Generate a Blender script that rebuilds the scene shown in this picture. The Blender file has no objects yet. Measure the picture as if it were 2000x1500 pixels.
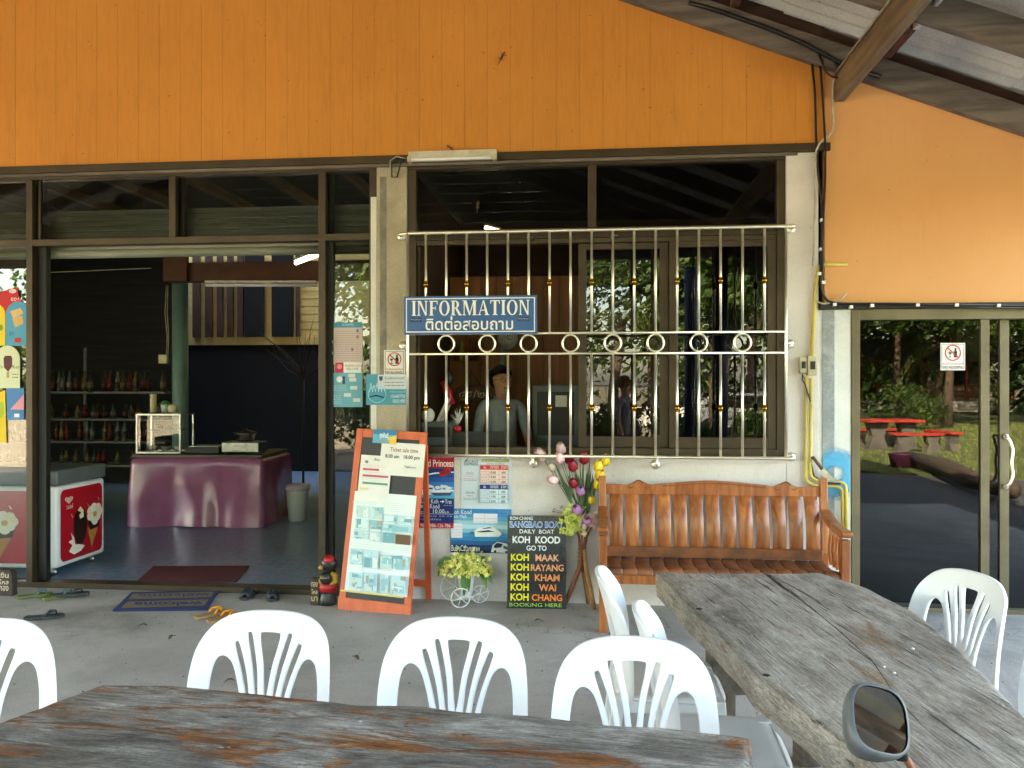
import bpy, bmesh, math, random
from mathutils import Vector, Matrix, Euler, noise as mnoise
random.seed(7)
S = bpy.context.scene
COL = S.collection
R = math.radians

# ------------------------------------------------------------------ camera
FPX, YAW, CY, CZ = 1618.0, R(6), -6.06, 1.6
cam_d = bpy.data.cameras.new('camera'); cam = bpy.data.objects.new('camera', cam_d); COL.objects.link(cam)
cam_d.sensor_width = 36; cam_d.lens = FPX/2000*36; cam_d.clip_start = 0.05; cam_d.clip_end = 2000
cam.location = (0, CY, CZ); cam.rotation_euler = (R(90), 0, YAW)
S.camera = cam
# ------------------------------------------------------------------ light
SUN_EL, SUN_AZ = R(33), R(-20)          # azimuth measured from +y towards +x: the sun stands behind the shop
w = bpy.data.worlds.new('World'); S.world = w; w.use_nodes = True
nt = w.node_tree; bg = nt.nodes['Background']
sky = nt.nodes.new('ShaderNodeTexSky'); sky.sky_type = 'NISHITA'; sky.sun_disc = False
sky.sun_elevation = SUN_EL; sky.sun_rotation = SUN_AZ; sky.air_density = 1.0; sky.dust_density = 2.5; sky.ozone_density = 1.0
nt.links.new(sky.outputs[0], bg.inputs[0]); bg.inputs[1].default_value = 0.15
sd = bpy.data.lights.new('sun', 'SUN'); so = bpy.data.objects.new('sun', sd); COL.objects.link(so)
sd.energy = 4.2; sd.angle = R(0.5); sd.color = (1, .93, .82)
tosun = Vector((math.sin(SUN_AZ)*math.cos(SUN_EL), math.cos(SUN_AZ)*math.cos(SUN_EL), math.sin(SUN_EL)))
so.rotation_euler = (-tosun).to_track_quat('-Z', 'Y').to_euler(); so.location = (0, 20, 30)
S.view_settings.view_transform = 'Standard'; S.view_settings.look = 'None'
S.view_settings.exposure = 4.6; S.view_settings.gamma = 1; S.view_settings.use_curve_mapping = False
S.view_settings.use_white_balance = True; S.view_settings.white_balance_temperature = 8300; S.view_settings.white_balance_tint = 8
S.render.engine = 'CYCLES'
S.cycles.use_denoising = True
S.cycles.max_bounces = 10; S.cycles.diffuse_bounces = 5; S.cycles.glossy_bounces = 5; S.cycles.transmission_bounces = 6
S.cycles.transparent_max_bounces = 24; S.cycles.sample_clamp_indirect = 6; S.cycles.caustics_reflective = False; S.cycles.caustics_refractive = False

# ------------------------------------------------------------------ measuring helpers (real places on the wall, floor or at a distance)
_c, _s = math.cos(YAW), math.sin(YAW)
def _ray(u, v):
    a = (u-1000)/FPX
    return (a*_c-_s, a*_s+_c, -(v-750)/FPX)
def W(u, v, y=0.0):
    d = _ray(u, v); t = (y-CY)/d[1]; return Vector((d[0]*t, y, CZ+d[2]*t))
def G(u, v, z=0.0):
    d = _ray(u, v); t = (z-CZ)/d[2]; return Vector((d[0]*t, CY+d[1]*t, z))
def D(u, v, t):
    d = _ray(u, v); return Vector((d[0]*t, CY+d[1]*t, CZ+d[2]*t))
def C(x, d, z=0.0):                      # x metres to the right of the viewer, d metres ahead
    return Vector((x*_c-d*_s, CY+x*_s+d*_c, z))
def MIR(p):                              # what the panes show stands on the other side of the wall plane
    return Vector((p[0], -p[1], p[2]))

# ------------------------------------------------------------------ materials
def lin(c):
    def f(x):
        x /= 255.0
        return x/12.92 if x <= .04045 else ((x+.055)/1.055)**2.4
    return tuple(f(x) for x in c)+(1.0,)
MATS = {}
def _new(name):
    m = bpy.data.materials.new(name); m.use_nodes = True; MATS[name] = m
    nt = m.node_tree; return m, nt, nt.nodes['Principled BSDF']
def N(nt, typ, **kw):
    n = nt.nodes.new(typ)
    for k, v in kw.items():
        if k.startswith('i_'): n.inputs[k[2:].replace('_', ' ')].default_value = v
        else: setattr(n, k, v)
    return n
def noise(nt, vec, scale, detail=5, rough=.6, dist=0):
    n = N(nt, 'ShaderNodeTexNoise', i_Scale=scale, i_Detail=detail, i_Roughness=rough, i_Distortion=dist)
    if vec is not None: nt.links.new(vec, n.inputs['Vector'])
    return n.outputs['Fac']
def ramp(nt, fac, stops):
    n = N(nt, 'ShaderNodeValToRGB'); e = n.color_ramp.elements
    while len(e) < len(stops): e.new(.5)
    for k, (p, c) in enumerate(stops):
        e[k].position = p; e[k].color = c if len(c) == 4 else tuple(c)+(1,)
    nt.links.new(fac, n.inputs[0]); return n.outputs[0]
def mixc(nt, fac, a, b, mode='MIX'):
    n = N(nt, 'ShaderNodeMix', data_type='RGBA', blend_type=mode)
    for s, val in ((n.inputs[0], fac), (n.inputs[6], a), (n.inputs[7], b)):
        if isinstance(val, (int, float)): s.default_value = val
        elif isinstance(val, tuple): s.default_value = val if len(val) == 4 else val+(1,)
        else: nt.links.new(val, s)
    return n.outputs[2]
def coords(nt, stretch=(1, 1, 1), kind='Object'):
    t = N(nt, 'ShaderNodeTexCoord'); m = N(nt, 'ShaderNodeMapping'); m.inputs['Scale'].default_value = stretch
    nt.links.new(t.outputs[kind], m.inputs[0]); return m.outputs[0]
def bump(nt, bs, h, strength=.3, dist=.01):
    b = N(nt, 'ShaderNodeBump'); b.inputs['Strength'].default_value = strength; b.inputs['Distance'].default_value = dist
    nt.links.new(h, b.inputs['Height']); nt.links.new(b.outputs[0], bs.inputs['Normal'])
def pm(name, col, col2=None, scale=6, rough=.6, metal=0, bmp=0, stretch=(1, 1, 1), var=0, spec=.5, lo=.35, hi=.65, detail=5, alpha=1, coat=0, trans=0, rlo=None):
    m, nt, bs = _new(name)
    bs.inputs['Roughness'].default_value = rough; bs.inputs['Metallic'].default_value = metal
    bs.inputs['Specular IOR Level'].default_value = spec; bs.inputs['Coat Weight'].default_value = coat
    bs.inputs['Base Color'].default_value = lin(col)
    if col2 or bmp:
        v = coords(nt, stretch); f = noise(nt, v, scale, detail)
        if col2:
            c = ramp(nt, f, [(lo, lin(col)), (hi, lin(col2))])
            if var:
                oi = N(nt, 'ShaderNodeObjectInfo'); h = N(nt, 'ShaderNodeHueSaturation')
                mr = N(nt, 'ShaderNodeMapRange'); mr.inputs[3].default_value = 1-var; mr.inputs[4].default_value = 1+var
                nt.links.new(oi.outputs['Random'], mr.inputs[0]); nt.links.new(mr.outputs[0], h.inputs['Value'])
                nt.links.new(c, h.inputs['Color']); c = h.outputs[0]
            nt.links.new(c, bs.inputs['Base Color'])
            if rlo is not None:
                rr = ramp(nt, f, [(lo, (rlo,)*3), (hi, (rough,)*3)]); nt.links.new(rr, bs.inputs['Roughness'])
        if bmp: bump(nt, bs, noise(nt, coords(nt, stretch), scale*5, 6), bmp, .004)
    return m
def emit(name, col, strength):
    m, nt, bs = _new(name); bs.inputs['Base Color'].default_value = lin(col)
    bs.inputs['Emission Color'].default_value = lin(col); bs.inputs['Emission Strength'].default_value = strength; return m
def flat(col, rough=.55):
    key = 'ink_%02x%02x%02x_%d' % (col[0], col[1], col[2], int(rough*100))
    return MATS.get(key) or pm(key, col, rough=rough, spec=.3)
def glass(name, tint, ior):
    m, nt, bs = _new(name); nt.nodes.remove(bs); out = nt.nodes['Material Output']
    t = N(nt, 'ShaderNodeBsdfTransparent'); t.inputs[0].default_value = tint+(1,)
    g = N(nt, 'ShaderNodeBsdfGlossy'); g.inputs['Roughness'].default_value = 0.0
    f = N(nt, 'ShaderNodeFresnel'); f.inputs[0].default_value = ior
    v = coords(nt, (1, 1, .6)); b = N(nt, 'ShaderNodeBump'); b.inputs['Strength'].default_value = .05; b.inputs['Distance'].default_value = .01
    nt.links.new(noise(nt, v, 1.6, 1), b.inputs['Height']); nt.links.new(b.outputs[0], g.inputs['Normal'])
    mx = N(nt, 'ShaderNodeMixShader'); nt.links.new(f.outputs[0], mx.inputs[0]); nt.links.new(t.outputs[0], mx.inputs[1]); nt.links.new(g.outputs[0], mx.inputs[2])
    nt.links.new(mx.outputs[0], out.inputs[0]); return m

# ------------------------------------------------------------------ mesh building
class MB:
    def __init__(s): s.v = []; s.f = []; s.m = []; s.sm = []; s.mats = []
    def _mi(s, mat):
        if isinstance(mat, str): mat = MATS[mat]
        if mat not in s.mats: s.mats.append(mat)
        return s.mats.index(mat)
    def add(s, vs, fs, mat, smooth=False, M=None):
        o = len(s.v); k = s._mi(mat)
        s.v += [tuple(M @ Vector(p)) if M is not None else tuple(p) for p in vs]
        for f in fs: s.f.append(tuple(i+o for i in f)); s.m.append(k); s.sm.append(smooth)
        return s
    def box(s, a, b, mat, M=None):
        x0, y0, z0 = a; x1, y1, z1 = b
        v = [(x0, y0, z0), (x1, y0, z0), (x1, y1, z0), (x0, y1, z0), (x0, y0, z1), (x1, y0, z1), (x1, y1, z1), (x0, y1, z1)]
        return s.add(v, [(3, 2, 1, 0), (4, 5, 6, 7), (0, 1, 5, 4), (1, 2, 6, 5), (2, 3, 7, 6), (3, 0, 4, 7)], mat, False, M)
    def bar(s, p, q, wx, wz, mat, up=(0, 0, 1)):
        p, q = Vector(p), Vector(q); d = (q-p).normalized(); up = Vector(up)
        if abs(d.dot(up)) > .99: up = Vector((0, 1, 0))
        x = d.cross(up).normalized(); z = x.cross(d)
        v = [c+x*sx*wx/2+z*sz*wz/2 for c in (p, q) for sx, sz in ((-1, -1), (1, -1), (1, 1), (-1, 1))]
        return s.add(v, [(3, 2, 1, 0), (4, 5, 6, 7), (0, 1, 5, 4), (1, 2, 6, 5), (2, 3, 7, 6), (3, 0, 4, 7)], mat)
    def tube(s, pts, r, mat, n=8, closed=False, cap=True, flatz=1.0):
        pts = [Vector(p) for p in pts]; L = len(pts); rr = r if isinstance(r, (list, tuple)) else [r]*L
        vs = []; prev = None
        for i, p in enumerate(pts):
            a = pts[i-1] if (i > 0 or closed) else p; b = pts[(i+1) % L] if (i < L-1 or closed) else p
            t = (b-a).normalized()
            if prev is None:
                ref = Vector((0, 0, 1)) if abs(t.z) < .9 else Vector((1, 0, 0))
                nx = t.cross(ref).normalized()
            else: nx = (prev-t*prev.dot(t)).normalized()
            prev = nx; ny = t.cross(nx)
            for k in range(n):
                a_ = 2*math.pi*k/n; vs.append(p+nx*math.cos(a_)*rr[i]+ny*math.sin(a_)*rr[i]*flatz)
        fs = []
        for i in range(L if closed else L-1):
            j = (i+1) % L
            for k in range(n): fs.append((i*n+k, i*n+(k+1) % n, j*n+(k+1) % n, j*n+k))
        if cap and not closed: fs.append(tuple(range(n))[::-1]); fs.append(tuple((L-1)*n+k for k in range(n)))
        return s.add(vs, fs, mat, True)
    def lathe(s, prof, mat, n=20, at=(0, 0, 0), M=None, sx=1, sy=1):
        vs = []; fs = []
        for r, z in prof:
            for k in range(n):
                a = 2*math.pi*k/n; vs.append((at[0]+r*sx*math.cos(a), at[1]+r*sy*math.sin(a), at[2]+z))
        for i in range(len(prof)-1):
            for k in range(n): fs.append((i*n+k, i*n+(k+1) % n, (i+1)*n+(k+1) % n, (i+1)*n+k))
        fs.append(tuple(range(n))[::-1]); fs.append(tuple((len(prof)-1)*n+k for k in range(n)))
        return s.add(vs, fs, mat, True, M)
    def ball(s, c, r, mat, n=12, m=8, M=None):
        rx, ry, rz = r if isinstance(r, (tuple, list)) else (r, r, r)
        prof = [(max(1e-4, math.sin(math.pi*i/m)), -math.cos(math.pi*i/m)) for i in range(m+1)]
        vs = []; fs = []
        for a, z in prof:
            for k in range(n):
                t = 2*math.pi*k/n; vs.append((c[0]+a*rx*math.cos(t), c[1]+a*ry*math.sin(t), c[2]+z*rz))
        for i in range(m):
            for k in range(n): fs.append((i*n+k, i*n+(k+1) % n, (i+1)*n+(k+1) % n, (i+1)*n+k))
        return s.add(vs, fs, mat, True, M)
    def prism(s, poly, y0, y1, mat, M=None, axes='xz'):
        n = len(poly)
        def P(a, b, y): return (a, y, b) if axes == 'xz' else ((a, b, y) if axes == 'xy' else (y, a, b))
        v = [P(a, b, y0) for a, b in poly]+[P(a, b, y1) for a, b in poly]
        f = [tuple(range(n)), tuple(range(2*n-1, n-1, -1))]+[(i, i+n, (i+1) % n+n, (i+1) % n) for i in range(n)]
        return s.add(v, f, mat, False, M)
    def build(s, name, parent=None, bev=0, seg=2, sub=0, loc=None, recalc=True):
        me = bpy.data.meshes.new(name); me.from_pydata(s.v, [], s.f)
        for m in s.mats: me.materials.append(m)
        me.polygons.foreach_set('material_index', s.m); me.polygons.foreach_set('use_smooth', s.sm)
        if recalc:
            b = bmesh.new(); b.from_mesh(me); bmesh.ops.recalc_face_normals(b, faces=b.faces); b.to_mesh(me); b.free()
        me.update()
        o = bpy.data.objects.new(name, me); COL.objects.link(o)
        if parent is not None: o.parent = parent
        if loc is not None: o.location = loc
        if bev:
            md = o.modifiers.new('bevel', 'BEVEL'); md.width = bev; md.segments = seg; md.limit_method = 'ANGLE'; md.angle_limit = R(40)
        if sub: md = o.modifiers.new('sub', 'SUBSURF'); md.levels = sub; md.render_levels = sub
        return o
def thing(name, label, cat, loc=(0, 0, 0), rz=0, group=None, rot=None):
    o = bpy.data.objects.new(name, None); COL.objects.link(o); o.empty_display_size = .1
    o.location = loc; o.rotation_euler = rot if rot else (0, 0, rz)
    return tag(o, label, cat, group)
def tag(o, label, cat, group=None):
    o['label'] = label; o['category'] = cat
    if group: o['group'] = group
    return o
def sub_empty(name, parent, loc=(0, 0, 0), rot=(0, 0, 0)):
    o = bpy.data.objects.new(name, None); COL.objects.link(o); o.parent = parent; o.location = loc; o.rotation_euler = rot; o.empty_display_size = .05; return o
def struct(o): o['kind'] = 'structure'; return o
def dup(root, loc, rz, label, group=None):
    r = root.copy(); COL.objects.link(r); r.location = loc; r.rotation_euler = (root.rotation_euler[0], root.rotation_euler[1], rz); r['label'] = label
    if group: r['group'] = group
    for ch in list(root.children):
        c = ch.copy(); COL.objects.link(c); c.parent = r
        for g in list(ch.children):
            d = g.copy(); COL.objects.link(d); d.parent = c
    return r
def arc(c, r, a0, a1, n, plane='xz'):
    out = []
    for i in range(n+1):
        a = R(a0+(a1-a0)*i/n); p, q = r*math.cos(a), r*math.sin(a)
        out.append((c[0]+p, c[1], c[2]+q) if plane == 'xz' else ((c[0]+p, c[1]+q, c[2]) if plane == 'xy' else (c[0], c[1]+p, c[2]+q)))
    return out
def round_path(pts, r, n=4):                      # fillet the corners of a polyline
    pts = [Vector(p) for p in pts]; out = [pts[0]]
    for i in range(1, len(pts)-1):
        a, b, c = pts[i-1], pts[i], pts[i+1]; d1 = (a-b); d2 = (c-b); k = min(r, d1.length*.45, d2.length*.45)
        p = b+d1.normalized()*k; q = b+d2.normalized()*k
        for j in range(n+1):
            t = j/n; out.append(p*(1-t)**2+b*2*t*(1-t)+q*t*t)
    return out+[pts[-1]]
_TC = {}
def text_mesh(txt, bold=0.0, res=3):
    key = (txt, bold, res)
    if key not in _TC:
        cu = bpy.data.curves.new('t', 'FONT'); cu.body = txt; cu.size = 1; cu.resolution_u = res; cu.offset = bold; cu.fill_mode = 'FRONT'
        ob = bpy.data.objects.new('t', cu); COL.objects.link(ob)
        dg = bpy.context.evaluated_depsgraph_get(); me = bpy.data.meshes.new_from_object(ob.evaluated_get(dg))
        vs = [(v.co.x, v.co.y) for v in me.vertices]; fs = [tuple(p.vertices) for p in me.polygons]
        bpy.data.objects.remove(ob); bpy.data.curves.remove(cu); bpy.data.meshes.remove(me)
        _TC[key] = (vs, fs)
    return _TC[key]
class Flat:                                       # ink on a flat sheet; drawn in the sheet's own corners, layers a fraction of a millimetre apart
    def __init__(s, parent, quad, w, h, y=-.001, mode='rows', step=.0005):
        s.p = parent; s.q = quad; s.w = w; s.h = h; s.y = y; s.mode = mode; s.step = step; s.mb = MB(); s.k = 0
    def uv(s, u, v):
        (ax, ay), (bx, by), (cx_, cy), (dx, dy) = s.q       # tl tr br bl
        if s.mode == 'rows':
            t = (v-ay)/(dy-ay); l = ax+(dx-ax)*t; r_ = bx+(cx_-bx)*t; return ((u-l)/(r_-l)*s.w, (1-t)*s.h)
        t = (u-ax)/(bx-ax); tp = ay+(by-ay)*t; bt = dy+(cy-dy)*t; return (t*s.w, (1-(v-tp)/(bt-tp))*s.h)
    def poly(s, pts, mat):
        s.k += 1; y = s.y-s.k*s.step; P = [s.uv(*p) for p in pts]
        s.mb.add([(a, y, b) for a, b in P], [tuple(range(len(P)))], mat); return s
    def rect(s, u0, v0, u1, v1, mat): return s.poly([(u0, v0), (u1, v0), (u1, v1), (u0, v1)], mat)
    def disc(s, u, v, ru, rv, mat, n=20, a0=0, a1=360): return s.poly([(u+ru*math.cos(R(a0+(a1-a0)*i/n)), v+rv*math.sin(R(a0+(a1-a0)*i/n))) for i in range(n)], mat)
    def line(s, pts, wd, mat):
        for (a, b), (c, d) in zip(pts[:-1], pts[1:]):
            L = math.hypot(c-a, d-b) or 1; nx, ny = -(d-b)/L*wd/2, (c-a)/L*wd/2
            s.poly([(a+nx, b+ny), (c+nx, d+ny), (c-nx, d-ny), (a-nx, b-ny)], mat)
        return s
    def ring(s, u, v, ru, rv, wd, mat, a0=0, a1=360, n=28):
        s.k += 1; y = s.y-s.k*s.step; vs = []; fs = []
        for i in range(n+1):
            a = R(a0+(a1-a0)*i/n)
            for k in (0, 1): p = s.uv(u+(ru-k*wd)*math.cos(a), v+(rv-k*wd)*math.sin(a)); vs.append((p[0], y, p[1]))
        for i in range(n): fs.append((2*i, 2*i+1, 2*i+3, 2*i+2))
        s.mb.add(vs, fs, mat); return s
    def text(s, txt, u0, v0, u1, v1, mat, bold=0.0, res=3, flip=False):
        vs, fs = text_mesh(txt, bold, res)
        if not vs: return s
        x0 = min(a for a, b in vs); x1 = max(a for a, b in vs); z0 = min(b for a, b in vs); z1 = max(b for a, b in vs)
        s.k += 1; y = s.y-s.k*s.step; out = []
        for a, b in vs:
            fa = (a-x0)/max(x1-x0, 1e-6); fb = (b-z0)/max(z1-z0, 1e-6)
            if flip: fa, fb = 1-fa, 1-fb
            p = s.uv(u0+(u1-u0)*fa, v1+(v0-v1)*fb); out.append((p[0], y, p[1]))
        s.mb.add(out, fs, mat); return s
    def scribble(s, u0, v0, u1, v1, mat, rows=3, wd=1.0, seed=1):      # rows of print too small to read
        rg = random.Random(seed)
        for i in range(rows):
            v = v0+(v1-v0)*(i+.5)/rows; u = u0
            while u < u1-1:
                L = rg.uniform(2, 7); s.rect(u, v-wd/2, min(u+L, u1), v+wd/2, mat); u += L+rg.uniform(.8, 1.8)
        return s
    def done(s, name='print'): return s.mb.build(name, s.p, recalc=False)
# ------------------------------------------------------------------ material library
pm('bronze', (74, 60, 44), (58, 47, 35), 3, rough=.42, metal=.35, bmp=.03)
pm('bronze_light', (112, 102, 80), (96, 86, 66), 3, rough=.42, metal=.35, bmp=.03)
pm('dark_rubber', (18, 17, 16), rough=.6)
pm('black', (14, 14, 15), (26, 26, 27), 8, rough=.5)
pm('black_cable', (16, 13, 13), rough=.45)
pm('white_cable', (196, 190, 176), (160, 152, 136), 12, rough=.5)
pm('conduit', (222, 196, 92), (196, 176, 104), 6, rough=.45)
pm('conduit_grey', (198, 192, 160), (172, 164, 132), 6, rough=.45)
pm('white_paint', (214, 210, 200), (190, 184, 170), 9, rough=.45)
pm('white_plastic', (232, 234, 236), (226, 228, 230), 5, rough=.33, spec=.45)
pm('chrome', (250, 246, 230), (240, 234, 216), 20, rough=.38, metal=1)
pm('steel', (180, 178, 170), (150, 150, 145), 12, rough=.3, metal=1)
pm('brass', (176, 134, 48), (140, 100, 32), 30, rough=.22, metal=1)
pm('paper', (236, 234, 230), (226, 224, 220), 4, rough=.6)
pm('leaf_dark', (38, 62, 28), (60, 84, 38), 8, rough=.5)
pm('shutter', (150, 152, 140), (118, 118, 106), 3, rough=.5, stretch=(.5, 1, 6), bmp=.1)
pm('beam_red', (92, 54, 32), (70, 40, 24), 3, rough=.7)
pm('teal_paint', (112, 148, 142), (92, 130, 124), 3, rough=.5)
pm('siding', (240, 204, 128), (220, 182, 108), 2, rough=.7)
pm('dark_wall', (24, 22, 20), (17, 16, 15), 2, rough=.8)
pm('booth_wood', (160, 104, 60), (130, 82, 46), 3, rough=.6, stretch=(6, 6, .5))
pm('brown_wall', (84, 56, 38), (64, 42, 30), 2, rough=.8)
pm('roof_wood', (124, 112, 102), (82, 74, 66), 2.5, rough=.8, stretch=(.6, 6, 6), bmp=.25)
pm('roof_wood_long', (132, 112, 88), (90, 74, 60), 2.5, rough=.8, stretch=(6, .6, 6), bmp=.25)
pm('rust_steel', (110, 62, 48), (70, 44, 38), 5, rough=.75, bmp=.2)
def m_orange(name, c1, c2, board):
    m, nt, bs = _new(name); v = coords(nt, (1, 1, 1)); bs.inputs['Roughness'].default_value = .62; bs.inputs['Specular IOR Level'].default_value = .3
    big = ramp(nt, noise(nt, v, .9, 3), [(.3, lin(c1)), (.7, lin(c2))])
    if board:
        g = noise(nt, coords(nt, (22, 22, 1.3)), 3.2, 6, .65, .8)
        big = mixc(nt, .10, big, ramp(nt, g, [(.35, lin((120, 62, 14))), (.6, lin((255, 190, 90)))]), 'OVERLAY')
        oi = N(nt, 'ShaderNodeObjectInfo'); h = N(nt, 'ShaderNodeHueSaturation'); mr = N(nt, 'ShaderNodeMapRange'); mr.inputs[3].default_value = .975; mr.inputs[4].default_value = 1.02
        nt.links.new(oi.outputs['Random'], mr.inputs[0]); nt.links.new(mr.outputs[0], h.inputs['Value']); nt.links.new(big, h.inputs['Color']); big = h.outputs[0]
        bump(nt, bs, g, .22, .002)
    else: bump(nt, bs, noise(nt, v, 60, 5), .12, .002)
    st = ramp(nt, noise(nt, coords(nt, (5, 5, 1.2)), 2.5, 8, .7), [(.52, (0, 0, 0)), (.76, ((.4,)*3 if board else (.12,)*3))])
    big = mixc(nt, st, big, mixc(nt, .45, big, lin((112, 72, 36))))
    dp = ramp(nt, noise(nt, coords(nt, (26, 26, .9)), 1.5, 4, .6), [(.6, (0, 0, 0)), (.76, ((.1,)*3 if board else (.06,)*3))]); big = mixc(nt, dp, big, lin((128, 84, 46)))
    fl_ = ramp(nt, noise(nt, v, 34, 2, .5), [(.74, (0, 0, 0)), (.77, (.7, .7, .7))]); big = mixc(nt, fl_, big, lin((96, 62, 34)))
    nt.links.new(big, bs.inputs['Base Color']); return m
m_orange('orange_board', (210, 142, 70), (200, 132, 62), True)
m_orange('orange_plaster', (222, 162, 108), (214, 153, 100), False)
def m_concrete(name, c1, c2, c3, scale=2.2, stain=.5, crack=False, rough=.8, bmp=.25):
    m, nt, bs = _new(name); v = coords(nt); bs.inputs['Specular IOR Level'].default_value = .35
    a = ramp(nt, noise(nt, v, scale, 8, .65, .3), [(.3, lin(c1)), (.7, lin(c2))])
    s = ramp(nt, noise(nt, v, scale*.45, 9, .72, .8), [(.5, (0, 0, 0)), (.72, (stain,)*3)]); a = mixc(nt, s, a, lin(c3))
    f = noise(nt, v, 90, 4, .7); a = mixc(nt, .22, a, ramp(nt, f, [(.3, (.1, .1, .1)), (.7, (.9, .9, .9))]), 'OVERLAY')
    sp = ramp(nt, noise(nt, v, 23, 3, .5), [(.72, (0, 0, 0)), (.76, (.55, .55, .55))]); a = mixc(nt, sp, a, lin((70, 64, 58)))
    if crack:
        vo = N(nt, 'ShaderNodeTexVoronoi', feature='DISTANCE_TO_EDGE'); vo.inputs['Scale'].default_value = .7
        mp = N(nt, 'ShaderNodeVectorMath', operation='ADD'); nz = N(nt, 'ShaderNodeTexNoise'); nz.inputs['Scale'].default_value = 3
        nt.links.new(v, nz.inputs['Vector']); nt.links.new(v, mp.inputs[0]); nt.links.new(nz.outputs['Color'], mp.inputs[1]); nt.links.new(mp.outputs[0], vo.inputs['Vector'])
        k = ramp(nt, vo.outputs['Distance'], [(.0, (.55, .55, .55)), (.006, (0, 0, 0))])
        k2 = ramp(nt, noise(nt, v, .6, 2), [(.5, (0, 0, 0)), (.6, (1, 1, 1))]); k = mixc(nt, 1.0, k, k2, 'MULTIPLY')
        a = mixc(nt, k, a, lin((66, 60, 54)))
    nt.links.new(a, bs.inputs['Base Color']); bs.inputs['Roughness'].default_value = rough
    bump(nt, bs, noise(nt, v, 40, 8, .7), bmp, .004); return m
m_concrete('floor_concrete', (184, 180, 174), (152, 148, 142), (112, 106, 98), 1.6, .8, True, .62)
m_concrete('wall_concrete', (226, 218, 216), (208, 200, 196), (174, 166, 158), 1.5, .6)
m_concrete('pillar_concrete', (194, 184, 164), (170, 160, 140), (128, 120, 104), 2.2, .6)
m_concrete('pale_concrete', (226, 226, 222), (208, 208, 204), (172, 172, 170), 3.0, .6)
m_concrete('patch_grey', (160, 164, 166), (120, 126, 130), (196, 200, 200), 7, .7)
m_concrete('fibre_cement', (208, 208, 202), (172, 172, 166), (136, 130, 120), 1.2, .8)
m_concrete('road_asphalt', (98, 98, 98), (80, 80, 82), (64, 64, 66), 1.5, .6)
m_concrete('drive_concrete', (168, 158, 140), (144, 134, 118), (116, 108, 96), .8, .6)
def m_tile():
    m, nt, bs = _new('blue_tile'); v = coords(nt)
    bk = N(nt, 'ShaderNodeTexBrick', offset=0.0); bk.inputs['Scale'].default_value = 1; bk.inputs['Brick Width'].default_value = .2; bk.inputs['Row Height'].default_value = .2
    bk.inputs['Mortar Size'].default_value = .004; bk.inputs['Color1'].default_value = lin((122, 150, 180)); bk.inputs['Color2'].default_value = lin((108, 138, 168)); bk.inputs['Mortar'].default_value = lin((70, 84, 98))
    nt.links.new(v, bk.inputs['Vector']); a = mixc(nt, .5, bk.outputs['Color'], ramp(nt, noise(nt, v, 16, 4), [(.35, lin((84, 112, 144))), (.65, lin((158, 182, 202)))]))
    nt.links.new(a, bs.inputs['Base Color']); bs.inputs['Roughness'].default_value = .28; return m
m_tile()
def m_slab(name, greys, rustc, rust_lo, rust_hi, seed):
    m, nt, bs = _new(name); t = N(nt, 'ShaderNodeTexCoord'); off = N(nt, 'ShaderNodeVectorMath', operation='ADD'); off.inputs[1].default_value = (seed, seed*.37, 0); nt.links.new(t.outputs['Object'], off.inputs[0])
    def co(s):
        mp = N(nt, 'ShaderNodeMapping'); mp.inputs['Scale'].default_value = s; nt.links.new(off.outputs[0], mp.inputs[0]); return mp.outputs[0]
    a = ramp(nt, noise(nt, co((1, 3.2, 3.2)), 3.2, 12, .74, .5), [(.3, lin(greys[0])), (.46, lin(greys[1])), (.58, lin(greys[2])), (.74, lin(greys[3]))])
    bl = ramp(nt, noise(nt, co((1, 1.6, 1)), 2.2, 6, .65, .6), [(.35, (.26, .26, .26)), (.65, (.74, .74, .74))]); a = mixc(nt, .6, a, bl, 'OVERLAY')
    r_ = noise(nt, co((.75, 2.6, 2.6)), 2.7, 12, .74, .6); k = ramp(nt, r_, [(rust_lo, (0, 0, 0)), (rust_hi, (.95, .95, .95))])
    rc = ramp(nt, noise(nt, co((1, 5, 5)), 7, 8, .7), [(.35, lin(rustc[0])), (.55, lin(rustc[1])), (.68, lin(rustc[2]))]); a = mixc(nt, k, a, rc)
    g = noise(nt, co((1.5, 34, 34)), 7, 9, .75, .25); a = mixc(nt, .6, a, ramp(nt, g, [(.38, (.1, .1, .1)), (.62, (.9, .9, .9))]), 'OVERLAY')
    f = noise(nt, co((1, 1, 1)), 120, 4, .7); a = mixc(nt, .3, a, ramp(nt, f, [(.3, (.15, .15, .15)), (.7, (.85, .85, .85))]), 'OVERLAY')
    wht = ramp(nt, noise(nt, co((1, 1.6, 1)), 9, 9, .8, 1.2), [(.635, (0, 0, 0)), (.655, (.85, .85, .85))]); a = mixc(nt, wht, a, lin((208, 208, 206)))
    dk = ramp(nt, noise(nt, co((1, 4, 4)), 8, 6, .65), [(.64, (0, 0, 0)), (.7, (.85, .85, .85))]); a = mixc(nt, dk, a, lin((36, 32, 29)))
    ck = ramp(nt, noise(nt, co((.55, 16, 16)), 3.3, 6, .6, .3), [(.335, (.9, .9, .9)), (.37, (0, 0, 0))]); a = mixc(nt, ck, a, lin((26, 22, 20)))
    nt.links.new(a, bs.inputs['Base Color']); bs.inputs['Roughness'].default_value = .7; bs.inputs['Specular IOR Level'].default_value = .3
    hh = mixc(nt, .5, mixc(nt, .5, g, r_), ramp(nt, ck, [(0, (1, 1, 1)), (1, (0, 0, 0))])); bump(nt, bs, hh, .8, .008); return m
m_slab('slab_dark', [(46, 42, 39), (102, 97, 91), (132, 127, 121), (178, 174, 168)], [(78, 44, 24), (126, 76, 38), (164, 116, 70)], .522, .57, 3.1)
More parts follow.
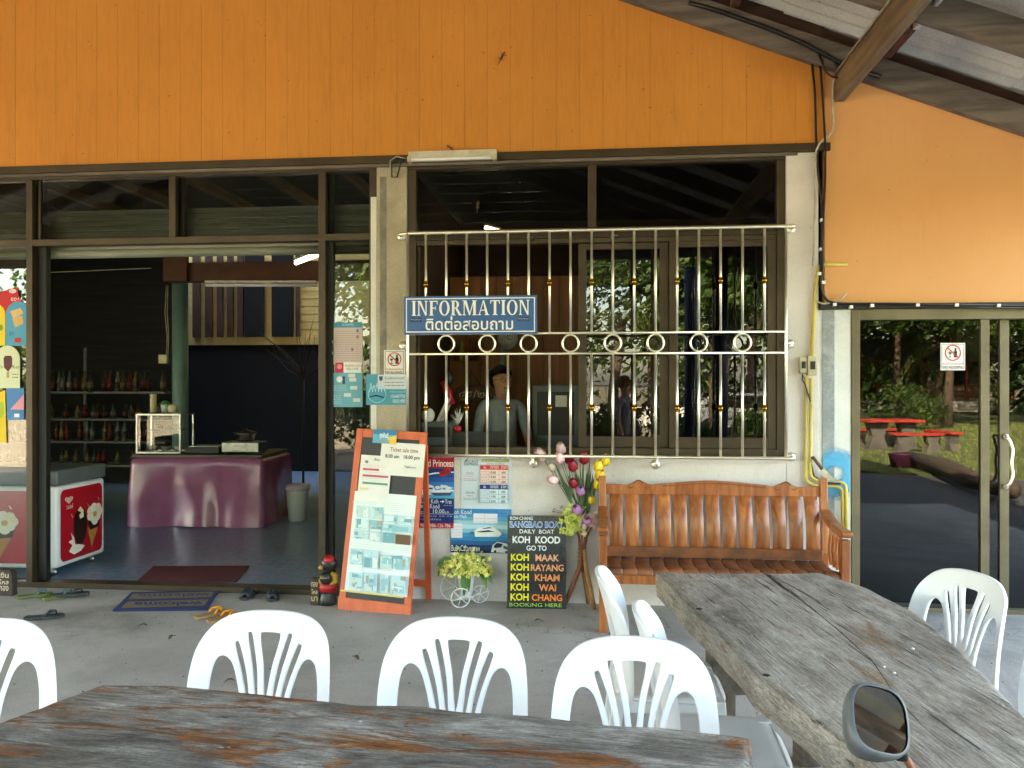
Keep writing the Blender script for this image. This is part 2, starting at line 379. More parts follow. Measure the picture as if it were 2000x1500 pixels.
m_slab('slab_grey', [(88, 80, 72), (138, 129, 118), (156, 147, 136), (178, 172, 164)], [(118, 82, 50), (140, 100, 62), (160, 126, 88)], .575, .67, 11.7)
def m_teak():
    m, nt, bs = _new('bench_wood'); v = coords(nt, (9, 9, 1)); f = noise(nt, v, 2.2, 7, .6, 1.2)
    a = ramp(nt, f, [(.3, lin((120, 60, 30))), (.5, lin((160, 90, 46))), (.72, lin((190, 120, 68)))])
    oi = N(nt, 'ShaderNodeObjectInfo'); h = N(nt, 'ShaderNodeHueSaturation'); mr = N(nt, 'ShaderNodeMapRange'); mr.inputs[3].default_value = .8; mr.inputs[4].default_value = 1.15
    nt.links.new(oi.outputs['Random'], mr.inputs[0]); nt.links.new(mr.outputs[0], h.inputs['Value']); nt.links.new(a, h.inputs['Color'])
    nt.links.new(h.outputs[0], bs.inputs['Base Color']); bs.inputs['Roughness'].default_value = .3; bs.inputs['Coat Weight'].default_value = .2; bs.inputs['Coat Roughness'].default_value = .3
    bump(nt, bs, f, .08, .003)
m_teak()
pm('bench_worn', (138, 78, 42), (98, 58, 34), 7, rough=.55, bmp=.15, lo=.4, hi=.6)
glass('tinted_glass', (.70, .72, .70), 1.5)
glass('door_glass', (.45, .48, .5), 1.52)
glass('clear_glass', (.93, .95, .94), 1.45)

# ------------------------------------------------------------------ ground
def sheet(name, poly, z0, z1, mat):
    return struct(MB().prism(poly, z0, z1, mat, axes='xy').build(name))
struct(MB().add([(-400, -400, -.34), (400, -400, -.34), (400, 400, -.34), (-400, 400, -.34)], [(0, 1, 2, 3)], pm('earth', (120, 108, 84), (92, 86, 62), .4, rough=.95)).build('ground'))
sheet('porch_floor', [(-11, -5.45), (4.6, -5.45), (4.6, .13), (-11, .13)], -.16, 0, 'floor_concrete')
sheet('shop_floor', [(-9, .132), (-1.45, .132), (-1.45, 10.6), (-9, 10.6)], -.16, .004, 'blue_tile')
sheet('booth_floor', [(-1.446, .132), (4.41, .132), (4.41, 4), (-1.446, 4)], -.16, .0, 'floor_concrete')
sheet('driveway', [(-40, -40), (1.5, -40), (2.2, -13.5), (5.2, -10.2), (12, -7.2), (40, -5.0), (40, -5.47), (40, 3), (4.62, 3), (4.62, -5.46), (-40, -5.46)], -.33, -.1, 'road_asphalt')

# ------------------------------------------------------------------ shop building
SB = thing('shop_building', 'shop front with orange boarded gable, grey concrete pillars and bronze door frames', 'building')
ZT = lambda x: 4.43-.3886*x                   # underside of the rafter along the wall
RIDGE = -4.3
def zcap(x): return ZT(x) if x > RIDGE else ZT(2*RIDGE-x)
bw = .1695; x = -4.548-bw*10; rg = random.Random(3)
while x < 1.58:
    a, b = x+.0005, min(x+bw-.0005, 1.583); yo = rg.uniform(-.0008, .0008)
    MB().prism([(a, 3.302), (b, 3.302), (b, zcap(b)+.1), (a, zcap(a)+.1)], -.012+yo, .012, 'orange_board').build('board', SB, bev=.0007, seg=1)
    x += bw
MB().prism([(-9, 3.304), (1.585, 3.304), (1.585, zcap(1.585)+.33), (RIDGE, zcap(RIDGE)+.33), (-9, zcap(-9)+.33)], .0125, .14, 'brown_wall').build('backing_wall', SB)
MB().prism([(1.5865, 2.166), (4.4, 2.166), (4.4, zcap(4.4)+.1), (1.5865, zcap(1.5865)+.1)], -.004, .06, 'orange_plaster').build('plaster_wall', SB)
MB().prism([(1.5865, 2.166), (4.4, 2.166), (4.4, zcap(4.4)+.33), (1.5865, zcap(1.5865)+.33)], .061, .14, 'brown_wall').build('backing_wall', SB)
MB().box((-9, -.035, 3.245), (1.62, .02, 3.3), 'bronze').build('timber_trim', SB, bev=.003)
MB().box((-9, -.012, 3.222), (1.40, .015, 3.2445), 'roof_wood').build('trim_strip', SB, bev=.002)
MB().box((1.55, -.03, 2.128), (4.4, .02, 2.164), 'black').build('door_trim', SB, bev=.002)
MB().box((-1.656, 0, 0), (-1.426, .2, 3.221), 'pillar_concrete').build('pillar', SB, bev=.004)
MB().box((1.323, 0, 0), (1.545, .2, 3.243), 'wall_concrete').build('pillar', SB, bev=.004)
MB().box((1.546, .012, 0), (1.771, .2, 2.127), 'pale_concrete').build('pillar', SB, bev=.004)
MB().box((1.575, .004, .55), (1.655, .0118, 2.12), 'patch_grey').build('cement_patch', SB)
MB().box((-1.7, -.002, .4), (-1.6565, .018, 3.0), 'pale_concrete').build('plaster_edge', SB)
MB().box((-1.4255, .003, 0), (1.3225, .14, 1.064), 'wall_concrete').build('sill_wall', SB)
MB().box((4.3, 0, 0), (4.4, .16, 2.127), 'pale_concrete').build('pillar', SB)
MB().box((W(742, 500).x, -.0015, 1.5), (W(755, 500).x, -.0002, 3.15), pm('streak', (150, 144, 132), (112, 108, 100), 7, rough=.85, bmp=.2)).build('cement_streak', SB)
# spray paint ring on the pale pillar
def m_spray():
    m, nt, bs = _new('spray_blue'); bs.inputs['Roughness'].default_value = .6
    t = N(nt, 'ShaderNodeTexCoord'); ln = N(nt, 'ShaderNodeVectorMath', operation='LENGTH'); nt.links.new(t.outputs['Object'], ln.inputs[0])
    nz = noise(nt, t.outputs['Object'], 14, 4); ad = N(nt, 'ShaderNodeMath', operation='MULTIPLY_ADD'); ad.inputs[1].default_value = .05; nt.links.new(nz, ad.inputs[0]); nt.links.new(ln.outputs['Value'], ad.inputs[2])
    a = ramp(nt, ad.outputs[0], [(.055, (0, 0, 0)), (.10, (.95,)*3), (.15, (.95,)*3), (.22, (0, 0, 0))])
    bs.inputs['Base Color'].default_value = lin((70, 168, 214)); nt.links.new(a, bs.inputs['Alpha'])
m_spray()
p = W(1632, 925, .0035)
MB().add([(-.085, 0, -.2), (.1, 0, -.2), (.1, 0, .2), (-.085, 0, .2)], [(0, 1, 2, 3)], 'spray_blue').build('spray_paint', SB, loc=(p.x, .0035, p.z))

def frame_box(parent, name, x0, x1, z0, z1, y0=.02, y1=.11, mat='bronze'):
    return MB().box((x0, y0, z0), (x1, y1, z1), mat).build(name, parent, bev=.0025)
def pane(parent, x0, x1, z0, z1, y=.065, mat='tinted_glass'):
    return MB().box((x0, y, z0), (x1, y+.005, z1), mat).build('pane', parent)
# left bay: sliding doors under a row of transom lights
DF = sub_empty('sliding_door_bay', SB)
frame_box(DF, 'head_rail', -9, -1.6575, 3.205, 3.2442, .016)
frame_box(DF, 'transom_rail', -9, -1.718, 2.685, 2.735, .0215, .1085)
frame_box(DF, 'threshold', -9, -1.718, .0, .042, .0212, .16)
frame_box(DF, 'mullion', -4.482, -4.43, .042, 3.205)
frame_box(DF, 'mullion', -3.302, -3.248, 2.7355, 3.205)
frame_box(DF, 'mullion', -2.112, -2.057, .042, 3.205)
frame_box(DF, 'jamb', -1.7175, -1.658, .0, 3.205)
frame_box(DF, 'mullion', -6.4, -6.34, .042, 3.205)
frame_box(DF, 'door_stile', -4.42, -4.352, .045, 2.684, .075, .13, 'dark_rubber')
frame_box(DF, 'door_stile', -2.056, -2.015, .045, 2.684, .075, .13, 'dark_rubber')
frame_box(DF, 'sash_edge', -3.247, -3.205, 2.737, 3.204, .075, .125, 'dark_rubber')
frame_box(DF, 'sash_edge', -4.428, -4.375, 2.737, 3.204, .075, .125, 'dark_rubber')
frame_box(DF, 'sash_edge', -4.405, -4.385, 2.737, 3.204, .055, .0745)
frame_box(DF, 'sash_edge', -2.056, -2.02, 2.737, 3.204, .075, .125, 'dark_rubber')
for a, b in ((-6.34, -4.482), (-4.43, -3.302), (-3.248, -2.112), (-2.057, -1.7175)): pane(DF, a+.001, b-.001, 2.737, 3.203)
pane(DF, -6.339, -4.483, .043, 2.683, .065, 'clear_glass'); pane(DF, -2.014, -1.7185, .043, 2.683, .09)
# info window
WF = sub_empty('booth_window', SB)
frame_box(WF, 'window_head', -1.4245, 1.3215, 3.202, 3.2212, .0145, .12); frame_box(WF, 'window_head', -1.42, 1.319, 3.2225, 3.244, .0165, .12)
frame_box(WF, 'window_jamb', -1.424, -1.36, 1.065, 3.2015); frame_box(WF, 'window_jamb', 1.262, 1.3215, 1.065, 3.2015)
frame_box(WF, 'transom_rail', -1.3595, 1.2615, 2.672, 2.745, .0215, .1085)
frame_box(WF, 'mullion', -.082, -.02, 2.7455, 3.2015)
frame_box(WF, 'sill', -1.3595, 1.2615, 1.065, 1.135, .0, .13)
frame_box(WF, 'track', -1.3595, 1.2615, 2.635, 2.6715, .03, .105)
frame_box(WF, 'sash_stile', -.152, -.094, 1.1355, 2.6345, .066, .1)
frame_box(WF, 'sash_stile', .441, .503, 1.1355, 2.6345, .066, .1); frame_box(WF, 'sash_stile', .506, .566, 1.1355, 2.6345, .03, .063)
frame_box(WF, 'sash_stile', 1.2, 1.2605, 1.1355, 2.6345, .03, .063)
frame_box(WF, 'sash_stile', -1.359, -1.34, 1.1355, 2.6345, .066, .1)
frame_box(WF, 'sash_rail', -.0935, .4405, 1.1355, 1.215, .067, .099); frame_box(WF, 'sash_rail', .5665, 1.1995, 1.1355, 1.215, .031, .062)
frame_box(WF, 'sash_rail', -.0935, .4405, 2.59, 2.6345, .067, .099); frame_box(WF, 'sash_rail', .5665, 1.1995, 2.59, 2.6345, .031, .062)
pane(WF, -1.359, -.083, 2.746, 3.201); pane(WF, -.019, 1.2615, 2.746, 3.201)
pane(WF, -.0935, .4405, 1.2155, 2.5895, .08, 'door_glass'); pane(WF, .5665, 1.1995, 1.2155, 2.5895, .044, 'door_glass')
# right bay: sliding glass door
RD = sub_empty('glass_door_bay', SB)
frame_box(RD, 'door_jamb', 1.7725, 1.83, 0, 2.1275, .005, .11, 'bronze_light')
frame_box(RD, 'head_rail', 1.8305, 4.299, 2.052, 2.1275, .005, .11, 'bronze_light')
frame_box(RD, 'threshold', 1.8305, 4.299, 0, .03, .015, .13, 'bronze_light')
frame_box(RD, 'door_stile', 2.644, 2.702, .0305, 2.0515, .02, .06, 'bronze_light'); frame_box(RD, 'door_stile', 2.79, 2.852, .0305, 2.0515, .065, .1, 'bronze_light')
frame_box(RD, 'bottom_rail', 1.8305, 2.6435, .0305, .06, .021, .059, 'dark_rubber')
pane(RD, 1.8305, 2.6435, .0605, 2.0515, .038, 'door_glass'); pane(RD, 2.8525, 4.298, .0305, 2.0515, .082, 'door_glass'); pane(RD, 2.7025, 2.7895, .0305, 2.0515, .081, 'door_glass')
hp = [W(1965, 853, .06), W(1965, 853, -.015), W(1972, 860, -.03), W(1979, 880, -.035), W(1975, 905, -.035), W(1979, 930, -.035), W(1972, 945, -.03), W(1965, 950, -.015), W(1965, 950, .06)]
MB().tube(round_path(hp, .03), .011, 'chrome', 10).ball(W(1965, 853, .055), (.02, .012, .02), 'chrome').ball(W(1965, 950, .055), (.02, .012, .02), 'chrome').build('door_handle', RD)
# walls and ceiling of the rooms behind
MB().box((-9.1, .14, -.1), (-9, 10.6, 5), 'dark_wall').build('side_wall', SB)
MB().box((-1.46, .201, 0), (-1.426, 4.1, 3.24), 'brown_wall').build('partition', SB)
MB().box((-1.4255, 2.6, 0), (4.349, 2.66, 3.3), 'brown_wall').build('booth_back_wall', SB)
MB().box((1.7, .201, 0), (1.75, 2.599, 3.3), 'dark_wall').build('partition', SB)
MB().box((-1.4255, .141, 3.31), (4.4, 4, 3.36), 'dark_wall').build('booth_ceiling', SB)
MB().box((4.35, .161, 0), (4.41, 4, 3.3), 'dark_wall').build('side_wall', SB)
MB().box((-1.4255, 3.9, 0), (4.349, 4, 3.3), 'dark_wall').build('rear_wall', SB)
# shop roof behind the gable
for sgn in (1, -1):
    x1 = RIDGE+sgn*8.6
    MB().add([(RIDGE, -.6, zcap(RIDGE)+.335), (x1, -.6, zcap(x1)+.335), (x1, 7.0, zcap(x1)+.335), (RIDGE, 7.0, zcap(RIDGE)+.335),
              (RIDGE, -.6, zcap(RIDGE)+.365), (x1, -.6, zcap(x1)+.365), (x1, 7.0, zcap(x1)+.365), (RIDGE, 7.0, zcap(RIDGE)+.365)],
             [(3, 2, 1, 0), (4, 5, 6, 7), (0, 1, 5, 4), (1, 2, 6, 5), (2, 3, 7, 6), (3, 0, 4, 7)], 'fibre_cement').build('roof_slope', SB)
# back yard wall with lap siding above a dark lower wall
MB().box((-9, 8.6, 0), (-1.0, 8.7, 2.32), pm('rear_dark', (20, 13, 6), rough=.9)).build('rear_low_wall', SB)
MB().box((-9, 8.56, 2.32), (-1.0, 8.7, 2.46), 'siding').build('siding_sill', SB)
for i in range(11):
    z = 2.462+i*.14
    MB().prism([(8.6, z), (8.66, z), (8.66, z+.1385), (8.606, z+.1385)], -9, -1.0, 'siding', axes='yz').build('siding_board', SB)
for px, wd in ((384, 15), (408, 14), (430, 12), (450, 12), (470, 12), (497, 40), (552, 44), (582, 8)):
    p = W(px, 600, 8.53); wm = wd*14.6/FPX
    MB().box((p.x-wm/2, 8.5, 2.46), (p.x+wm/2, 8.555, 4.0), 'beam_red' if wd < 30 else 'rear_dark').build('siding_post', SB)
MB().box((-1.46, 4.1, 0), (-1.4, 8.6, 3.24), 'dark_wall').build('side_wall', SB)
MB().box((-14, 8.75, 0), (4, 9.0, 7.7), 'siding').build('sun_block_wall', SB)  # unseen tall wall, added to keep direct sun out of the roof gap
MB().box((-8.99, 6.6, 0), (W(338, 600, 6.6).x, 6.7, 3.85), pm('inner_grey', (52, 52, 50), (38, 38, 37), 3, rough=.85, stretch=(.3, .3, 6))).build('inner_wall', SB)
# rolled shutter, door header tube and interior frame
sh = sub_empty('roller_shutter', SB)
for i in range(6):
    z = 2.735+i*.043
    MB().prism([(.2, z), (.214, z+.004), (.214, z+.037), (.2, z+.041)], -9, -1.75, 'shutter', axes='yz').build('shutter_slat', sh)
MB().box((-9, .2005, 2.66), (-1.75, .2135, 2.7345), 'shutter').build('gap_filler', sh)  # added filler strip, blocks the bright gap between slats and tube
MB().tube([(-9, .21, 2.645), (-1.75, .21, 2.645)], .036, 'shutter', 12).build('shutter_tube', sh)
pb = W(330, 533, 3.6)
MB().box((pb.x, 3.52, W(330, 552, 3.6).z), (-1.5, 3.68, W(330, 516, 3.6).z), 'beam_red').build('ceiling_beam', SB)
MB().box((pb.x, 3.46, W(330, 552, 3.6).z-.0), (pb.x+.3, 3.515, W(330, 500, 3.6).z), 'beam_red').build('beam_end', SB)
for i in range(7):
    xx = -6.8+i*.85
    MB().bar((xx, .3, 3.75), (xx, 6, 3.75), .08, .1, 'roof_wood_long').build('ceiling_joist', SB)
MB().tube([(-8, 1.0, 2.62), (-6, 1.0, 2.59), (-4, 1.0, 2.64)], .004, 'white_cable', 5).build('cable', SB)
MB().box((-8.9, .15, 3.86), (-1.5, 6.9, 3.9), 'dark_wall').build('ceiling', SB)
pc = W(352, 700, 4.0)
MB().tube([(pc.x, 4.0, 0), (pc.x, 4.0, W(352, 552, 4).z)], .098, 'teal_paint', 24).build('column', SB)
for k in (0, 1):
    MB().tube([(pc.x-.13+k*.02, 3.9, 2.85), (pc.x-.15+k*.03, 3.9, 2.5), (pc.x-.12+k*.02, 3.9, 2.2), (pc.x-.13+k*.02, 3.9, 1.95)], .006, 'white_cable', 5).build('cable', SB)
MB().box((pc.x-.21, 3.85, 1.86), (pc.x-.1, 3.9, 1.97), 'conduit_grey').build('socket_box', SB, bev=.005)

# ------------------------------------------------------------------ porch roof
PR = thing('porch_roof', 'grey corrugated porch roof on dark timber rafters at the top right', 'roof')
sl = math.atan(.3886); EAVE = 4.25
def corr_mesh(L, wd):
    mb = MB(); n = 48; vs = []
    for k in range(n+1):
        y = -wd*k/n; z = .022*math.cos(2*math.pi*y/.146)
        vs += [(0, y, z), (L, y, z)]
    mb.add(vs, [(2*k, 2*k+1, 2*k+3, 2*k+2) for k in range(n)], 'fibre_cement', True)
    return mb.build('roof_sheet', PR, recalc=False)
Ls = 1.6; src = corr_mesh(Ls, 1.05)
first = True
for sgn in (1, -1):
    for j in range(8):
        for i in range(6):
            x0 = i*1.5
            xr = RIDGE+sgn*x0*math.cos(sl); z = zcap(xr)+.29+.012*(i % 2)+(-x0*0)
            o = src if first else src.copy()
            if not first: COL.objects.link(o); o.parent = PR
            first = False
            o.location = (xr, -.02-j*1.0+(0 if sgn > 0 else -1.05), z+.004*(j % 2)); o.rotation_euler = (0, sl, 0) if sgn > 0 else (0, sl, math.pi)
def rafter(y, th=.07, h=.19):
    for sgn in (1, -1):
        x1 = RIDGE+sgn*(EAVE-RIDGE)
        MB().prism([(RIDGE, ZT(RIDGE)), (x1, zcap(x1)), (x1, zcap(x1)+h), (RIDGE, ZT(RIDGE)+h)], y-th/2, y+th/2, 'roof_wood').build('rafter', PR, bev=.004)
for y in (-.05, -1.02, -2.05, -3.1, -4.15, -5.2, -6.3, -7.25): rafter(y)
# purlins under the sheets, a deep beam under the rafters
for px in (-3.3, -2.2, -1.1, 0, .95, 1.98, 3.05, 4.1):
    MB().box((px-.03, -7.4, ZT(px)+.192), (px+.03, -.09, ZT(px)+.262), 'rust_steel').build('purlin', PR, bev=.003)
MB().box((1.648, -7.4, 3.585), (1.715, -.02, 3.585+.2), 'roof_wood_long').build('beam', PR, bev=.004)
MB().box((-7.0, -6.4, 3.4), (-6.9, -.02, 3.6), 'roof_wood_long').build('beam', PR, bev=.004)
for q in (MIR(D(1408, 750, 11.9)), Vector((-7.0, -5.3, 0)), Vector((-2.6, -6.9, 0)), MIR(D(1350, 750, 14.2))):
    MB().tube([(q.x, q.y, -.1), (q.x, q.y, min(3.6, zcap(q.x)))], .11, pm('post_blue', (38, 52, 84), (30, 42, 70), 3, rough=.4) if 'post_blue' not in MATS else 'post_blue', 16).build('post', PR)
# ribbed infill closing the outer gable end above head height
x = RIDGE-8.4; GE = sub_empty('gable_infill', PR)
for k in range(17):
    z0 = 3.62+k*.16
    hw = (4.43-.3886*RIDGE+.19-z0)/.3886
    if hw < .3: break
    hw = min(hw, 8.5)
    MB().prism([(-7.32, z0), (-7.30, z0+.015), (-7.30, z0+.145), (-7.32, z0+.158)], RIDGE-hw, RIDGE+hw, 'shutter', axes='yz').build('infill_board', GE)
# ------------------------------------------------------------------ security grille
GY = -.12
SG = thing('security_grille', 'polished steel window grille with brass balls and a row of rings', 'grille', (0, GY, 0))
zt, zm1, zm2, zb = 2.70, 1.965, 1.818, 1.082; xl, xr = -1.39, 1.295
def gt(name, pts, r=.011, mat='chrome', n=10): return MB().tube(pts, r, mat, n).build(name, SG)
def endrail(z, x0, x1, left=True, right=True, name='rail'):
    pts = []
    if left: pts += [(x0-.075, .115, z), (x0-.075, .03, z)]
    else: pts += [(x0, 0, z)]
    pts += [(x0, 0, z)] if left else []
    pts += [(x1, 0, z)]
    if right: pts += [(x1+.06, .0, z), (x1+.06, .115, z)]
    return gt(name, round_path(pts, .06), .0125)
endrail(zt, xl, xr); endrail(zb, xl, xr, False, True)
gt('rail', [(xl, 0, zm1), (xr, 0, zm1)], .0095); gt('rail', [(xl, 0, zm2), (xr, 0, zm2)], .0095)
gt('post', [(xl, 0, zb), (xl, 0, zt)]); gt('post', [(xr, 0, zb), (xr, 0, zt)])
def rosette(x, z): MB().lathe([(.034, 0), (.034, .006), (.024, .014), (.012, .018)], 'chrome', 18, M=Matrix.Translation((x, .119, z)) @ Matrix.Rotation(R(90), 4, 'X')).build('rosette', SG)
for x, z in ((xl-.075, zt), (xr+.06, zt), (xr+.06, zb)): rosette(x, z)
for x, z in ((xl-.06, 1.885), (xr+.05, 1.885)):
    rosette(x, z); gt('standoff', round_path([(x, .115, z), (x, .03, z), (xl if x < 0 else xr, 0, z)], .03), .008)
for u in (1040, 1283):
    x = W(u, 900, GY).x; rosette(x, zb-.065); gt('standoff', round_path([(x, 0, zb), (x, 0, zb-.065), (x, .115, zb-.065)], .02), .01)
for i in range(17):
    x = -1.255+i*(1.149+1.255)/16
    b = MB().tube([(x, 0, zm1), (x, 0, zt)], .0095, 'chrome', 10).build('upright', SG)
    c_ = MB().tube([(x, 0, zb), (x, 0, zm2)], .0095, 'chrome', 10).build('upright', SG)
    if i % 2 == 0:
        for par, z in ((b, 2.325), (c_, 1.43)):
            MB().ball((x, 0, z), (.021, .021, .019), 'brass', 12, 8).lathe([(.0135, -.026), (.0135, -.016)], 'brass', 12, (x, 0, z)).lathe([(.0135, .016), (.0135, .026)], 'brass', 12, (x, 0, z)).build('ball', par)
    else:
        MB().tube([(x+.058*math.cos(a*math.pi/14), 0, (zm1+zm2)/2+.06*math.sin(a*math.pi/14)) for a in range(28)], .008, 'chrome', 8, closed=True).build('ring', SG)
for u in (1035, 1200):
    x = W(u, 452, GY).x; MB().box((x-.025, .0, zt-.045), (x+.025, .115, zt-.041), 'steel').build('clip', SG)

# ------------------------------------------------------------------ information sign (hung on the grille)
a, b = W(789, 579, -.15), W(1049, 652, -.15); sw, shh = b.x-a.x, a.z-b.z
IS = thing('information_sign', 'blue hanging board with white INFORMATION lettering in English and Thai', 'sign', (a.x, -.15, b.z))
MB().box((0, 0, 0), (sw, .008, shh), pm('sign_blue', (22, 92, 156), (16, 82, 144), 3, rough=.35)).build('board', IS, bev=.002)
F = Flat(IS, [(0, 0), (260, 0), (260, 73), (0, 73)], sw, shh, 0)
wh = flat((232, 236, 238))
for q in ((4, 4, 256, 6), (4, 67, 256, 69), (4, 6, 6, 67), (254, 6, 256, 67)): F.rect(*q, wh)
# serif capitals, cap height 1, drawn from stems, bowls and serifs
def glyph(ch):
    P = []; T, th, sf = .2, .075, .05
    def stem(x, w=T, serif=True, z0=0, z1=1):
        P.append([(x, z0), (x+w, z0), (x+w, z1), (x, z1)])
        if serif:
            P.append([(x-.08, z0), (x+w+.08, z0), (x+w+.08, z0+sf), (x-.08, z0+sf)]); P.append([(x-.08, z1-sf), (x+w+.08, z1-sf), (x+w+.08, z1), (x-.08, z1)])
    def bowl(cx, cz, rx, rz, tx, tz, a0, a1):
        n = 22; o = [(cx+rx*math.cos(R(a0+(a1-a0)*i/n)), cz+rz*math.sin(R(a0+(a1-a0)*i/n))) for i in range(n+1)]
        k = [(cx+(rx-tx)*math.cos(R(a0+(a1-a0)*i/n)), cz+(rz-tz)*math.sin(R(a0+(a1-a0)*i/n))) for i in range(n+1)]
        for i in range(n): P.append([o[i], o[i+1], k[i+1], k[i]])
    if ch == 'I': stem(.1); w = .4
    elif ch == 'N':
        stem(.1, .09); stem(.68, .09, False); P.append([(.6, 1-sf), (.86, 1-sf), (.86, 1), (.6, 1)]); P.append([(.1, 1), (.3, 1), (.77, .0), (.66, .0)]); w = .9
    elif ch == 'F':
        stem(.1); P.append([(.3, 1-.07), (.7, 1-.07), (.7, 1), (.3, 1)]); P.append([(.65, .74), (.7, .74), (.7, .93), (.62, .93)]); P.append([(.3, .47), (.55, .47), (.55, .54), (.3, .54)]); P.append([(.51, .36), (.55, .36), (.55, .65), (.51, .65)]); w = .74
    elif ch == 'O': bowl(.45, .5, .42, .52, .19, .065, 0, 360); w = .9
    elif ch == 'R':
        stem(.1); bowl(.36, .735, .3, .265, .18, .065, -90, 90); P.append([(.3, .935), (.37, .935), (.37, 1), (.3, 1)]); P.append([(.3, .47), (.37, .47), (.37, .535), (.3, .535)]); P.append([(.36, .48), (.54, .48), (.86, 0), (.64, 0)]); P.append([(.78, 0), (.9, 0), (.9, sf), (.75, sf)]); w = .88
    elif ch == 'M':
        stem(.1, .08); stem(.86, T); P.append([(.1, 1), (.33, 1), (.6, .15), (.53, .0)]); P.append([(.53, 0), (.6, .0), (.95, 1), (.86, 1)]); w = 1.16
    elif ch == 'A':
        P.append([(.08, 0), (.15, 0), (.47, .95), (.42, 1)]); P.append([(.42, 1), (.5, 1), (.85, 0), (.63, 0)]); P.append([(.24, .3), (.6, .3), (.6, .365), (.24, .365)])
        P.append([(0, 0), (.26, 0), (.26, sf), (0, sf)]); P.append([(.55, 0), (.92, 0), (.92, sf), (.55, sf)]); w = .92
    elif ch == 'T':
        stem(.3, T, False); P.append([(.2, 0), (.6, 0), (.6, sf), (.2, sf)]); P.append([(.03, .93), (.77, .93), (.77, 1), (.03, 1)]); P.append([(.03, .74), (.07, .74), (.12, .93), (.03, .93)]); P.append([(.73, .74), (.77, .74), (.77, .93), (.68, .93)]); w = .8
    return P, w
word = [glyph(c) for c in 'INFORMATION']; tot = sum(g[1]+.05 for g in word); cx_ = 0
for P, w_ in word:
    for p in P:
        F.k = 8+(word.index((P, w_)) % 2); F.step = .0003
        F.poly([(15+(cx_+x_)/tot*233, 37-z_*28) for x_, z_ in p], wh)
        F.y -= .000012
    cx_ += w_+.05
F.text('ติดต่อสอบถาม', 43, 39, 214, 65, wh, bold=.012)
nv = flat((16, 44, 96))
for u in (13, 223):
    F.rect(u, 41, u+22, 49, nv).text('Park House', u+1, 42.5, u+21, 45.5, flat((190, 205, 225)), res=1).scribble(u+3, 46, u+19, 48, flat((120, 150, 190)), 1, .7)
F.done('lettering')
for u in (44, 213): MB().tube([(u/260*sw, .004, shh-.005), (u/260*sw, .03, shh+.03)], .0025, 'black_cable', 5).build('wire_tie', IS)

# ------------------------------------------------------------------ small notices on wall and glass
def poster(name, label, cat, u0, v0, u1, v1, y, base, th=.0012, group=None):
    a, b = W(u0, v0, y), W(u1, v1, y)
    t = thing(name, label, cat, (a.x, y, b.z), group=group); w_, h_ = b.x-a.x, a.z-b.z
    MB().box((0, 0, 0), (w_, th, h_), base).build('sheet', t)
    return t, Flat(t, [(u0, v0), (u1, v0), (u1, v1), (u0, v1)], w_, h_, 0, step=.0004)
red = flat((196, 40, 44)); ink = flat((30, 30, 34)); white = flat((238, 240, 240)); navy = flat((22, 38, 110)); gold = flat((206, 170, 40)); sky_b = flat((64, 150, 200)); grey_i = flat((120, 122, 128)); yel = flat((236, 214, 40))
def no_alcohol(label, u0, v0, u1, v1, y):
    t, F = poster('notice', label, 'notice', u0, v0, u1, v1, y, 'paper'); w_, h_ = u1-u0, v1-v0
    cu, cv = u0+w_*.5, v0+h_*.36; r = w_*.33
    for q in ((u0+2, v0+2, u1-2, v0+3), (u0+2, v1-3, u1-2, v1-2), (u0+2, v0+3, u0+3, v1-3), (u1-3, v0+3, u1-2, v1-3)): F.rect(*q, grey_i)
    F.ring(cu, cv, r, r, w_*.045, red)
    F.rect(cu+2, cv-3, cu+8, cv+9, ink).rect(cu+3.5, cv-9, cu+6.5, cv-3, ink)
    F.poly([(cu-9, cv-1), (cu-2, cv-1), (cu-5.5, cv+4)], ink).rect(cu-6, cv+4, cu-5, cv+8, ink).rect(cu-8, cv+8, cu-3, cv+9, ink)
    F.line([(cu-r*.7, cv-r*.65), (cu+r*.7, cv+r*.65)], 2, red)
    F.text('ห้ามดื่มแอลกอฮอล์', u0+w_*.1, v0+h_*.7, u1-w_*.1, v0+h_*.8, red, res=1).text('NO ALCOHOL', u0+w_*.1, v0+h_*.84, u1-w_*.1, v0+h_*.93, ink, res=2, bold=.02)
    F.done()
no_alcohol('white no alcohol notice on the concrete pillar above the cigarettes notice', 750, 684, 791, 733, -.004)
no_alcohol('white no alcohol notice stuck on the right hand glass door', 1837, 670, 1885, 723, .034)
teal = flat((70, 152, 178)); teal2 = flat((110, 178, 200))
t, F = poster('notice', 'blue cigarettes sold here notice on the concrete pillar', 'notice', 715, 731, 794, 791, -.003, teal)
F.poly([(738, 732), (794, 732), (794, 760), (738, 760)], flat((206, 214, 222))).text('ร้านนี้จำหน่ายบุหรี่', 752, 736, 790, 742, ink, res=1).scribble(752, 744, 790, 756, grey_i, 2, 1.5, 4)
F.poly([(741, 735), (748, 735), (748, 741), (744.5, 745), (741, 741)], flat((70, 80, 100)))
F.ring(737, 770, 18, 17, 1.2, flat((150, 210, 226))).line([(722, 776), (735, 772), (750, 777)], 2, ink)
for k in range(5): F.line([(722+k*6, 766), (725+k*6, 748+4*(k % 2)), (728+k*6, 764)], .9, flat((190, 228, 238)))
F.text('ที่นี่จำหน่ายบุหรี่', 763, 763, 792, 768, flat((170, 216, 232)), res=1).text('CIGARETTES', 764, 771, 792, 777, white, res=2).text('SOLD HERE', 768, 780, 793, 786, white, res=2); F.done()
t, F = poster('notice', 'tall pale pink notice taped inside the narrow side pane', 'notice', 650, 630, 708, 712, .086, flat((214, 194, 192)))
F.rect(650, 630, 708, 640, teal).text('ประกาศสำคัญ', 668, 632, 690, 637, white, res=1)
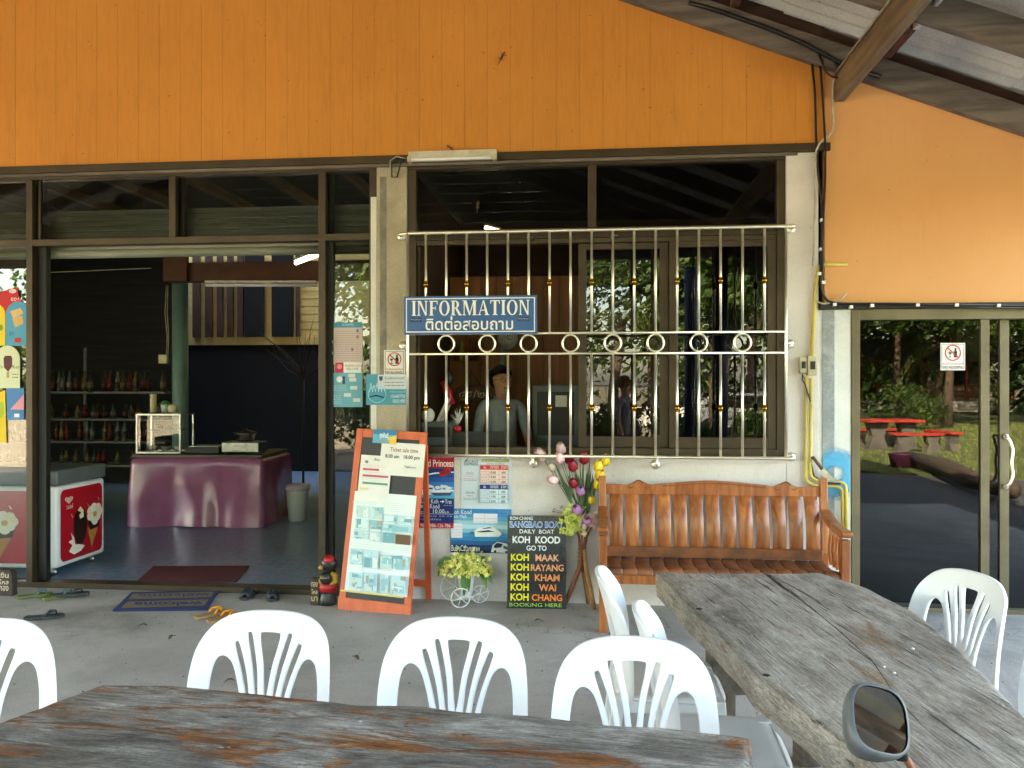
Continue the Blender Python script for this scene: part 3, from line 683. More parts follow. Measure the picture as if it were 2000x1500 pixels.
F.scribble(655, 645, 704, 706, flat((160, 140, 146)), 14, .7, 8)
for p_ in ((653, 665), (653, 687), (700, 644), (700, 656), (690, 680)): F.rect(p_[0], p_[1], p_[0]+4, p_[1]+6, grey_i)
F.done()
t, F = poster('notice', 'red and white welcome card between the two window notices', 'notice', 655, 708, 706, 728, .0845, white)
F.rect(655, 708, 671, 728, flat((206, 52, 84))).disc(663, 716, 5, 5, flat((236, 150, 160))).text('ยินดีต้อนรับ', 674, 711, 704, 716, red, res=1).text('WELCOME', 676, 718, 700, 723, grey_i, res=1); F.done()
t, F = poster('notice', 'tall blue notice with small drawings under the welcome card', 'notice', 648, 728, 708, 795, .086, teal2)
F.disc(663, 741, 6, 6, white).rect(669, 735, 674, 750, flat((50, 70, 90)))
for p_ in ((682, 738), (684, 754), (672, 768), (690, 778), (680, 730)): F.rect(p_[0], p_[1], p_[0]+14, p_[1]+7, flat((214, 226, 230)))
F.scribble(652, 752, 678, 764, flat((190, 222, 232)), 4, .8, 2).scribble(652, 770, 668, 790, flat((190, 222, 232)), 5, .8, 3); F.done()
# big posters under the window
t, F = poster('poster', 'red and blue ferry poster headed Princess beside the orange frame board', 'poster', 770, 890, 887, 1031, -.001, navy)
F.rect(770, 890, 887, 914, flat((190, 32, 44))).text('Koh Kood Princess', 790, 897, 886, 911, white, bold=.012).text('เรือเร็วเกาะกูด', 846, 890.5, 884, 894.5, flat((236, 200, 190)), res=1)
for i in range(6): F.rect(770, 914+i*9, 887, 923+i*9, flat([(24, 60, 128), (26, 74, 146), (34, 92, 166), (54, 120, 190), (96, 158, 210), (150, 196, 226)][i]))
rgp = random.Random(5)
for i in range(16): F.disc(850+rgp.uniform(-20, 34), 957+rgp.uniform(-9, 6), rgp.uniform(3, 7), rgp.uniform(2, 4.5), flat((220, 234, 244)), 10)
F.rect(770, 962, 887, 973, flat((70, 176, 206)))
F.poly([(815, 930), (850, 922), (887, 920), (887, 922), (850, 925), (815, 933)], white)
F.poly([(858, 921), (874, 913), (880, 914), (882, 922), (866, 930), (860, 929)], red).text('350 ฿', 861, 916, 878, 926, ink, bold=.01)
F.poly([(820, 947), (845, 949), (852, 957), (848, 965), (820, 967)], white).rect(822, 952, 846, 955, navy)
F.poly([(840, 961), (885, 959), (880, 967), (850, 968)], flat((60, 80, 120))).poly([(846, 957), (876, 956), (882, 961), (842, 962)], white)
F.rect(770, 973, 887, 1022, flat((24, 44, 112))).rect(838, 974, 839, 1002, white).rect(790, 1003, 887, 1004, flat((170, 180, 210)))
F.text('Koh', 822, 975, 835, 983, white, res=2).text('Kood', 818, 984, 836, 992, white, res=2).text('Koh', 843, 974, 857, 983, white, res=2).text('Kood', 841, 984, 859, 993, white, res=2).text('Trat', 870, 975, 883, 983, white, res=2).text('(Laem Sok)', 868, 985, 884, 988, flat((190, 200, 224)), res=1)
F.line([(861, 979), (866, 979)], 1.6, white).poly([(865, 976), (869, 979), (865, 982)], white).text('10.00', 847, 994, 869, 1002, white, res=2).text('a.m.', 870, 998, 879, 1002, white, res=1).text('p.m.', 824, 998, 832, 1002, white, res=1)
F.text('Trat city to pier   10.30 - 11.40', 823, 1006, 884, 1010, flat((200, 208, 228)), res=1).text('to a hotel on Koh Kood', 820, 1012, 862, 1016, flat((200, 208, 228)), res=1)
F.rect(770, 1021, 887, 1031, flat((190, 32, 44))).text('900 - 086-126-786', 822, 1022.5, 881, 1029.5, white, res=2); F.done()
t, F = poster('poster', 'pale timetable poster with a red and a blue table under the grille', 'poster', 901, 892, 999, 1012, -.001, flat((206, 220, 230)))
F.rect(902, 1000, 998, 1004, flat((150, 180, 200))).rect(902, 1004, 998, 1011, flat((90, 120, 150)))
for k in range(3): F.poly([(905+k*31, 1004), (912+k*31, 1000), (926+k*31, 999), (932+k*31, 1005), (925+k*31, 1009), (908+k*31, 1009)], flat((206, 212, 218))).rect(910+k*31, 1002, 924+k*31, 1004, flat((60, 70, 84)))
F.poly([(907, 902), (912, 895), (918, 893), (913, 896), (909, 903)], flat((60, 120, 70)))
F.text('KO KUT', 911, 898, 934, 903, flat((60, 66, 74)), res=1).text('EXPRESS', 907, 903.5, 934, 909, flat((60, 66, 74)), res=2)
F.text('ตารางการเดินเรือ', 941, 894, 994, 902, flat((92, 84, 30)), bold=.03, res=2).text('ตารางการเดินเรือ', 941.4, 894.2, 993.6, 901.8, yel, res=2).text('TIME TABLE', 950, 903.5, 986, 907, flat((170, 176, 184)), res=1)
for (v0, hc, bg_, col, rows) in ((908, flat((214, 60, 64)), flat((246, 220, 214)), flat((200, 90, 90)), (('10:00', '600'), ('13:00', '350'), ('15:00', '600'))), (946, flat((30, 46, 120)), flat((212, 232, 240)), flat((60, 84, 150)), (('10:00', '350'), ('11:00', '600'), ('13:00', '600')))):
    F.rect(938, v0, 993, v0+36, col).rect(938.6, v0+9, 992.4, v0+35.4, bg_).rect(938, v0, 993, v0+9, hc)
    for i_, (u_, wd_, s_) in enumerate(((945, 5, 'เรือ'), (958, 16, 'เวลาออก'), (979, 13, 'ราคา'))): F.text(s_, u_, v0+1.5, u_+wd_, v0+7, white, res=1)
    for i_, (tm, pr) in enumerate(rows):
        v = v0+10+i_*9; F.text(tm, 957, v+2, 969, v+6.5, ink, res=2, bold=.01).text(pr, 980, v+2, 988, v+6.5, ink, res=2, bold=.01).scribble(940, v+1, 952, v+7, grey_i, 2, .8, i_+7)
        if i_: F.rect(938, v-.8, 993, v-.3, col)
    F.rect(954, v0+9, 954.5, v0+36, col).rect(975, v0+9, 975.5, v0+36, col)
F.text('เที่ยวไป', 912, 920, 926, 926, flat((206, 90, 100)), res=1).text('Departure', 910, 928, 928, 931, flat((206, 110, 116)), res=1).text('เที่ยวกลับ', 911, 958, 928, 964, ink, res=1).text('Return', 914, 966, 925, 969, ink, res=1)
F.scribble(907, 933, 932, 939, flat((200, 110, 120)), 2, .9, 5).scribble(907, 971, 932, 977, grey_i, 2, .9, 6); F.done()
t, F = poster('poster', 'blue Bus+Catamaran poster with a white boat above the flower pot', 'poster', 880, 993, 999, 1081, -.0035, flat((44, 140, 196)))
cols = [(40, 132, 190), (52, 146, 202), (84, 172, 216), (150, 208, 232), (196, 228, 238), (140, 204, 226), (54, 160, 206), (40, 138, 192), (30, 100, 156), (22, 60, 110), (20, 40, 76)]
for i, c in enumerate(cols): F.rect(880, 993+i*8, 999, 1001+i*8, flat(c))
F.text('Koh Kood', 882, 995, 921, 1004, white, res=2).text('Koh Mak', 882, 1005, 912, 1012, white, res=2).text('Bangkok Pattaya', 882, 1014, 924, 1020, flat((220, 220, 110)), res=2).text('BOONSIRI', 974, 996, 997, 1000, flat((150, 160, 220)), res=1)
F.rect(925, 1002, 972, 1021, flat((236, 234, 240))).rect(925, 1011, 972, 1011.5, flat((200, 150, 160))).rect(947, 1002, 947.5, 1021, flat((200, 150, 160))).scribble(928, 1004, 970, 1020, flat((222, 196, 204)), 3, .8, 9)
F.rect(882, 1022, 904, 1051, flat((236, 234, 240))).scribble(884, 1026, 902, 1048, flat((222, 186, 196)), 4, .9, 10)
F.poly([(928, 1043), (927, 1036), (938, 1029), (946, 1029), (950, 1026), (962, 1027), (978, 1037), (981, 1042), (975, 1047), (929, 1048)], white).poly([(930, 1038), (955, 1034), (968, 1037), (940, 1039)], ink).poly([(943, 1031), (957, 1028), (963, 1030), (945, 1032)], flat((40, 60, 80))).poly([(919, 1038), (928, 1038), (928, 1045), (919, 1043)], flat((70, 130, 170)))
F.poly([(960, 1078), (963, 1064), (972, 1057), (990, 1060), (998, 1068), (998, 1079)], flat((206, 212, 218))).poly([(965, 1065), (972, 1059), (983, 1061), (980, 1068), (967, 1070)], flat((40, 50, 60))).poly([(984, 1064), (996, 1068), (996, 1074), (984, 1070)], flat((60, 80, 96))).disc(968, 1076, 2.5, 2.5, ink).disc(990, 1077, 2.5, 2.5, ink)
F.text('Bus+Catamaran', 883, 1065, 938, 1077, white, res=2); F.done()
# black boat sign leaning at the wall foot
b0, b1 = G(990, 1188), G(1106, 1190); wS = (b1-b0).length; ang = math.atan2(b1.y-b0.y, b1.x-b0.x)
top = W(1048, 1011, 0.0); hS = 1.0; lean = math.atan2(.09, .64); hS = .655
BS = thing('boat_sign', 'black painted board listing Koh Chang island boats in yellow and orange', 'sign', b0, rot=(-lean, 0, ang))
m, nt_, bs_ = _new('sign_black'); v_ = coords(nt_)
nt_.links.new(ramp(nt_, noise(nt_, v_, 2.5, 6), [(.4, lin((14, 14, 18))), (.75, lin((44, 52, 66)))]), bs_.inputs['Base Color']); bs_.inputs['Roughness'].default_value = .26
MB().box((0, 0, 0), (wS, .012, hS), 'sign_black').build('board', BS, bev=.002)
F = Flat(BS, [(990, 1011), (1107, 1011), (1107, 1190), (990, 1190)], wS, hS, 0)
yl = flat((238, 226, 56)); og = flat((240, 158, 84)); bl = flat((58, 128, 206)); lg = flat((150, 205, 80))
F.text('KOH CHANG', 995, 1013, 1040, 1020, white, res=2, bold=.008).text('BANGBAO BOAT', 994, 1022, 1101, 1035, white, bold=.045).text('BANGBAO BOAT', 995, 1023, 1100, 1034, bl, bold=.012)
F.text('DAILY  BOAT', 1014, 1038, 1083, 1046, white, res=2, bold=.01).text('KOH  KOOD', 1000, 1051, 1095, 1065, white, bold=.03).text('GO TO', 1028, 1069, 1068, 1079, white, bold=.015)
for i, (s_, u0, u1) in enumerate((('MAAK', 1046, 1093), ('RAYANG', 1037, 1102), ('KHAM', 1045, 1094), ('WAI', 1053, 1087), ('CHANG', 1039, 1099))):
    v = 1085+i*19; F.text('KOH', 997, v, 1033, v+14, yl, bold=.03).text(s_, u0, v+1, u1, v+14, flat((242, 176-i*12, 140-i*22)), bold=.025)
F.text('BOOKiNG HERE', 995, 1179, 1098, 1186, lg, res=2); F.done('lettering')

# ------------------------------------------------------------------ orange A-frame board
b0, b1 = G(661, 1189), G(801, 1200); wA = (b1-b0).length; ang = math.atan2(b1.y-b0.y, b1.x-b0.x)
AF = thing('frame_board', 'orange wooden A-frame board covered with papers and photographs', 'sign board', b0, rz=ang)
pm('orange_wood', (218, 104, 62), (200, 88, 50), 5, rough=.45, stretch=(3, 3, 1), bmp=.08); pm('slate', (52, 54, 58), (36, 38, 42), 3, rough=.5)
hA = 1.29; ln = math.atan2(.20, 1.25)
FR = sub_empty('front_leaf', AF, rot=(-ln, R(2.2), 0))
sk = .105
def rail(p0, p1, wd, nm): MB().bar(p0, p1, wd, .022, 'orange_wood', up=(0, -1, 0)).build(nm, FR, bev=.003)
MB().box((.0, -.011, .0), (.05, .011, hA), 'orange_wood').build('stile', FR, bev=.003)
MB().box((wA-.05, -.011, .0), (wA, .011, hA), 'orange_wood').build('stile', FR, bev=.003)
MB().box((-.003, -.0135, .0), (wA+.003, .0135, .085), 'orange_wood').build('rail', FR, bev=.003)
MB().box((.0505, -.0105, hA-.06), (wA-.0505, .0105, hA), 'orange_wood').build('rail', FR, bev=.003)
MB().box((.0507, -.002, .0852), (wA-.0507, .004, hA-.0602), 'slate').build('board', FR)
BK = sub_empty('rear_leaf', AF, loc=(0, .40, 0), rot=(.165, R(2.2), 0))
MB().box((.075, -.011, 0), (.115, .011, 1.2), 'orange_wood').build('stile', BK, bev=.003); MB().box((wA-.035, -.011, 0), (wA+.005, .011, 1.2), 'orange_wood').build('stile', BK, bev=.003); MB().box((.1155, -.009, .12), (wA-.0355, .009, .17), 'orange_wood').build('rail', BK, bev=.003)
def aframe_sheet(label, quad, draw, y, base='paper'):
    q = [(697, 833), (827, 836), (801, 1200), (661, 1189)]
    ff = Flat(None, q, wA, hA, 0); P = [ff.uv(*p) for p in quad]
    x0 = min(P[0][0], P[3][0]); x1 = max(P[1][0], P[2][0]); z0 = min(P[2][1], P[3][1]); z1 = max(P[0][1], P[1][1])
    t = thing('paper_sheet', label, 'paper', (0, 0, 0)); t.matrix_world = AFM @ Matrix.Translation((x0, y, z0))
    w_, h_ = x1-x0, z1-z0
    MB().box((0, 0, 0), (w_, .0006, h_), base).build('sheet', t)
    f = Flat(t, quad, w_, h_, 0, step=.0003); draw(f); f.done()
AFM = Matrix.Translation(b0) @ Matrix.Rotation(ang, 4, 'Z') @ Matrix.Rotation(R(2.2), 4, 'Y') @ Matrix.Rotation(-ln, 4, 'X')
def d1(F):
    F.text('Ticket sale time', 761, 866, 812, 874, flat((150, 54, 44)), res=2, bold=.01).text('8.00 am   18.00 pm', 752, 879, 815, 888, ink, res=2, bold=.02).text('Thank you.', 787, 898, 809, 904, ink, res=1)
aframe_sheet('white Ticket sale time sheet on the orange A-frame board', [(745, 857), (826, 858), (821, 922), (740, 918)], d1, -.0165)
def d2(F):
    F.text('ซันแชลเล่', 729, 889, 752, 895, ink, res=1, bold=.01).disc(716, 898, 3, 3, grey_i)
    for v, c in ((910, (196, 84, 116)), (922, (196, 84, 116)), (936, (84, 150, 130))): F.rect(710, v, 755, v+4, flat(c))
    F.scribble(710, 902, 750, 908, flat((214, 170, 180)), 2, .6, 3).scribble(710, 915, 750, 920, flat((214, 170, 180)), 1, .6, 4).scribble(710, 927, 750, 934, flat((190, 200, 190)), 2, .6, 5).rect(708, 947, 722, 951, flat((226, 216, 150)))
aframe_sheet('narrow white price sheet with red and green bars on the A-frame board', [(706, 885), (760, 887), (757, 974), (701, 970)], d2, -.0145)
rga = random.Random(11)
def d3(F):
    for (u0, v0, u1, v1) in ((697, 985, 724, 1008), (726, 985, 747, 1008), (695, 1010, 722, 1028), (724, 1010, 746, 1028), (694, 1030, 722, 1047), (723, 1030, 745, 1050), (749, 997, 772, 1012), (774, 997, 802, 1012), (748, 1014, 800, 1028), (747, 1030, 772, 1050), (688, 1066, 712, 1096), (714, 1066, 742, 1100), (746, 1072, 768, 1096), (770, 1072, 798, 1096), (688, 1110, 714, 1138), (716, 1108, 742, 1142), (748, 1110, 764, 1140), (768, 1108, 796, 1140)):
        F.rect(u0, v0, u1, v1, flat((186, 218, 224)))
        for k in range(7):
            a_, b_ = sorted((rga.uniform(u0, u1), rga.uniform(u0, u1))); c_, d_ = sorted((rga.uniform(v0, v1), rga.uniform(v0, v1)))
            b_ = max(b_, a_+2); d_ = max(d_, c_+2)
            F.poly([(a_, c_), (b_, c_+rga.uniform(-2, 2)), (b_, d_), (a_, d_+rga.uniform(-2, 2))], flat(rga.choice([(140, 196, 206), (216, 236, 238), (112, 170, 180), (198, 216, 206), (226, 232, 232), (160, 190, 200), (170, 168, 150)])))
    F.rect(775, 1032, 802, 1050, flat((112, 84, 60)))
    F.scribble(694, 976, 740, 982, flat((196, 206, 210)), 2, .6, 1).scribble(752, 974, 790, 992, flat((190, 200, 215)), 5, .5, 2).scribble(690, 1054, 800, 1062, flat((196, 210, 212)), 2, .6, 3)
    F.rect(676, 1143, 796, 1146, flat((214, 196, 110)))
aframe_sheet('large laminated sheet of pale blue room photographs on the A-frame board', [(694, 958), (806, 962), (796, 1152), (675, 1146)], d3, -.0128, flat((232, 238, 238)))
def d4(F):
    F.rect(730, 833, 772, 842, flat((40, 130, 176))).poly([(755, 848), (772, 842), (772, 860), (760, 860)], flat((240, 200, 90))).text('สุขสันต์', 741, 838, 757, 851, white, res=1, bold=.03).text('วันสงกรานต์', 737, 852, 760, 857, flat((230, 120, 110)), res=1)
aframe_sheet('small blue festival card clipped to the top of the A-frame board', [(730, 833), (772, 834), (771, 860), (728, 859)], d4, -.0185, flat((88, 176, 206)))

# ------------------------------------------------------------------ bench
bx0, bx1, byf, byb = .0, 1.555, -.70, -.17
BN = thing('wooden_bench', 'varnished brown wooden bench with curved slats and carved top rail', 'bench', (0, 0, 0))
def prof(z): return byb-.035-.10*(.95-z)/.5-.045*math.sin((z-.42)/.5*2*math.pi)
n = 13; span = bx1-bx0-.12
for i in range(n):
    x0 = bx0+.065+i*span/n+.008; x1 = bx0+.065+(i+1)*span/n-.012
    zs = [.47+.36*k/12 for k in range(13)]
    # S-curved slat
    vs = []
    for z in zs:
        y = byb-.02-.16*max(0,(.83-z)/.36)**1.2*.5-.035*math.sin((z-.47)/.36*math.pi*1.0)
        vs += [(x0, y, z), (x1, y, z), (x1, y+.016, z), (x0, y+.016, z)]
    fs = [(0, 1, 2, 3)[::-1], tuple(48+k for k in range(4))]
    for k in range(12): fs += [(4*k+j, 4*k+(j+1) % 4, 4*k+4+(j+1) % 4, 4*k+4+j) for j in range(4)]
    MB().add(vs, fs, 'bench_wood', True).build('back_slat', BN, bev=.003, seg=1)
# carved crest rail
cr = []
for i in range(61):
    t_ = i/60; x = bx0+.05+t_*(bx1-bx0-.1); h_ = .895+.032*math.exp(-((t_-.5)/.2)**2)
    for c_ in (.155, .845): h_ += .026*math.exp(-((t_-c_)/.035)**2)
    for c_ in (.095, .215, .785, .905): h_ -= .008*math.exp(-((t_-c_)/.02)**2)
    cr.append((x, h_))
MB().prism([(bx0+.05, .825)]+[(bx1-.05, .825)]+cr[::-1], byb-.02, byb+.012, 'bench_wood').build('crest_rail', BN, bev=.004)
for sx in (.155, .845):
    cxx = bx0+.05+sx*(bx1-bx0-.1)
    MB().tube(arc((cxx, byb-.021, .895), .03, 15, 165, 10), .0045, 'bench_worn', 6).tube(arc((cxx-.055, byb-.021, .888), .018, 190, 330, 6), .004, 'bench_worn', 6).tube(arc((cxx+.055, byb-.021, .888), .018, 210, 350, 6), .004, 'bench_worn', 6).build('carving', BN)
MB().tube([(x, byb-.021, h_-.016) for x, h_ in cr[16:46]], .0035, 'bench_worn', 6).build('carving', BN)
MB().box((bx0+.055, byb-.118, .408), (bx1-.055, byb-.088, .478), 'bench_worn').build('back_rail', BN, bev=.004)
ns = 15
for i in range(ns):
    x0 = bx0+.05+i*(bx1-bx0-.1)/ns+.002; x1 = bx0+.05+(i+1)*(bx1-bx0-.1)/ns-.003
    pr = [(byb-.10, .405), (byb-.2, .395), (byb-.32, .392), (byb-.42, .408), (byf+.04, .418), (byf+.012, .408), (byf, .385)]
    vs = []
    for y, z in pr: vs += [(x0, y, z), (x1, y, z), (x1, y+.004, z-.018), (x0, y+.004, z-.018)]
    fs = [(0, 1, 2, 3)[::-1], tuple(24+k for k in range(4))]
    for k in range(6): fs += [(4*k+j, 4*k+(j+1) % 4, 4*k+4+(j+1) % 4, 4*k+4+j) for j in range(4)]
    MB().add(vs, fs, 'bench_worn', True).build('seat_slat', BN, bev=.002, seg=1)
MB().box((bx0+.05, byf+.003, .315), (bx1-.05, byf+.03, .375), 'bench_wood').build('front_rail', BN, bev=.004)
MB().box((bx0+.05, byb-.03, .3), (bx1-.05, byb-.01, .36), 'bench_wood').build('rear_rail', BN, bev=.004)
for sx in (bx0, bx1-.05):
    MB().prism([(byb-.03, 0), (byb+.02, 0), (byb-.02, .45), (byb+.02, .95), (byb-.03, .955), (byb-.07, .45)], sx, sx+.05, 'bench_wood', axes='yz').build('leg', BN, bev=.005)
    MB().prism([(byf-.005, 0), (byf+.05, 0), (byf+.06, .4), (byf+.045, .625), (byf-.012, .625), (byf-.008, .3)], sx, sx+.052, 'bench_wood', axes='yz').build('leg', BN, bev=.005)
    ap = [(byb-.04, .70), (byb-.16, .672), (byb-.3, .645), (byf+.03, .632), (byf-.03, .645), (byf-.045, .665), (byf-.03, .685), (byf+.05, .685), (byb-.3, .695), (byb-.16, .722), (byb-.04, .745)]
    MB().prism(ap, sx-.008, sx+.06, 'bench_wood', axes='yz').build('armrest', BN, bev=.008)
    for k in range(4):
        y = byf+.1+k*.075
        MB().tube([(sx+.026, y, .40), (sx+.026, y+.035, .50), (sx+.026, y+.02, .58), (sx+.026, y-.01, .655)], .012, 'bench_wood', 8).build('arm_spindle', BN)
    MB().box((sx+.006, byf+.05, .3), (sx+.044, byb-.03, .36), 'bench_wood').build('side_rail', BN, bev=.004)

# ------------------------------------------------------------------ wall fittings
a, b = W(797, 298, -.06), W(970, 312, -.06)
FL = thing('tube_lamp', 'unlit white fluorescent batten lamp above the window grille', 'lamp', (0, 0, 0))
MB().box((a.x, -.055, b.z+.005), (b.x, -.036, a.z+.01), 'white_paint').build('batten', FL, bev=.003)
MB().tube([(a.x+.03, -.085, b.z+.012), (b.x-.03, -.085, b.z+.012)], .0135, 'white_plastic', 12).build('tube', FL)
for q in (a.x, b.x-.03): MB().box((q, -.1, b.z-.006), (q+.028, -.036, b.z+.034), 'conduit_grey').build('lamp_holder', FL, bev=.004)
MB().tube([(a.x, -.05, b.z+.02), (a.x-.08, -.05, b.z+.03), (a.x-.13, -.04, b.z), (a.x-.13, -.03, b.z-.1), (a.x-.09, -.03, b.z-.1), (a.x-.06, -.04, b.z), (a.x-.03, -.05, b.z+.025)], .006, 'black_cable', 6).tube([(a.x-.02, -.05, b.z+.03), (a.x-.09, -.045, b.z+.05), (a.x-.14, -.04, b.z+.02), (a.x-.14, -.03, b.z-.06), (a.x-.1, -.03, b.z-.09)], .005, 'white_cable', 6).build('flex', FL)
def cable(label, pts, r, mat, y=-.03, name='cable', clips=()):
    t = thing(name, label, 'cable'); P = [W(u, v, y) for u, v in pts]
    MB().tube(round_path(P, .06, 3), r, mat, 7).build('sheath', t)
    for u, v in clips:
        p = W(u, v, y); MB().box((p.x-.012, y-r-.004, p.z-.01), (p.x+.012, y+.026, p.z+.012), 'white_plastic').build('clip', t, bev=.002)
    return t
cable('left black cable hanging down the orange wall corner', [(1583, 92), (1592, 180), (1594, 270), (1598, 340), (1606, 400), (1605, 470), (1602, 545), (1606, 575), (1625, 597), (1700, 597), (1850, 599), (2040, 602)], .0085, 'black_cable', -.038, clips=((1606, 430), (1604, 487), (1600, 535)))
cable('right black cable hanging down the orange wall corner', [(1600, 95), (1606, 180), (1612, 280), (1612, 350), (1609, 410), (1606, 480), (1608, 515), (1603, 560), (1612, 588), (1640, 593), (1750, 593), (2040, 597)], .008, 'black_cable', -.046, clips=((1608, 552), (1630, 595), (1662, 600), (1703, 597), (1792, 596), (1868, 596), (1950, 597)))
cable('short black loop of cable between the rafters', [(1596, 95), (1612, 140), (1625, 150), (1640, 153), (1632, 120), (1602, 100)], .007, 'black_cable', -.1)
cable('pale twin cable running down the pillar edge', [(1640, 155), (1628, 155), (1625, 200), (1629, 250), (1620, 265), (1600, 278), (1592, 300), (1592, 400), (1590, 480), (1588, 520)], .0085, 'white_cable', -.04)
cable('white cable stub curling beside the yellow conduit', [(1594, 587), (1606, 594), (1640, 588), (1653, 572)], .006, 'white_cable', -.04)
cable('bundle of black cables lying on the rafter', [(1345, 5), (1400, 20), (1500, 55), (1560, 80), (1600, 100), (1650, 128), (1720, 150)], .016, 'black_cable', -.1)
def conduit(label, pts, r=.0135, y=-.02):
    t = thing('conduit', label, 'conduit'); P = [W(u, v, y) for u, v in pts]
    MB().tube(round_path(P, .05, 5), r, 'conduit', 10).build('pipe', t); return t
conduit('yellow conduit with bent arm above the switch boxes', [(1655, 517), (1599, 516), (1593, 560), (1585, 700)])
conduit('left yellow conduit dropping from the switch boxes to the bench', [(1574, 735), (1574, 940), (1590, 948), (1645, 950), (1646, 1045)], .0125)
conduit('right yellow conduit dropping from the switch boxes to the bench', [(1584, 738), (1583, 932), (1600, 940), (1652, 942), (1653, 1045)], .0125, -.028)
t = thing('power_lead', 'thin black lead hanging beside the yellow conduits', 'cable')
MB().tube([W(u, v, -.035) for u, v in ((1568, 730), (1567, 742), (1572, 750), (1585, 790), (1584, 850), (1583, 900), (1590, 930), (1612, 942))], .005, 'black_cable', 6).build('sheath', t)
for k, (u0, v0, u1, v1) in enumerate(((1563, 697, 1578, 729), (1578, 695, 1597, 733))):
    a, b = W(u0, v0, -.06), W(u1, v1, -.06)
    t = thing('switch_box', ('smaller left cream switch box above the conduits', 'larger right cream switch box above the conduits')[k], 'switch box', (a.x, 0, b.z))
    w_, h_ = b.x-a.x, a.z-b.z
    MB().box((0, -.05-.01*k, 0), (w_-.002, -.001, h_), 'conduit_grey').build('cover', t, bev=.005)
    MB().box((w_*.25, -.056-.01*k, h_*.3), (w_*.75, -.048-.01*k, h_*.72), 'black').build('breaker', t, bev=.002)
    MB().box((w_*.42, -.062-.01*k, h_*.5), (w_*.58, -.055-.01*k, h_*.6), 'black').build('toggle', t, bev=.002)
t = thing('cleaver', 'kitchen cleaver wedged behind the conduit beside the blue spray paint', 'cleaver')
MB().prism([(p.x, p.z) for p in (W(1600, 922, -.05), W(1608, 913, -.05), W(1632, 938, -.05), W(1634, 943, -.05), W(1614, 940, -.05))], -.052, -.05, 'steel').build('blade', t)
MB().bar(W(1587, 892, -.051), W(1606, 917, -.051), .02, .024, pm('handle_wood', (96, 62, 48), (70, 46, 38), 8, rough=.5), up=(0, 1, 0)).build('handle', t, bev=.004)
t = thing('bracket', 'thin dark bracket ledge holding the cleaver by the bench', 'bracket')
MB().bar(W(1610, 942, -.03), W(1640, 944, -.03), .05, .012, 'black').build('ledge', t)
gk = pm('gecko_brown', (96, 66, 40), (60, 42, 28), 30, rough=.6)
def gecko(label, u, v, ang_, s_, y):
    p = W(u, v, y); t = thing('gecko', label, 'gecko', p, rot=(0, R(ang_), 0))
    mb = MB().tube([(0, 0, .05), (0, -.004, .04), (0, -.005, .028), (0, -.006, .01), (0, -.005, -.015), (0, -.003, -.03), (.004, -.002, -.05), (.0, -.002, -.075)], [.003, .0075, .005, .009, .008, .004, .003, .001], gk, 8)
    for sx in (1, -1):
        for z0 in (.018, -.018): mb.tube([(0, -.004, z0), (sx*.016, -.003, z0+.008), (sx*.024, -.002, z0-.004 if z0 < 0 else z0+.018)], [.0035, .0025, .002], gk, 6)
    o = mb.build('body', t); t.scale = (s_,)*3
gecko('brown gecko clinging to the upper orange boards', 980, 112, 30, .9, -.014)
gecko('gecko on the trim above the batten lamp', 880, 289, -55, .75, -.037)
gecko('gecko on the dark upper window pane', 933, 402, 8, .75, .062)
# lamp on the beam at the top right
t = thing('tube_lamp', 'white tube lamp hanging under the roof beam at the top right', 'lamp')
lp = [(1.80, -1.05-.0, 3.60)]
q0 = D(1792, 48, 5.05)
MB().tube([q0, q0+Vector((0, -1.15, 0))], .017, 'white_plastic', 12).build('tube', t)
for k in (0, -1.15): MB().box((q0.x-.018, q0.y+k-.02, q0.z-.02), (q0.x+.018, q0.y+k+.03, q0.z+.045), 'white_paint').build('lamp_holder', t, bev=.004)
MB().box((q0.x-.015, q0.y-1.2, q0.z+.03), (q0.x+.015, q0.y+.04, q0.z+.06), 'white_paint').build('batten', t, bev=.003)
MB().tube([q0+Vector((-.01, .03, .03)), q0+Vector((-.03, .06, -.03)), q0+Vector((-.07, .06, -.02)), q0+Vector((-.09, .04, .1))], .005, 'black_cable', 6).build('flex', t)
t = thing('cable', 'pale cable clipped along the left face of the roof beam', 'cable')
MB().tube([(1.64, -.06, 3.77), (1.638, -1.2, 3.775), (1.638, -3, 3.77), (1.638, -6, 3.775)], .008, 'white_cable', 6).build('sheath', t)
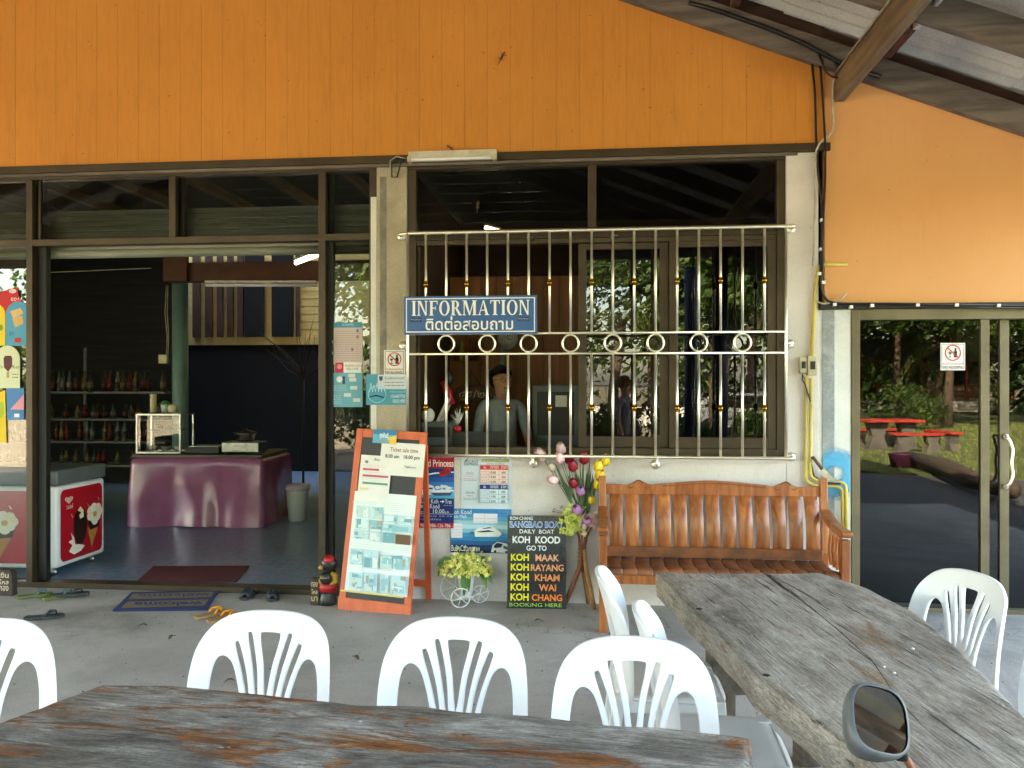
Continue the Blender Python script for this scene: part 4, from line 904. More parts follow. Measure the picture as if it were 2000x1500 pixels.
# ------------------------------------------------------------------ plastic chairs
def chair_back():
    cu = bpy.data.curves.new('t', 'CURVE'); cu.dimensions = '2D'; cu.fill_mode = 'BOTH'; cu.extrude = .004; cu.bevel_depth = .005; cu.bevel_resolution = 2
    def spl(pts, sm=8):                                   # closed Catmull-Rom
        n = len(pts); P = []
        for i in range(n):
            a, b, c, d = (Vector((*pts[(i+k) % n], 0)) for k in (-1, 0, 1, 2))
            for j in range(sm):
                t = j/sm; P.append(.5*((2*b)+(c-a)*t+(2*a-5*b+4*c-d)*t*t+(3*b-a-3*c+d)*t**3))
        s = cu.splines.new('POLY'); s.points.add(len(P)-1); s.use_cyclic_u = True
        for k, p in enumerate(P): s.points[k].co = (p.x, p.y, 0, 1)
    half = [(.0, .85), (.08, .847), (.145, .833), (.19, .80), (.216, .75), (.227, .68), (.23, .60), (.228, .52), (.222, .43), (.2, .41), (.1, .405)]
    spl(half+[(0, .404)]+[(-x, z) for x, z in half[:0:-1]])
    for s in (1, -1):
        spl([(s*x, z) for x, z in ((.178, .46), (.188, .56), (.187, .645), (.174, .705), (.146, .724), (.114, .702), (.09, .64), (.074, .57), (.066, .50), (.068, .455), (.12, .45))])
        for (x0, z0, x1, z1) in ((.068, .780, .026, .565), (.106, .752, .05, .55)):
            wq = .0134; d = Vector((x1-x0, z1-z0)).normalized(); nx, nz = -d.y*wq, d.x*wq
            cv = .012
            mx, mz = (x0+x1)/2-cv*.5, (z0+z1)/2
            spl([(s*x, z) for x, z in ((x0+nx, z0+nz), (x0-d.x*wq, z0-d.y*wq), (x0-nx, z0-nz), (mx-nx, mz-nz), (x1-nx*.6, z1-nz*.6), (x1+d.x*wq, z1+d.y*wq), (x1+nx*.6, z1+nz*.6), (mx+nx, mz+nz))], 4)
    spl([(-.033, .792), (0, .794), (.033, .792), (.0405, .781), (.035, .745), (.021, .685), (.010, .60), (.0, .57), (-.010, .60), (-.021, .685), (-.035, .745), (-.0405, .781)], 5)
    ob = bpy.data.objects.new('t', cu); COL.objects.link(ob)
    me = bpy.data.meshes.new_from_object(ob.evaluated_get(bpy.context.evaluated_depsgraph_get()))
    bpy.data.objects.remove(ob); bpy.data.curves.remove(cu)
    b = bmesh.new(); b.from_mesh(me); bmesh.ops.remove_doubles(b, verts=b.verts, dist=.0004)
    bmesh.ops.triangulate(b, faces=b.faces)
    for _ in range(4):
        lg = [e for e in b.edges if e.calc_length() > .022]
        if not lg: break
        bmesh.ops.subdivide_edges(b, edges=lg, cuts=1); bmesh.ops.triangulate(b, faces=[f for f in b.faces if len(f.verts) > 3])
    for v in b.verts:
        x, z, th = v.co.x, v.co.y, v.co.z
        y = .175+.20*(z-.42)-.9*x*x*(.55+.6*(z-.42)/.43)-.05*(1-abs((z-.63)/.24)**2)*.3
        rim = max(0, (abs(x)-.19)/.04); y += -.02*rim*rim
        v.co = (x, y+th, z)
    bmesh.ops.recalc_face_normals(b, faces=b.faces); b.to_mesh(me); b.free()
    me.polygons.foreach_set('use_smooth', [True]*len(me.polygons))
    me.materials.clear(); me.materials.append(MATS['white_plastic']); me.name = 'backrest'
    return me
CB = chair_back()
def make_chair():
    t = thing('plastic_chair', 'x', 'chair', group='white plastic chairs')
    o = bpy.data.objects.new('backrest', CB); COL.objects.link(o); o.parent = t
    md = o.modifiers.new('es', 'EDGE_SPLIT'); md.split_angle = R(50)
    n = 14; vs = []; fs = []                              # dished seat with a rolled rim
    for j in range(n+1):
        for i in range(n+1):
            a, b = i/n*2-1, j/n*2-1
            k = 1/max(1, (abs(a)**4+abs(b)**4)**.25)
            x, y = a*k*.222, b*k*.215-.02; r2 = max(abs(a), abs(b))
            z = .432-.014*(1-r2**3)-(.014 if r2 > .99 else 0)-(.018*max(0, (-b-.6)/.4)**2)
            vs.append((x, y, z))
    for j in range(n):
        for i in range(n): q = j*(n+1)+i; fs.append((q, q+1, q+n+2, q+n+1))
    so_ = MB().add(vs, fs, 'white_plastic', True).build('seat', t); md = so_.modifiers.new('s', 'SOLIDIFY'); md.thickness = .008; md.offset = -1
    so_.visible_shadow = True
    ap = MB()
    for (a, b) in (((-.2, -.215), (.2, -.215)), ((-.215, -.2), (-.205, .17)), ((.215, -.2), (.205, .17))):
        ap.add([(a[0], a[1], .42), (b[0], b[1], .42), (b[0], b[1], .365), (a[0], a[1], .365)], [(0, 1, 2, 3)], 'white_plastic')
    a_ = ap.build('apron', t); md = a_.modifiers.new('s', 'SOLIDIFY'); md.thickness = .006
    for sx in (1, -1):
        for yt, yb in ((-.19, -.225), (.175, .235)):
            tp, bt = Vector((sx*.195, yt, .425)), Vector((sx*.235, yb, 0)); V = []
            for c, w_ in ((tp, .032), (bt, .019)):
                V += [c+Vector((-w_, -w_*.8, 0)), c+Vector((w_, -w_*.8, 0)), c+Vector((w_, w_*.8, 0)), c+Vector((-w_, w_*.8, 0))]
            MB().add(V, [(3, 2, 1, 0), (4, 5, 6, 7), (0, 1, 5, 4), (1, 2, 6, 5), (2, 3, 7, 6), (3, 0, 4, 7)], 'white_plastic').build('leg', t, bev=.006)
    return t
CH0 = make_chair()
def chair_at(x, d, face, label, first=[True]):            # face: heading of the sitter relative to the viewer, degrees (0 = towards the viewer)
    p = C(x, d); rz = R(face)+YAW
    if first[0]:
        first[0] = False; CH0.location = p; CH0.rotation_euler = (0, 0, rz); CH0['label'] = label; return CH0
    return dup(CH0, p, rz, label)
def chair_back_at(x, d, face, label):                     # x, d give the top of the backrest, which sits .26 m behind the seat centre
    h = R(face); return chair_at(x+.26*math.sin(h), d-.26*math.cos(h), face, label)
chair_back_at(-.785, 2.73, -8, 'white plastic chair behind the dark table, nearest the orange sandals')
chair_back_at(-.165, 2.65, -9, 'white plastic chair behind the dark table, in front of the flower pot')
chair_back_at(.36, 2.45, -8, 'white plastic chair behind the right end of the dark table')
chair_back_at(-1.70, 2.62, 26, 'white plastic chair cut by the left edge of the picture')
chair_back_at(.34, 3.33, 84, 'white plastic chair turned sideways, in front of the bench leg')
chair_back_at(.41, 2.78, 82, 'second sideways white plastic chair, close behind the front row')
chair_back_at(1.84, 3.28, -76, 'white plastic chair beyond the grey table in front of the glass door')
chair_back_at(1.86, 2.55, -80, 'white plastic chair cut by the right edge of the picture')

# ------------------------------------------------------------------ slab tables
def slab(parent, name, near, far, z, th, mat, nu=90, nv=26, seed=0, rough_edge=.012, rn=.007, rf_=.007):
    # near / far: polylines (same length) of the two long edges, in the table's own frame
    def samp(P, t):
        k = t*(len(P)-1); i = min(int(k), len(P)-2); f = k-i
        a, b = Vector(P[i]), Vector(P[i+1]); return a.lerp(b, f)
    vs = []; fs = []; W_ = nv+1
    for i in range(nu+1):
        t = i/nu; a, b = samp(near, t), samp(far, t)
        a = a+Vector((0, 1))*rough_edge*mnoise.noise(Vector((t*9, seed, 0))); b = b+Vector((0, 1))*rough_edge*1.4*mnoise.noise(Vector((t*8, seed+5, 0)))
        for j in range(nv+1):
            s = j/nv; p = a.lerp(b, s)
            if i in (0, nu): p = p+Vector((1, 0))*.012*mnoise.noise(Vector((s*9, seed+9, i)))
            dz = .0045*mnoise.noise(Vector((p.x*2, p.y*9, seed)))+.002*mnoise.noise(Vector((p.x*7, p.y*30, seed+2)))
            e = min(s, 1-s, t*4, (1-t)*4)
            ee = rn if s < .5 and s <= min(t*4, (1-t)*4) else (rf_ if 1-s <= min(t*4, (1-t)*4) else .007)
            if e < .04: dz -= ee*(1-e/.04)**2
            vs.append((p.x, p.y, z+dz))
    top = len(vs)
    for i in range(nu):
        for j in range(nv): q = i*W_+j; fs.append((q, q+W_, q+W_+1, q+1))
    rim = [j for j in range(nv+1)]+[i*W_+nv for i in range(1, nu+1)]+[nu*W_+j for j in range(nv-1, -1, -1)]+[i*W_ for i in range(nu-1, 0, -1)]
    cx = sum(v[0] for v in vs)/top; cy = sum(v[1] for v in vs)/top
    m2 = []
    for lvl, (dz, ins) in enumerate(((.45, -.006), (1.0, .012))):
        base = len(vs)
        for k, r_ in enumerate(rim):
            x, y, z_ = vs[r_]; n_ = mnoise.noise(Vector((x*6, y*6, lvl+seed)))*.012
            d = Vector((cx-x, cy-y)).normalized()
            vs.append((x+d.x*(ins+n_), y+d.y*(ins+n_), z-th*dz+mnoise.noise(Vector((x*4, y*4, 3)))*.008*lvl))
        m2.append(base)
    L = len(rim)
    for k in range(L):
        a, b = rim[k], rim[(k+1) % L]; fs.append((a, b, m2[0]+(k+1) % L, m2[0]+k)); fs.append((m2[0]+k, m2[0]+(k+1) % L, m2[1]+(k+1) % L, m2[1]+k))
    fs.append(tuple(m2[1]+k for k in range(L)))
    o = MB().add(vs, fs, mat, True).build(name, parent); md = o.modifiers.new('es', 'EDGE_SPLIT'); md.split_angle = R(38); return o
# dark table in the foreground
A = C(-1.16, 2.37); B = C(.575, 2.02); ang = math.atan2(B.y-A.y, B.x-A.x); L1 = (B-A).length
T1 = thing('slab_table', 'dark weathered plank table with rusty patches in the foreground', 'table', A, rz=ang)
pl = [(.0, -.02), (.2, .02), (.55, -.0), (.75, -.012), (.95, .012), (1.15, .004), (1.4, -.01), (1.6, .0), (L1, -.02)]
mid = [(-.10, -.385)]+[(x, -.40+.006*math.sin(x*7)) for x, _ in pl[1:-1]]+[(L1-.035, -.40)]
nr = [(-.17, -.80)]+[(x, -.80) for x, _ in pl[1:-1]]+[(L1-.06, -.80)]
slab(T1, 'plank', [(x, y+.0015) for x, y in mid], pl, .75, .075, 'slab_dark', 120, 34, 1, rn=.001)
slab(T1, 'plank', nr, [(x, y-.0025) for x, y in mid], .748, .075, 'slab_dark', 120, 34, 7, rf_=.001)
for x in (.15, L1-.25):
    MB().box((x, -.66, 0), (x+.1, -.56, .672), 'roof_wood').build('leg', T1, bev=.006); MB().box((x, -.26, 0), (x+.1, -.16, .672), 'roof_wood').build('leg', T1, bev=.006); MB().box((x+.02, -.555, .3), (x+.08, -.265, .38), 'roof_wood').build('stretcher', T1, bev=.006)
# grey table on the right, long axis towards the wall: table frame x runs away from the viewer
A = C(.773, 2.07); B = C(.655, 3.77); dv = (B-A); ang = math.atan2(dv.y, dv.x); L2 = dv.length
T2 = thing('slab_table', 'grey weathered slab table with a long split, reaching towards the bench', 'table', A, rz=ang)
def loc2(u, v):
    p = G(u, v, .75)-A; c_, s_ = math.cos(-ang), math.sin(-ang); return (p.x*c_-p.y*s_, p.x*s_+p.y*c_)
left_e = [(-.36, .01), (-.2, .0), loc2(1668, 1461), loc2(1604, 1415), loc2(1540, 1365), loc2(1476, 1317), loc2(1400, 1232), loc2(1340, 1175), loc2(1281, 1116)]
split_a = [(-.36, -.45), (-.2, -.45), loc2(1860, 1461), loc2(1800, 1415), loc2(1752, 1365), loc2(1702, 1290), loc2(1630, 1225), loc2(1545, 1158), loc2(1487, 1118)]
split_b = [(p[0], p[1]-d_) for p, d_ in zip(split_a, (.0003, .0003, .0003, .0005, .001, .003, .007, .013, .022))]
right_e = [(-.36, -.86), (-.2, -.9), loc2(2040, 1455), loc2(2015, 1412), loc2(1950, 1345), loc2(1868, 1262), loc2(1790, 1195), loc2(1700, 1150), loc2(1597, 1117)]
slab(T2, 'plank', split_a, left_e, .75, .11, 'slab_grey', 100, 30, 21, .006, rn=.001); slab(T2, 'plank', right_e, split_b, .75, .11, 'slab_grey', 100, 30, 29, .006, rf_=.001)
for x in (.1, 1.35):
    for y in (-.2, -.58): MB().box((x, y-.05, 0), (x+.1, y+.05, .638), 'roof_wood').build('leg', T2, bev=.006)
    MB().box((x+.02, -.528, .3), (x+.08, -.252, .37), 'roof_wood').build('stretcher', T2, bev=.006)
for k, (u, v) in enumerate(((1783, 1269), (1747, 1317), (1727, 1305))):
    x, y = loc2(u, v); MB().lathe([(.005-.001*k, 0), (.006-.001*k, .002), (.003, .004)], 'paper', 8, (x, y, .752)).build('shell_fragment', T2)
for u, v in ((1366, 1189), (1497, 1319)):
    x, y = loc2(u, v); MB().lathe([(.012, 0), (.011, .003)], 'black', 10, (x, y, .749)).build('bolt_head', T2)

# ------------------------------------------------------------------ motorbike whose mirror rises at the lower right
mc = D(1712, 1408, 1.42)
BK_ = thing('motorbike', 'grey motorbike mirror on a rusty stalk in front of the grey table', 'motorbike', (0, 0, 0))
MH = sub_empty('mirror', BK_, mc, (R(-38), R(16), YAW+R(10)))
pm('mirror_shell', (88, 93, 96), (70, 75, 78), 20, rough=.5, bmp=.1)
def sq(a, rx, rz, e=3.0):
    c_, s_ = math.cos(a), math.sin(a); return (rx*math.copysign(abs(c_)**(2/e), c_), rz*math.copysign(abs(s_)**(2/e), s_))
vs = []; fs = []; n = 28
for (y, kx, kz, ox) in ((-.012, .93, .93, 0), (-.012, 1, 1, 0), (.0, 1.04, 1.04, .0), (.018, 1.0, 1.0, .004), (.045, .86, .9, .012), (.066, .6, .66, .018), (.074, .2, .25, .02)):
    for k in range(n):
        a, b = sq(2*math.pi*k/n, .056*kx, .06*kz); vs.append((a+ox+b*.12, y, b))
for i in range(6):
    for k in range(n): fs.append((i*n+k, i*n+(k+1) % n, (i+1)*n+(k+1) % n, (i+1)*n+k))
fs.append(tuple(6*n+k for k in range(n))[::-1])
MB().add(vs, fs, 'mirror_shell', True).build('shell', MH)
gm, gnt, gb = _new('mirror_glass'); gb.inputs['Metallic'].default_value = 1; gb.inputs['Roughness'].default_value = .02; gb.inputs['Base Color'].default_value = (.42, .44, .46, 1)
vs = []
for k in range(n): a, b = sq(2*math.pi*k/n, .0525, .0565); vs.append((a+b*.12, -.009, b))
MB().add(vs, [tuple(range(n))], 'mirror_glass').build('glass', MH)
jt = D(1758, 1470, 1.44); rod = [jt, D(1772, 1485, 1.44), D(1800, 1535, 1.43), D(1830, 1600, 1.42)]
pm('rust_rod', (140, 90, 66), (96, 60, 46), 40, rough=.6, metal=.3, bmp=.3)
MB().tube(rod, .0065, 'rust_rod', 10).build('stalk', BK_)
MB().lathe([(.013, -.01), (.013, .012)], 'black', 12, tuple(jt)).build('joint', BK_)
hb = rod[-1]; ctr = hb+C(.22, 0)-C(0, 0)
pm('bike_red', (150, 24, 30), rough=.25, coat=.5); pm('bike_black', (24, 24, 26), (34, 34, 36), 10, rough=.45)
fw = lambda x, d, z: Vector((ctr.x, ctr.y, 0))+C(x, d)-C(0, 0)+Vector((0, 0, z))
hz = hb.z
MB().tube([fw(-.32, -.1, hz-.06), fw(-.2, -.02, hz-.02), fw(0, 0, hz-.06), fw(.2, -.02, hz-.02), fw(.32, -.1, hz-.06)], .012, 'bike_black', 10).build('handlebar', BK_)
for sx in (-1, 1): MB().tube([fw(sx*.22, -.03, hz-.03), fw(sx*.33, -.105, hz-.063)], .018, 'bike_black', 10).build('grip', BK_)
MB().tube([fw(0, -.05, hz-.06), fw(0, .02, .6), fw(0, .1, .3)], [.06, .05, .035], 'bike_red', 10).build('steering_column', BK_)
MB().tube([fw(0, .02, .62), fw(0, -.15, .35), fw(0, -.45, .3), fw(0, -.7, .45), fw(0, -1.05, .55)], [.12, .1, .1, .12, .07], 'bike_red', 12).build('body', BK_)
MB().tube([fw(0, -.4, .66), fw(0, -.6, .68), fw(0, -.9, .7)], [.08, .11, .08], 'bike_black', 12, flatz=.6).build('saddle', BK_)
for d_ in (.16, -.98):
    r_ = .27; q = fw(0, d_, r_-.09); fx = C(0, 1)-C(0, 0)
    MB().tube([q+Vector((fx.x*math.cos(a)*.235, fx.y*math.cos(a)*.235, math.sin(a)*.235)) for a in [2*math.pi*k/28 for k in range(28)]], .036, 'bike_black', 8, closed=True).build('wheel', BK_)
    mb = MB()
    for k in range(6):
        a = math.pi*k/6; dd = Vector((fx.x*math.cos(a)*.2, fx.y*math.cos(a)*.2, math.sin(a)*.2)); mb.tube([q-dd, q+dd], .008, 'steel', 6)
    mb.build('spokes', BK_)

# ------------------------------------------------------------------ footwear and mats
def sandal(label, u, v, ang_, sole, strap, L=.25, name='flip_flop', mirror=1, kind='thong'):
    p = G(u, v); t = thing(name, label, 'sandal', p, rz=R(ang_))
    out = [(0, -.5), (.13, -.47), (.17, -.3), (.14, -.05), (.2, .2), (.19, .38), (.1, .49), (0, .5), (-.1, .48), (-.17, .36), (-.17, .15), (-.13, -.05), (-.15, -.3), (-.12, -.46)]
    MB().prism([(x*L*mirror, y*L) for x, y in out], .002, .022, sole, axes='xy').build('sole', t, bev=.004)
    if kind == 'thong':
        MB().tube([(.15*L, .02*L, .018), (.13*L, .12*L, .045), (.02*L*mirror, .3*L, .048), (.02*L*mirror, .32*L, .02)], [.008, .007, .006, .005], strap, 7).tube([(-.13*L, .02*L, .018), (-.12*L, .12*L, .045), (.0, .28*L, .05), (.02*L*mirror, .31*L, .024)], [.008, .007, .006, .005], strap, 7).build('strap', t)
    else:
        vs = []; fs = []
        for j in range(7):
            y = (.02+.075*j)*L*.98; hw = (.175, .19, .2, .2, .18, .15, .09)[j]*L; hh = (.06, .066, .066, .06, .052, .042, .03)[j]
            for k in range(9): a = math.pi*k/8; vs.append((hw*math.cos(a), y, .018+hh*math.sin(a)))
        for j in range(6):
            for k in range(8): q = j*9+k; fs.append((q, q+1, q+10, q+9))
        o = MB().add(vs, fs, strap, True).build('upper', t); md = o.modifiers.new('s', 'SOLIDIFY'); md.thickness = .005
    return t
gs = pm('sole_green', (104, 112, 48), (88, 96, 40), 9, rough=.6); bs_ = flat((34, 44, 52)); gt_ = flat((80, 104, 108)); tan = pm('sole_tan', (168, 134, 92), (146, 112, 74), 14, rough=.7); orn = flat((232, 146, 40)); blk = pm('foam_dark', (40, 46, 54), (30, 36, 42), 10, rough=.55)
sandal('left green flip flop with teal strap by the door', 68, 1166, -50, gs, gt_, .24)
sandal('right green flip flop partly under a dark one', 118, 1168, -48, gs, gt_, .24, mirror=-1)
sandal('dark flip flop lying over the green one', 138, 1167, -68, pm('sole_dark', (52, 58, 60), (40, 44, 46), 12, rough=.6), bs_, .26).location.z = .012
sandal('black flip flop near the left white chair', 86, 1208, -64, 'sole_dark', bs_, .25)
sandal('left orange strapped tan sandal', 412, 1203, -30, tan, orn, .25, 'sandal')
sandal('right orange strapped tan sandal', 437, 1210, -25, tan, orn, .25, 'sandal', -1)
sandal('left dark clog shoe by the threshold', 488, 1165, 185, blk, blk, .25, 'clog', 1, 'clog')
sandal('right dark clog shoe by the threshold', 533, 1168, 200, blk, blk, .25, 'clog', -1, 'clog')
def mat_(label, quad, base, z, th, draw=None, border=None):
    P = [G(*q, z) for q in quad]; t = thing('door_mat', label, 'mat', P[3]); o_ = P[3]
    MB().prism([((p-o_).x, (p-o_).y) for p in P], .001, th, base, axes='xy').build('mat', t, bev=.003)
    if draw:
        f = Flat(t, quad, 1, 1, 0); mb = f.mb; draw(f)
        for i, (a, y, b) in enumerate(mb.v):
            q = P[3].lerp(P[2], a).lerp(P[0].lerp(P[1], a), b)-o_; mb.v[i] = (q.x, q.y, th-y)
        f.done()
pm('mat_blue', (36, 50, 100), (28, 40, 84), 60, rough=.95, bmp=.6); pm('mat_tan', (128, 110, 88), (104, 90, 72), 60, rough=.95, bmp=.6); pm('mat_red', (112, 46, 52), (92, 36, 42), 40, rough=.95, bmp=.5)
def wl(f):
    f.poly([(259, 1164), (418, 1161), (412, 1173), (250, 1175)], 'mat_tan').poly([(248, 1180), (408, 1177), (398, 1189), (236, 1192)], 'mat_tan')
    f.text('welcome', 262, 1181, 396, 1189, 'mat_blue', bold=.03, flip=True).text('welcome', 270, 1164.5, 408, 1172, 'mat_blue', bold=.0, flip=True)
mat_('blue and tan welcome mat on the concrete before the door', [(257, 1159), (427, 1157), (405, 1193), (220, 1195)], 'mat_blue', 0, .014, wl)
mat_('dark red mat on the blue floor inside the door', [(300, 1108), (487, 1107), (462, 1138), (264, 1140)], 'mat_red', .004, .012)

# ------------------------------------------------------------------ flower pot on a wire cart
pf = G(910, 1178); FP = thing('flower_cart', 'white wire tricycle planter filled with yellow flowers', 'planter', pf)
pm('pot_white', (232, 234, 236), rough=.35); pm('petal_yellow', (226, 214, 96), (240, 232, 150), 20, rough=.6); pm('petal_green', (176, 190, 84), (150, 170, 70), 20, rough=.6)
pm('leaf_green', (58, 104, 42), (92, 134, 56), 12, rough=.5)
MB().lathe([(.045, .05), (.062, .2), (.066, .215), (.06, .215), (.05, .2)], 'pot_white', 24).build('pot', FP)
def wheel(c, r, axis):
    ax = Vector((math.cos(axis), math.sin(axis), 0)); mb = MB()
    mb.tube([Vector(c)+ax*r*math.cos(a)+Vector((0, 0, r*math.sin(a))) for a in [2*math.pi*k/26 for k in range(26)]], .004, 'white_plastic', 6, closed=True)
    for k in range(3):
        a = math.pi*k/3+.3; d = ax*r*math.cos(a)+Vector((0, 0, r*math.sin(a))); mb.tube([Vector(c)-d, Vector(c)+d], .003, 'white_plastic', 5)
    mb.build('wheel', FP)
wheel((-.095, .05, .108), .104, R(25)); wheel((-.02, -.12, .068), .068, R(20)); wheel((.1, .02, .064), .062, R(18))
MB().tube([(-.02, -.12, .068), (-.02, -.05, .05), (0, .05, .05), (-.095, .05, .108)], .004, 'white_plastic', 6).tube([(0, .05, .05), (.1, .02, .064)], .004, 'white_plastic', 6).tube([(.06*math.cos(2*math.pi*k/20), .06*math.sin(2*math.pi*k/20), .055) for k in range(20)], .004, 'white_plastic', 6, closed=True).build('frame', FP)
rf = random.Random(21)
def blossom(mb, c, r, mat, n=4, nrm=None):
    nrm = (nrm or Vector((rf.uniform(-.6, .6), rf.uniform(-1, -.1), rf.uniform(-.1, .8)))).normalized(); t1 = nrm.orthogonal().normalized(); t2 = nrm.cross(t1); a0 = rf.uniform(0, 6)
    for k in range(n):
        a = a0+2*math.pi*k/n; d = t1*math.cos(a)+t2*math.sin(a); s = nrm.cross(d)
        mb.add([c, c+d*r*.6+s*r*.42+nrm*r*.15, c+d*r*1.05+nrm*r*.1, c+d*r*.6-s*r*.42+nrm*r*.15], [(0, 1, 2, 3)], mat)
heads = MB(); gh = MB(); leaves = []
for i in range(420):
    a = rf.uniform(0, 2*math.pi); q = rf.random()**.5; x = q*.20*math.cos(a); y = q*.13*math.sin(a)-.02; hgt = .27+.12*math.sqrt(max(0, 1-q*q))*rf.uniform(.2, 1)-.05*q
    if rf.random() < .06: hgt += .06
    blossom(heads if rf.random() < .8 else gh, Vector((x, y, hgt)), rf.uniform(.013, .02), 'petal_yellow' if rf.random() < .75 else 'petal_green')
o = heads.build('blossoms', FP, recalc=False); o['kind'] = 'stuff'; gh.build('pale_blossoms', FP, recalc=False)['kind'] = 'stuff'
def leaf(parent, base, tip, wd, mat, droop=.03, name='leaf', nrm=Vector((0, -1, .3))):
    base, tip = Vector(base), Vector(tip); d = tip-base; s = d.cross(nrm).normalized(); vs = []; n = 6
    for k in range(n+1):
        t = k/n; c = base+d*t+Vector((0, 0, droop*math.sin(t*math.pi)))+nrm*0; w_ = wd*math.sin(math.pi*(.12+.88*t)*.98)**.8 if t < 1 else .0008
        vs += [c-s*w_+nrm.normalized()*w_*.35, c, c+s*w_+nrm.normalized()*w_*.35]
    fs = []
    for k in range(n): q = 3*k; fs += [(q, q+1, q+4, q+3), (q+1, q+2, q+5, q+4)]
    return MB().add(vs, fs, mat, True).build(name, parent, recalc=False)
for (b_, t_, w_) in (((0, -.05, .26), (-.0, -.085, .07), .03), ((.09, -.03, .27), (.2, -.05, .16), .03), ((.1, .0, .27), (.16, -.06, .12), .025), ((-.12, -.02, .28), (-.2, -.05, .2), .03), ((-.1, 0, .3), (-.21, -.02, .27), .025), ((.02, -.06, .25), (.035, -.08, .1), .022)): leaf(FP, b_, t_, w_, 'leaf_green')
for i in range(22):
    a = rf.uniform(0, 6.28); leaf(FP, (.03*math.cos(a), .03*math.sin(a), .22), (.15*math.cos(a), .1*math.sin(a), .31+rf.uniform(-.06, .04)), .018, 'leaf_green')

# ------------------------------------------------------------------ tulip stand
p0 = G(1136, 1185); TS = thing('tulip_stand', 'rustic bound stick tripod holding artificial tulips beside the bench', 'flower stand', p0)
pm('stick_wood', (138, 78, 50), (104, 56, 36), 18, rough=.6, bmp=.2, stretch=(4, 4, 1)); pm('stick_pale', (176, 130, 88), (140, 96, 62), 14, rough=.6, bmp=.2)
k_ = 5.45/FPX
def ts(u, v, y=0.0): return Vector(((u-1136)*k_, y, (1185-v)*k_))
for (tu, tv, ty, bu, bv, by) in ((1132, 1100, -.02, 1098, 1189, -.03), (1145, 1100, -.02, 1163, 1199, -.06), (1138, 1100, .02, 1150, 1172, .09)):
    MB().tube([ts(bu, 1185, by), ts((bu+tu)/2+1, (1185+tv)/2, (ty+by)/2), ts(tu, tv, ty), ts((tu+1137)/2, 1060, ty*.8)], [.016, .0175, .017, .016], 'stick_wood' if bu < 1120 else 'stick_pale', 9).build('leg', TS)
for k in range(7):
    a = 2*math.pi*k/7; MB().tube([ts(1137+5*math.cos(a), 1108, .02*math.sin(a)), ts(1137+5.5*math.cos(a), 1060, .024*math.sin(a)), ts(1138+9*math.cos(a), 1035, .03*math.sin(a)), ts(1139+22*math.cos(a), 1005, .06*math.sin(a))], [.009, .009, .008, .005], 'stick_wood', 7).build('stick', TS)
for v in (1060, 1068, 1076, 1085, 1096):
    MB().tube([ts(1137+9*math.cos(a), v+2*math.sin(a/2), .033*math.sin(a)) for a in [2*math.pi*k/16 for k in range(16)]], .004, 'stick_wood', 6, closed=True).build('binding', TS)
pm('tulip_red', (176, 24, 52), (150, 16, 44), 12, rough=.5); pm('tulip_yellow', (236, 196, 40), (246, 214, 70), 12, rough=.5); pm('tulip_pink', (226, 160, 172), (240, 214, 212), 18, rough=.5); pm('tulip_purple', (180, 110, 184), (204, 150, 206), 14, rough=.5); pm('tulip_white', (222, 214, 200), rough=.5)
pm('stem_green', (86, 110, 62), (70, 92, 52), 8, rough=.5); pm('blade_green', (62, 88, 58), (88, 112, 72), 8, rough=.5)
def tulip(u, v, y, mat, tilt=(0, 0, 1), s=1.0, root=(1140, 1010)):
    c = ts(u, v, y); ax = Vector(tilt).normalized(); q = Vector((0, 0, 1)).rotation_difference(ax).to_matrix().to_4x4()
    fl = sub_empty('tulip', TS, c)
    mb = MB()
    for k in range(6):
        a = 2*math.pi*k/6; rot = Matrix.Rotation(a, 4, 'Z'); r = .024*s if k % 2 else .021*s; vs = []
        for z, rr, w_ in ((-.03, .25, .3), (-.018, .85, .75), (0, 1.05, .8), (.018, .9, .55), (.031, .62, .12)):
            for m_ in (-1, 0, 1): vs.append(q @ rot @ Vector((r*rr*(1-.12*abs(m_)), m_*r*w_, z*s*1.1)))
        mb.add(vs, [(3*i+j, 3*i+j+1, 3*i+j+4, 3*i+j+3) for i in range(4) for j in range(2)], mat, True)
    mb.build('petals', fl, recalc=False)
    b_ = ts(root[0], root[1], .0)-c; m1 = -ax*.09
    MB().tube([-ax*.03*s, m1*.7+b_*.12, b_*.55+m1*.4, b_], [.003, .003, .0035, .004], 'stem_green', 6).build('stem', fl)
for u, v, y, m_, ti, s_ in ((1047, 862, .02, 'tulip_pink', (-.5, -.3, .7), 1.25), (1091, 849, .03, 'tulip_pink', (-.1, -.4, .9), 1.1), (1089, 868, -.02, 'tulip_pink', (-.3, -.3, .9), 1.05), (1108, 870, .04, 'tulip_red', (-.1, -.5, .6), 1.1), (1117, 884, -.03, 'tulip_red', (-.2, -.5, .8), 1.1), (1141, 868, 0, 'tulip_red', (.05, -.3, 1), 1.15), (1186, 872, 0, 'tulip_yellow', (.35, -.3, .9), 1.1), (1171, 884, -.02, 'tulip_yellow', (.1, -.3, 1), 1.05), (1174, 902, -.03, 'tulip_yellow', (.3, -.4, .7), 1.05), (1169, 924, -.02, 'tulip_yellow', (.2, -.4, .8), 1.05), (1157, 957, -.02, 'tulip_yellow', (.1, -.3, .8), .8), (1075, 915, -.02, 'tulip_pink', (-.7, -.3, .2), 1.0), (1072, 888, .02, 'tulip_white', (-.4, -.3, .8), .8), (1119, 921, -.03, 'tulip_red', (-.3, -.4, .6), .95), (1134, 936, -.04, 'tulip_purple', (0, -.5, .6), 1.0), (1127, 977, -.06, 'tulip_purple', (-.3, -.5, .6), 1.15), (1146, 996, -.07, 'tulip_purple', (.1, -.7, .4), 1.15)): tulip(u, v, y, m_, ti, s_*1.25)
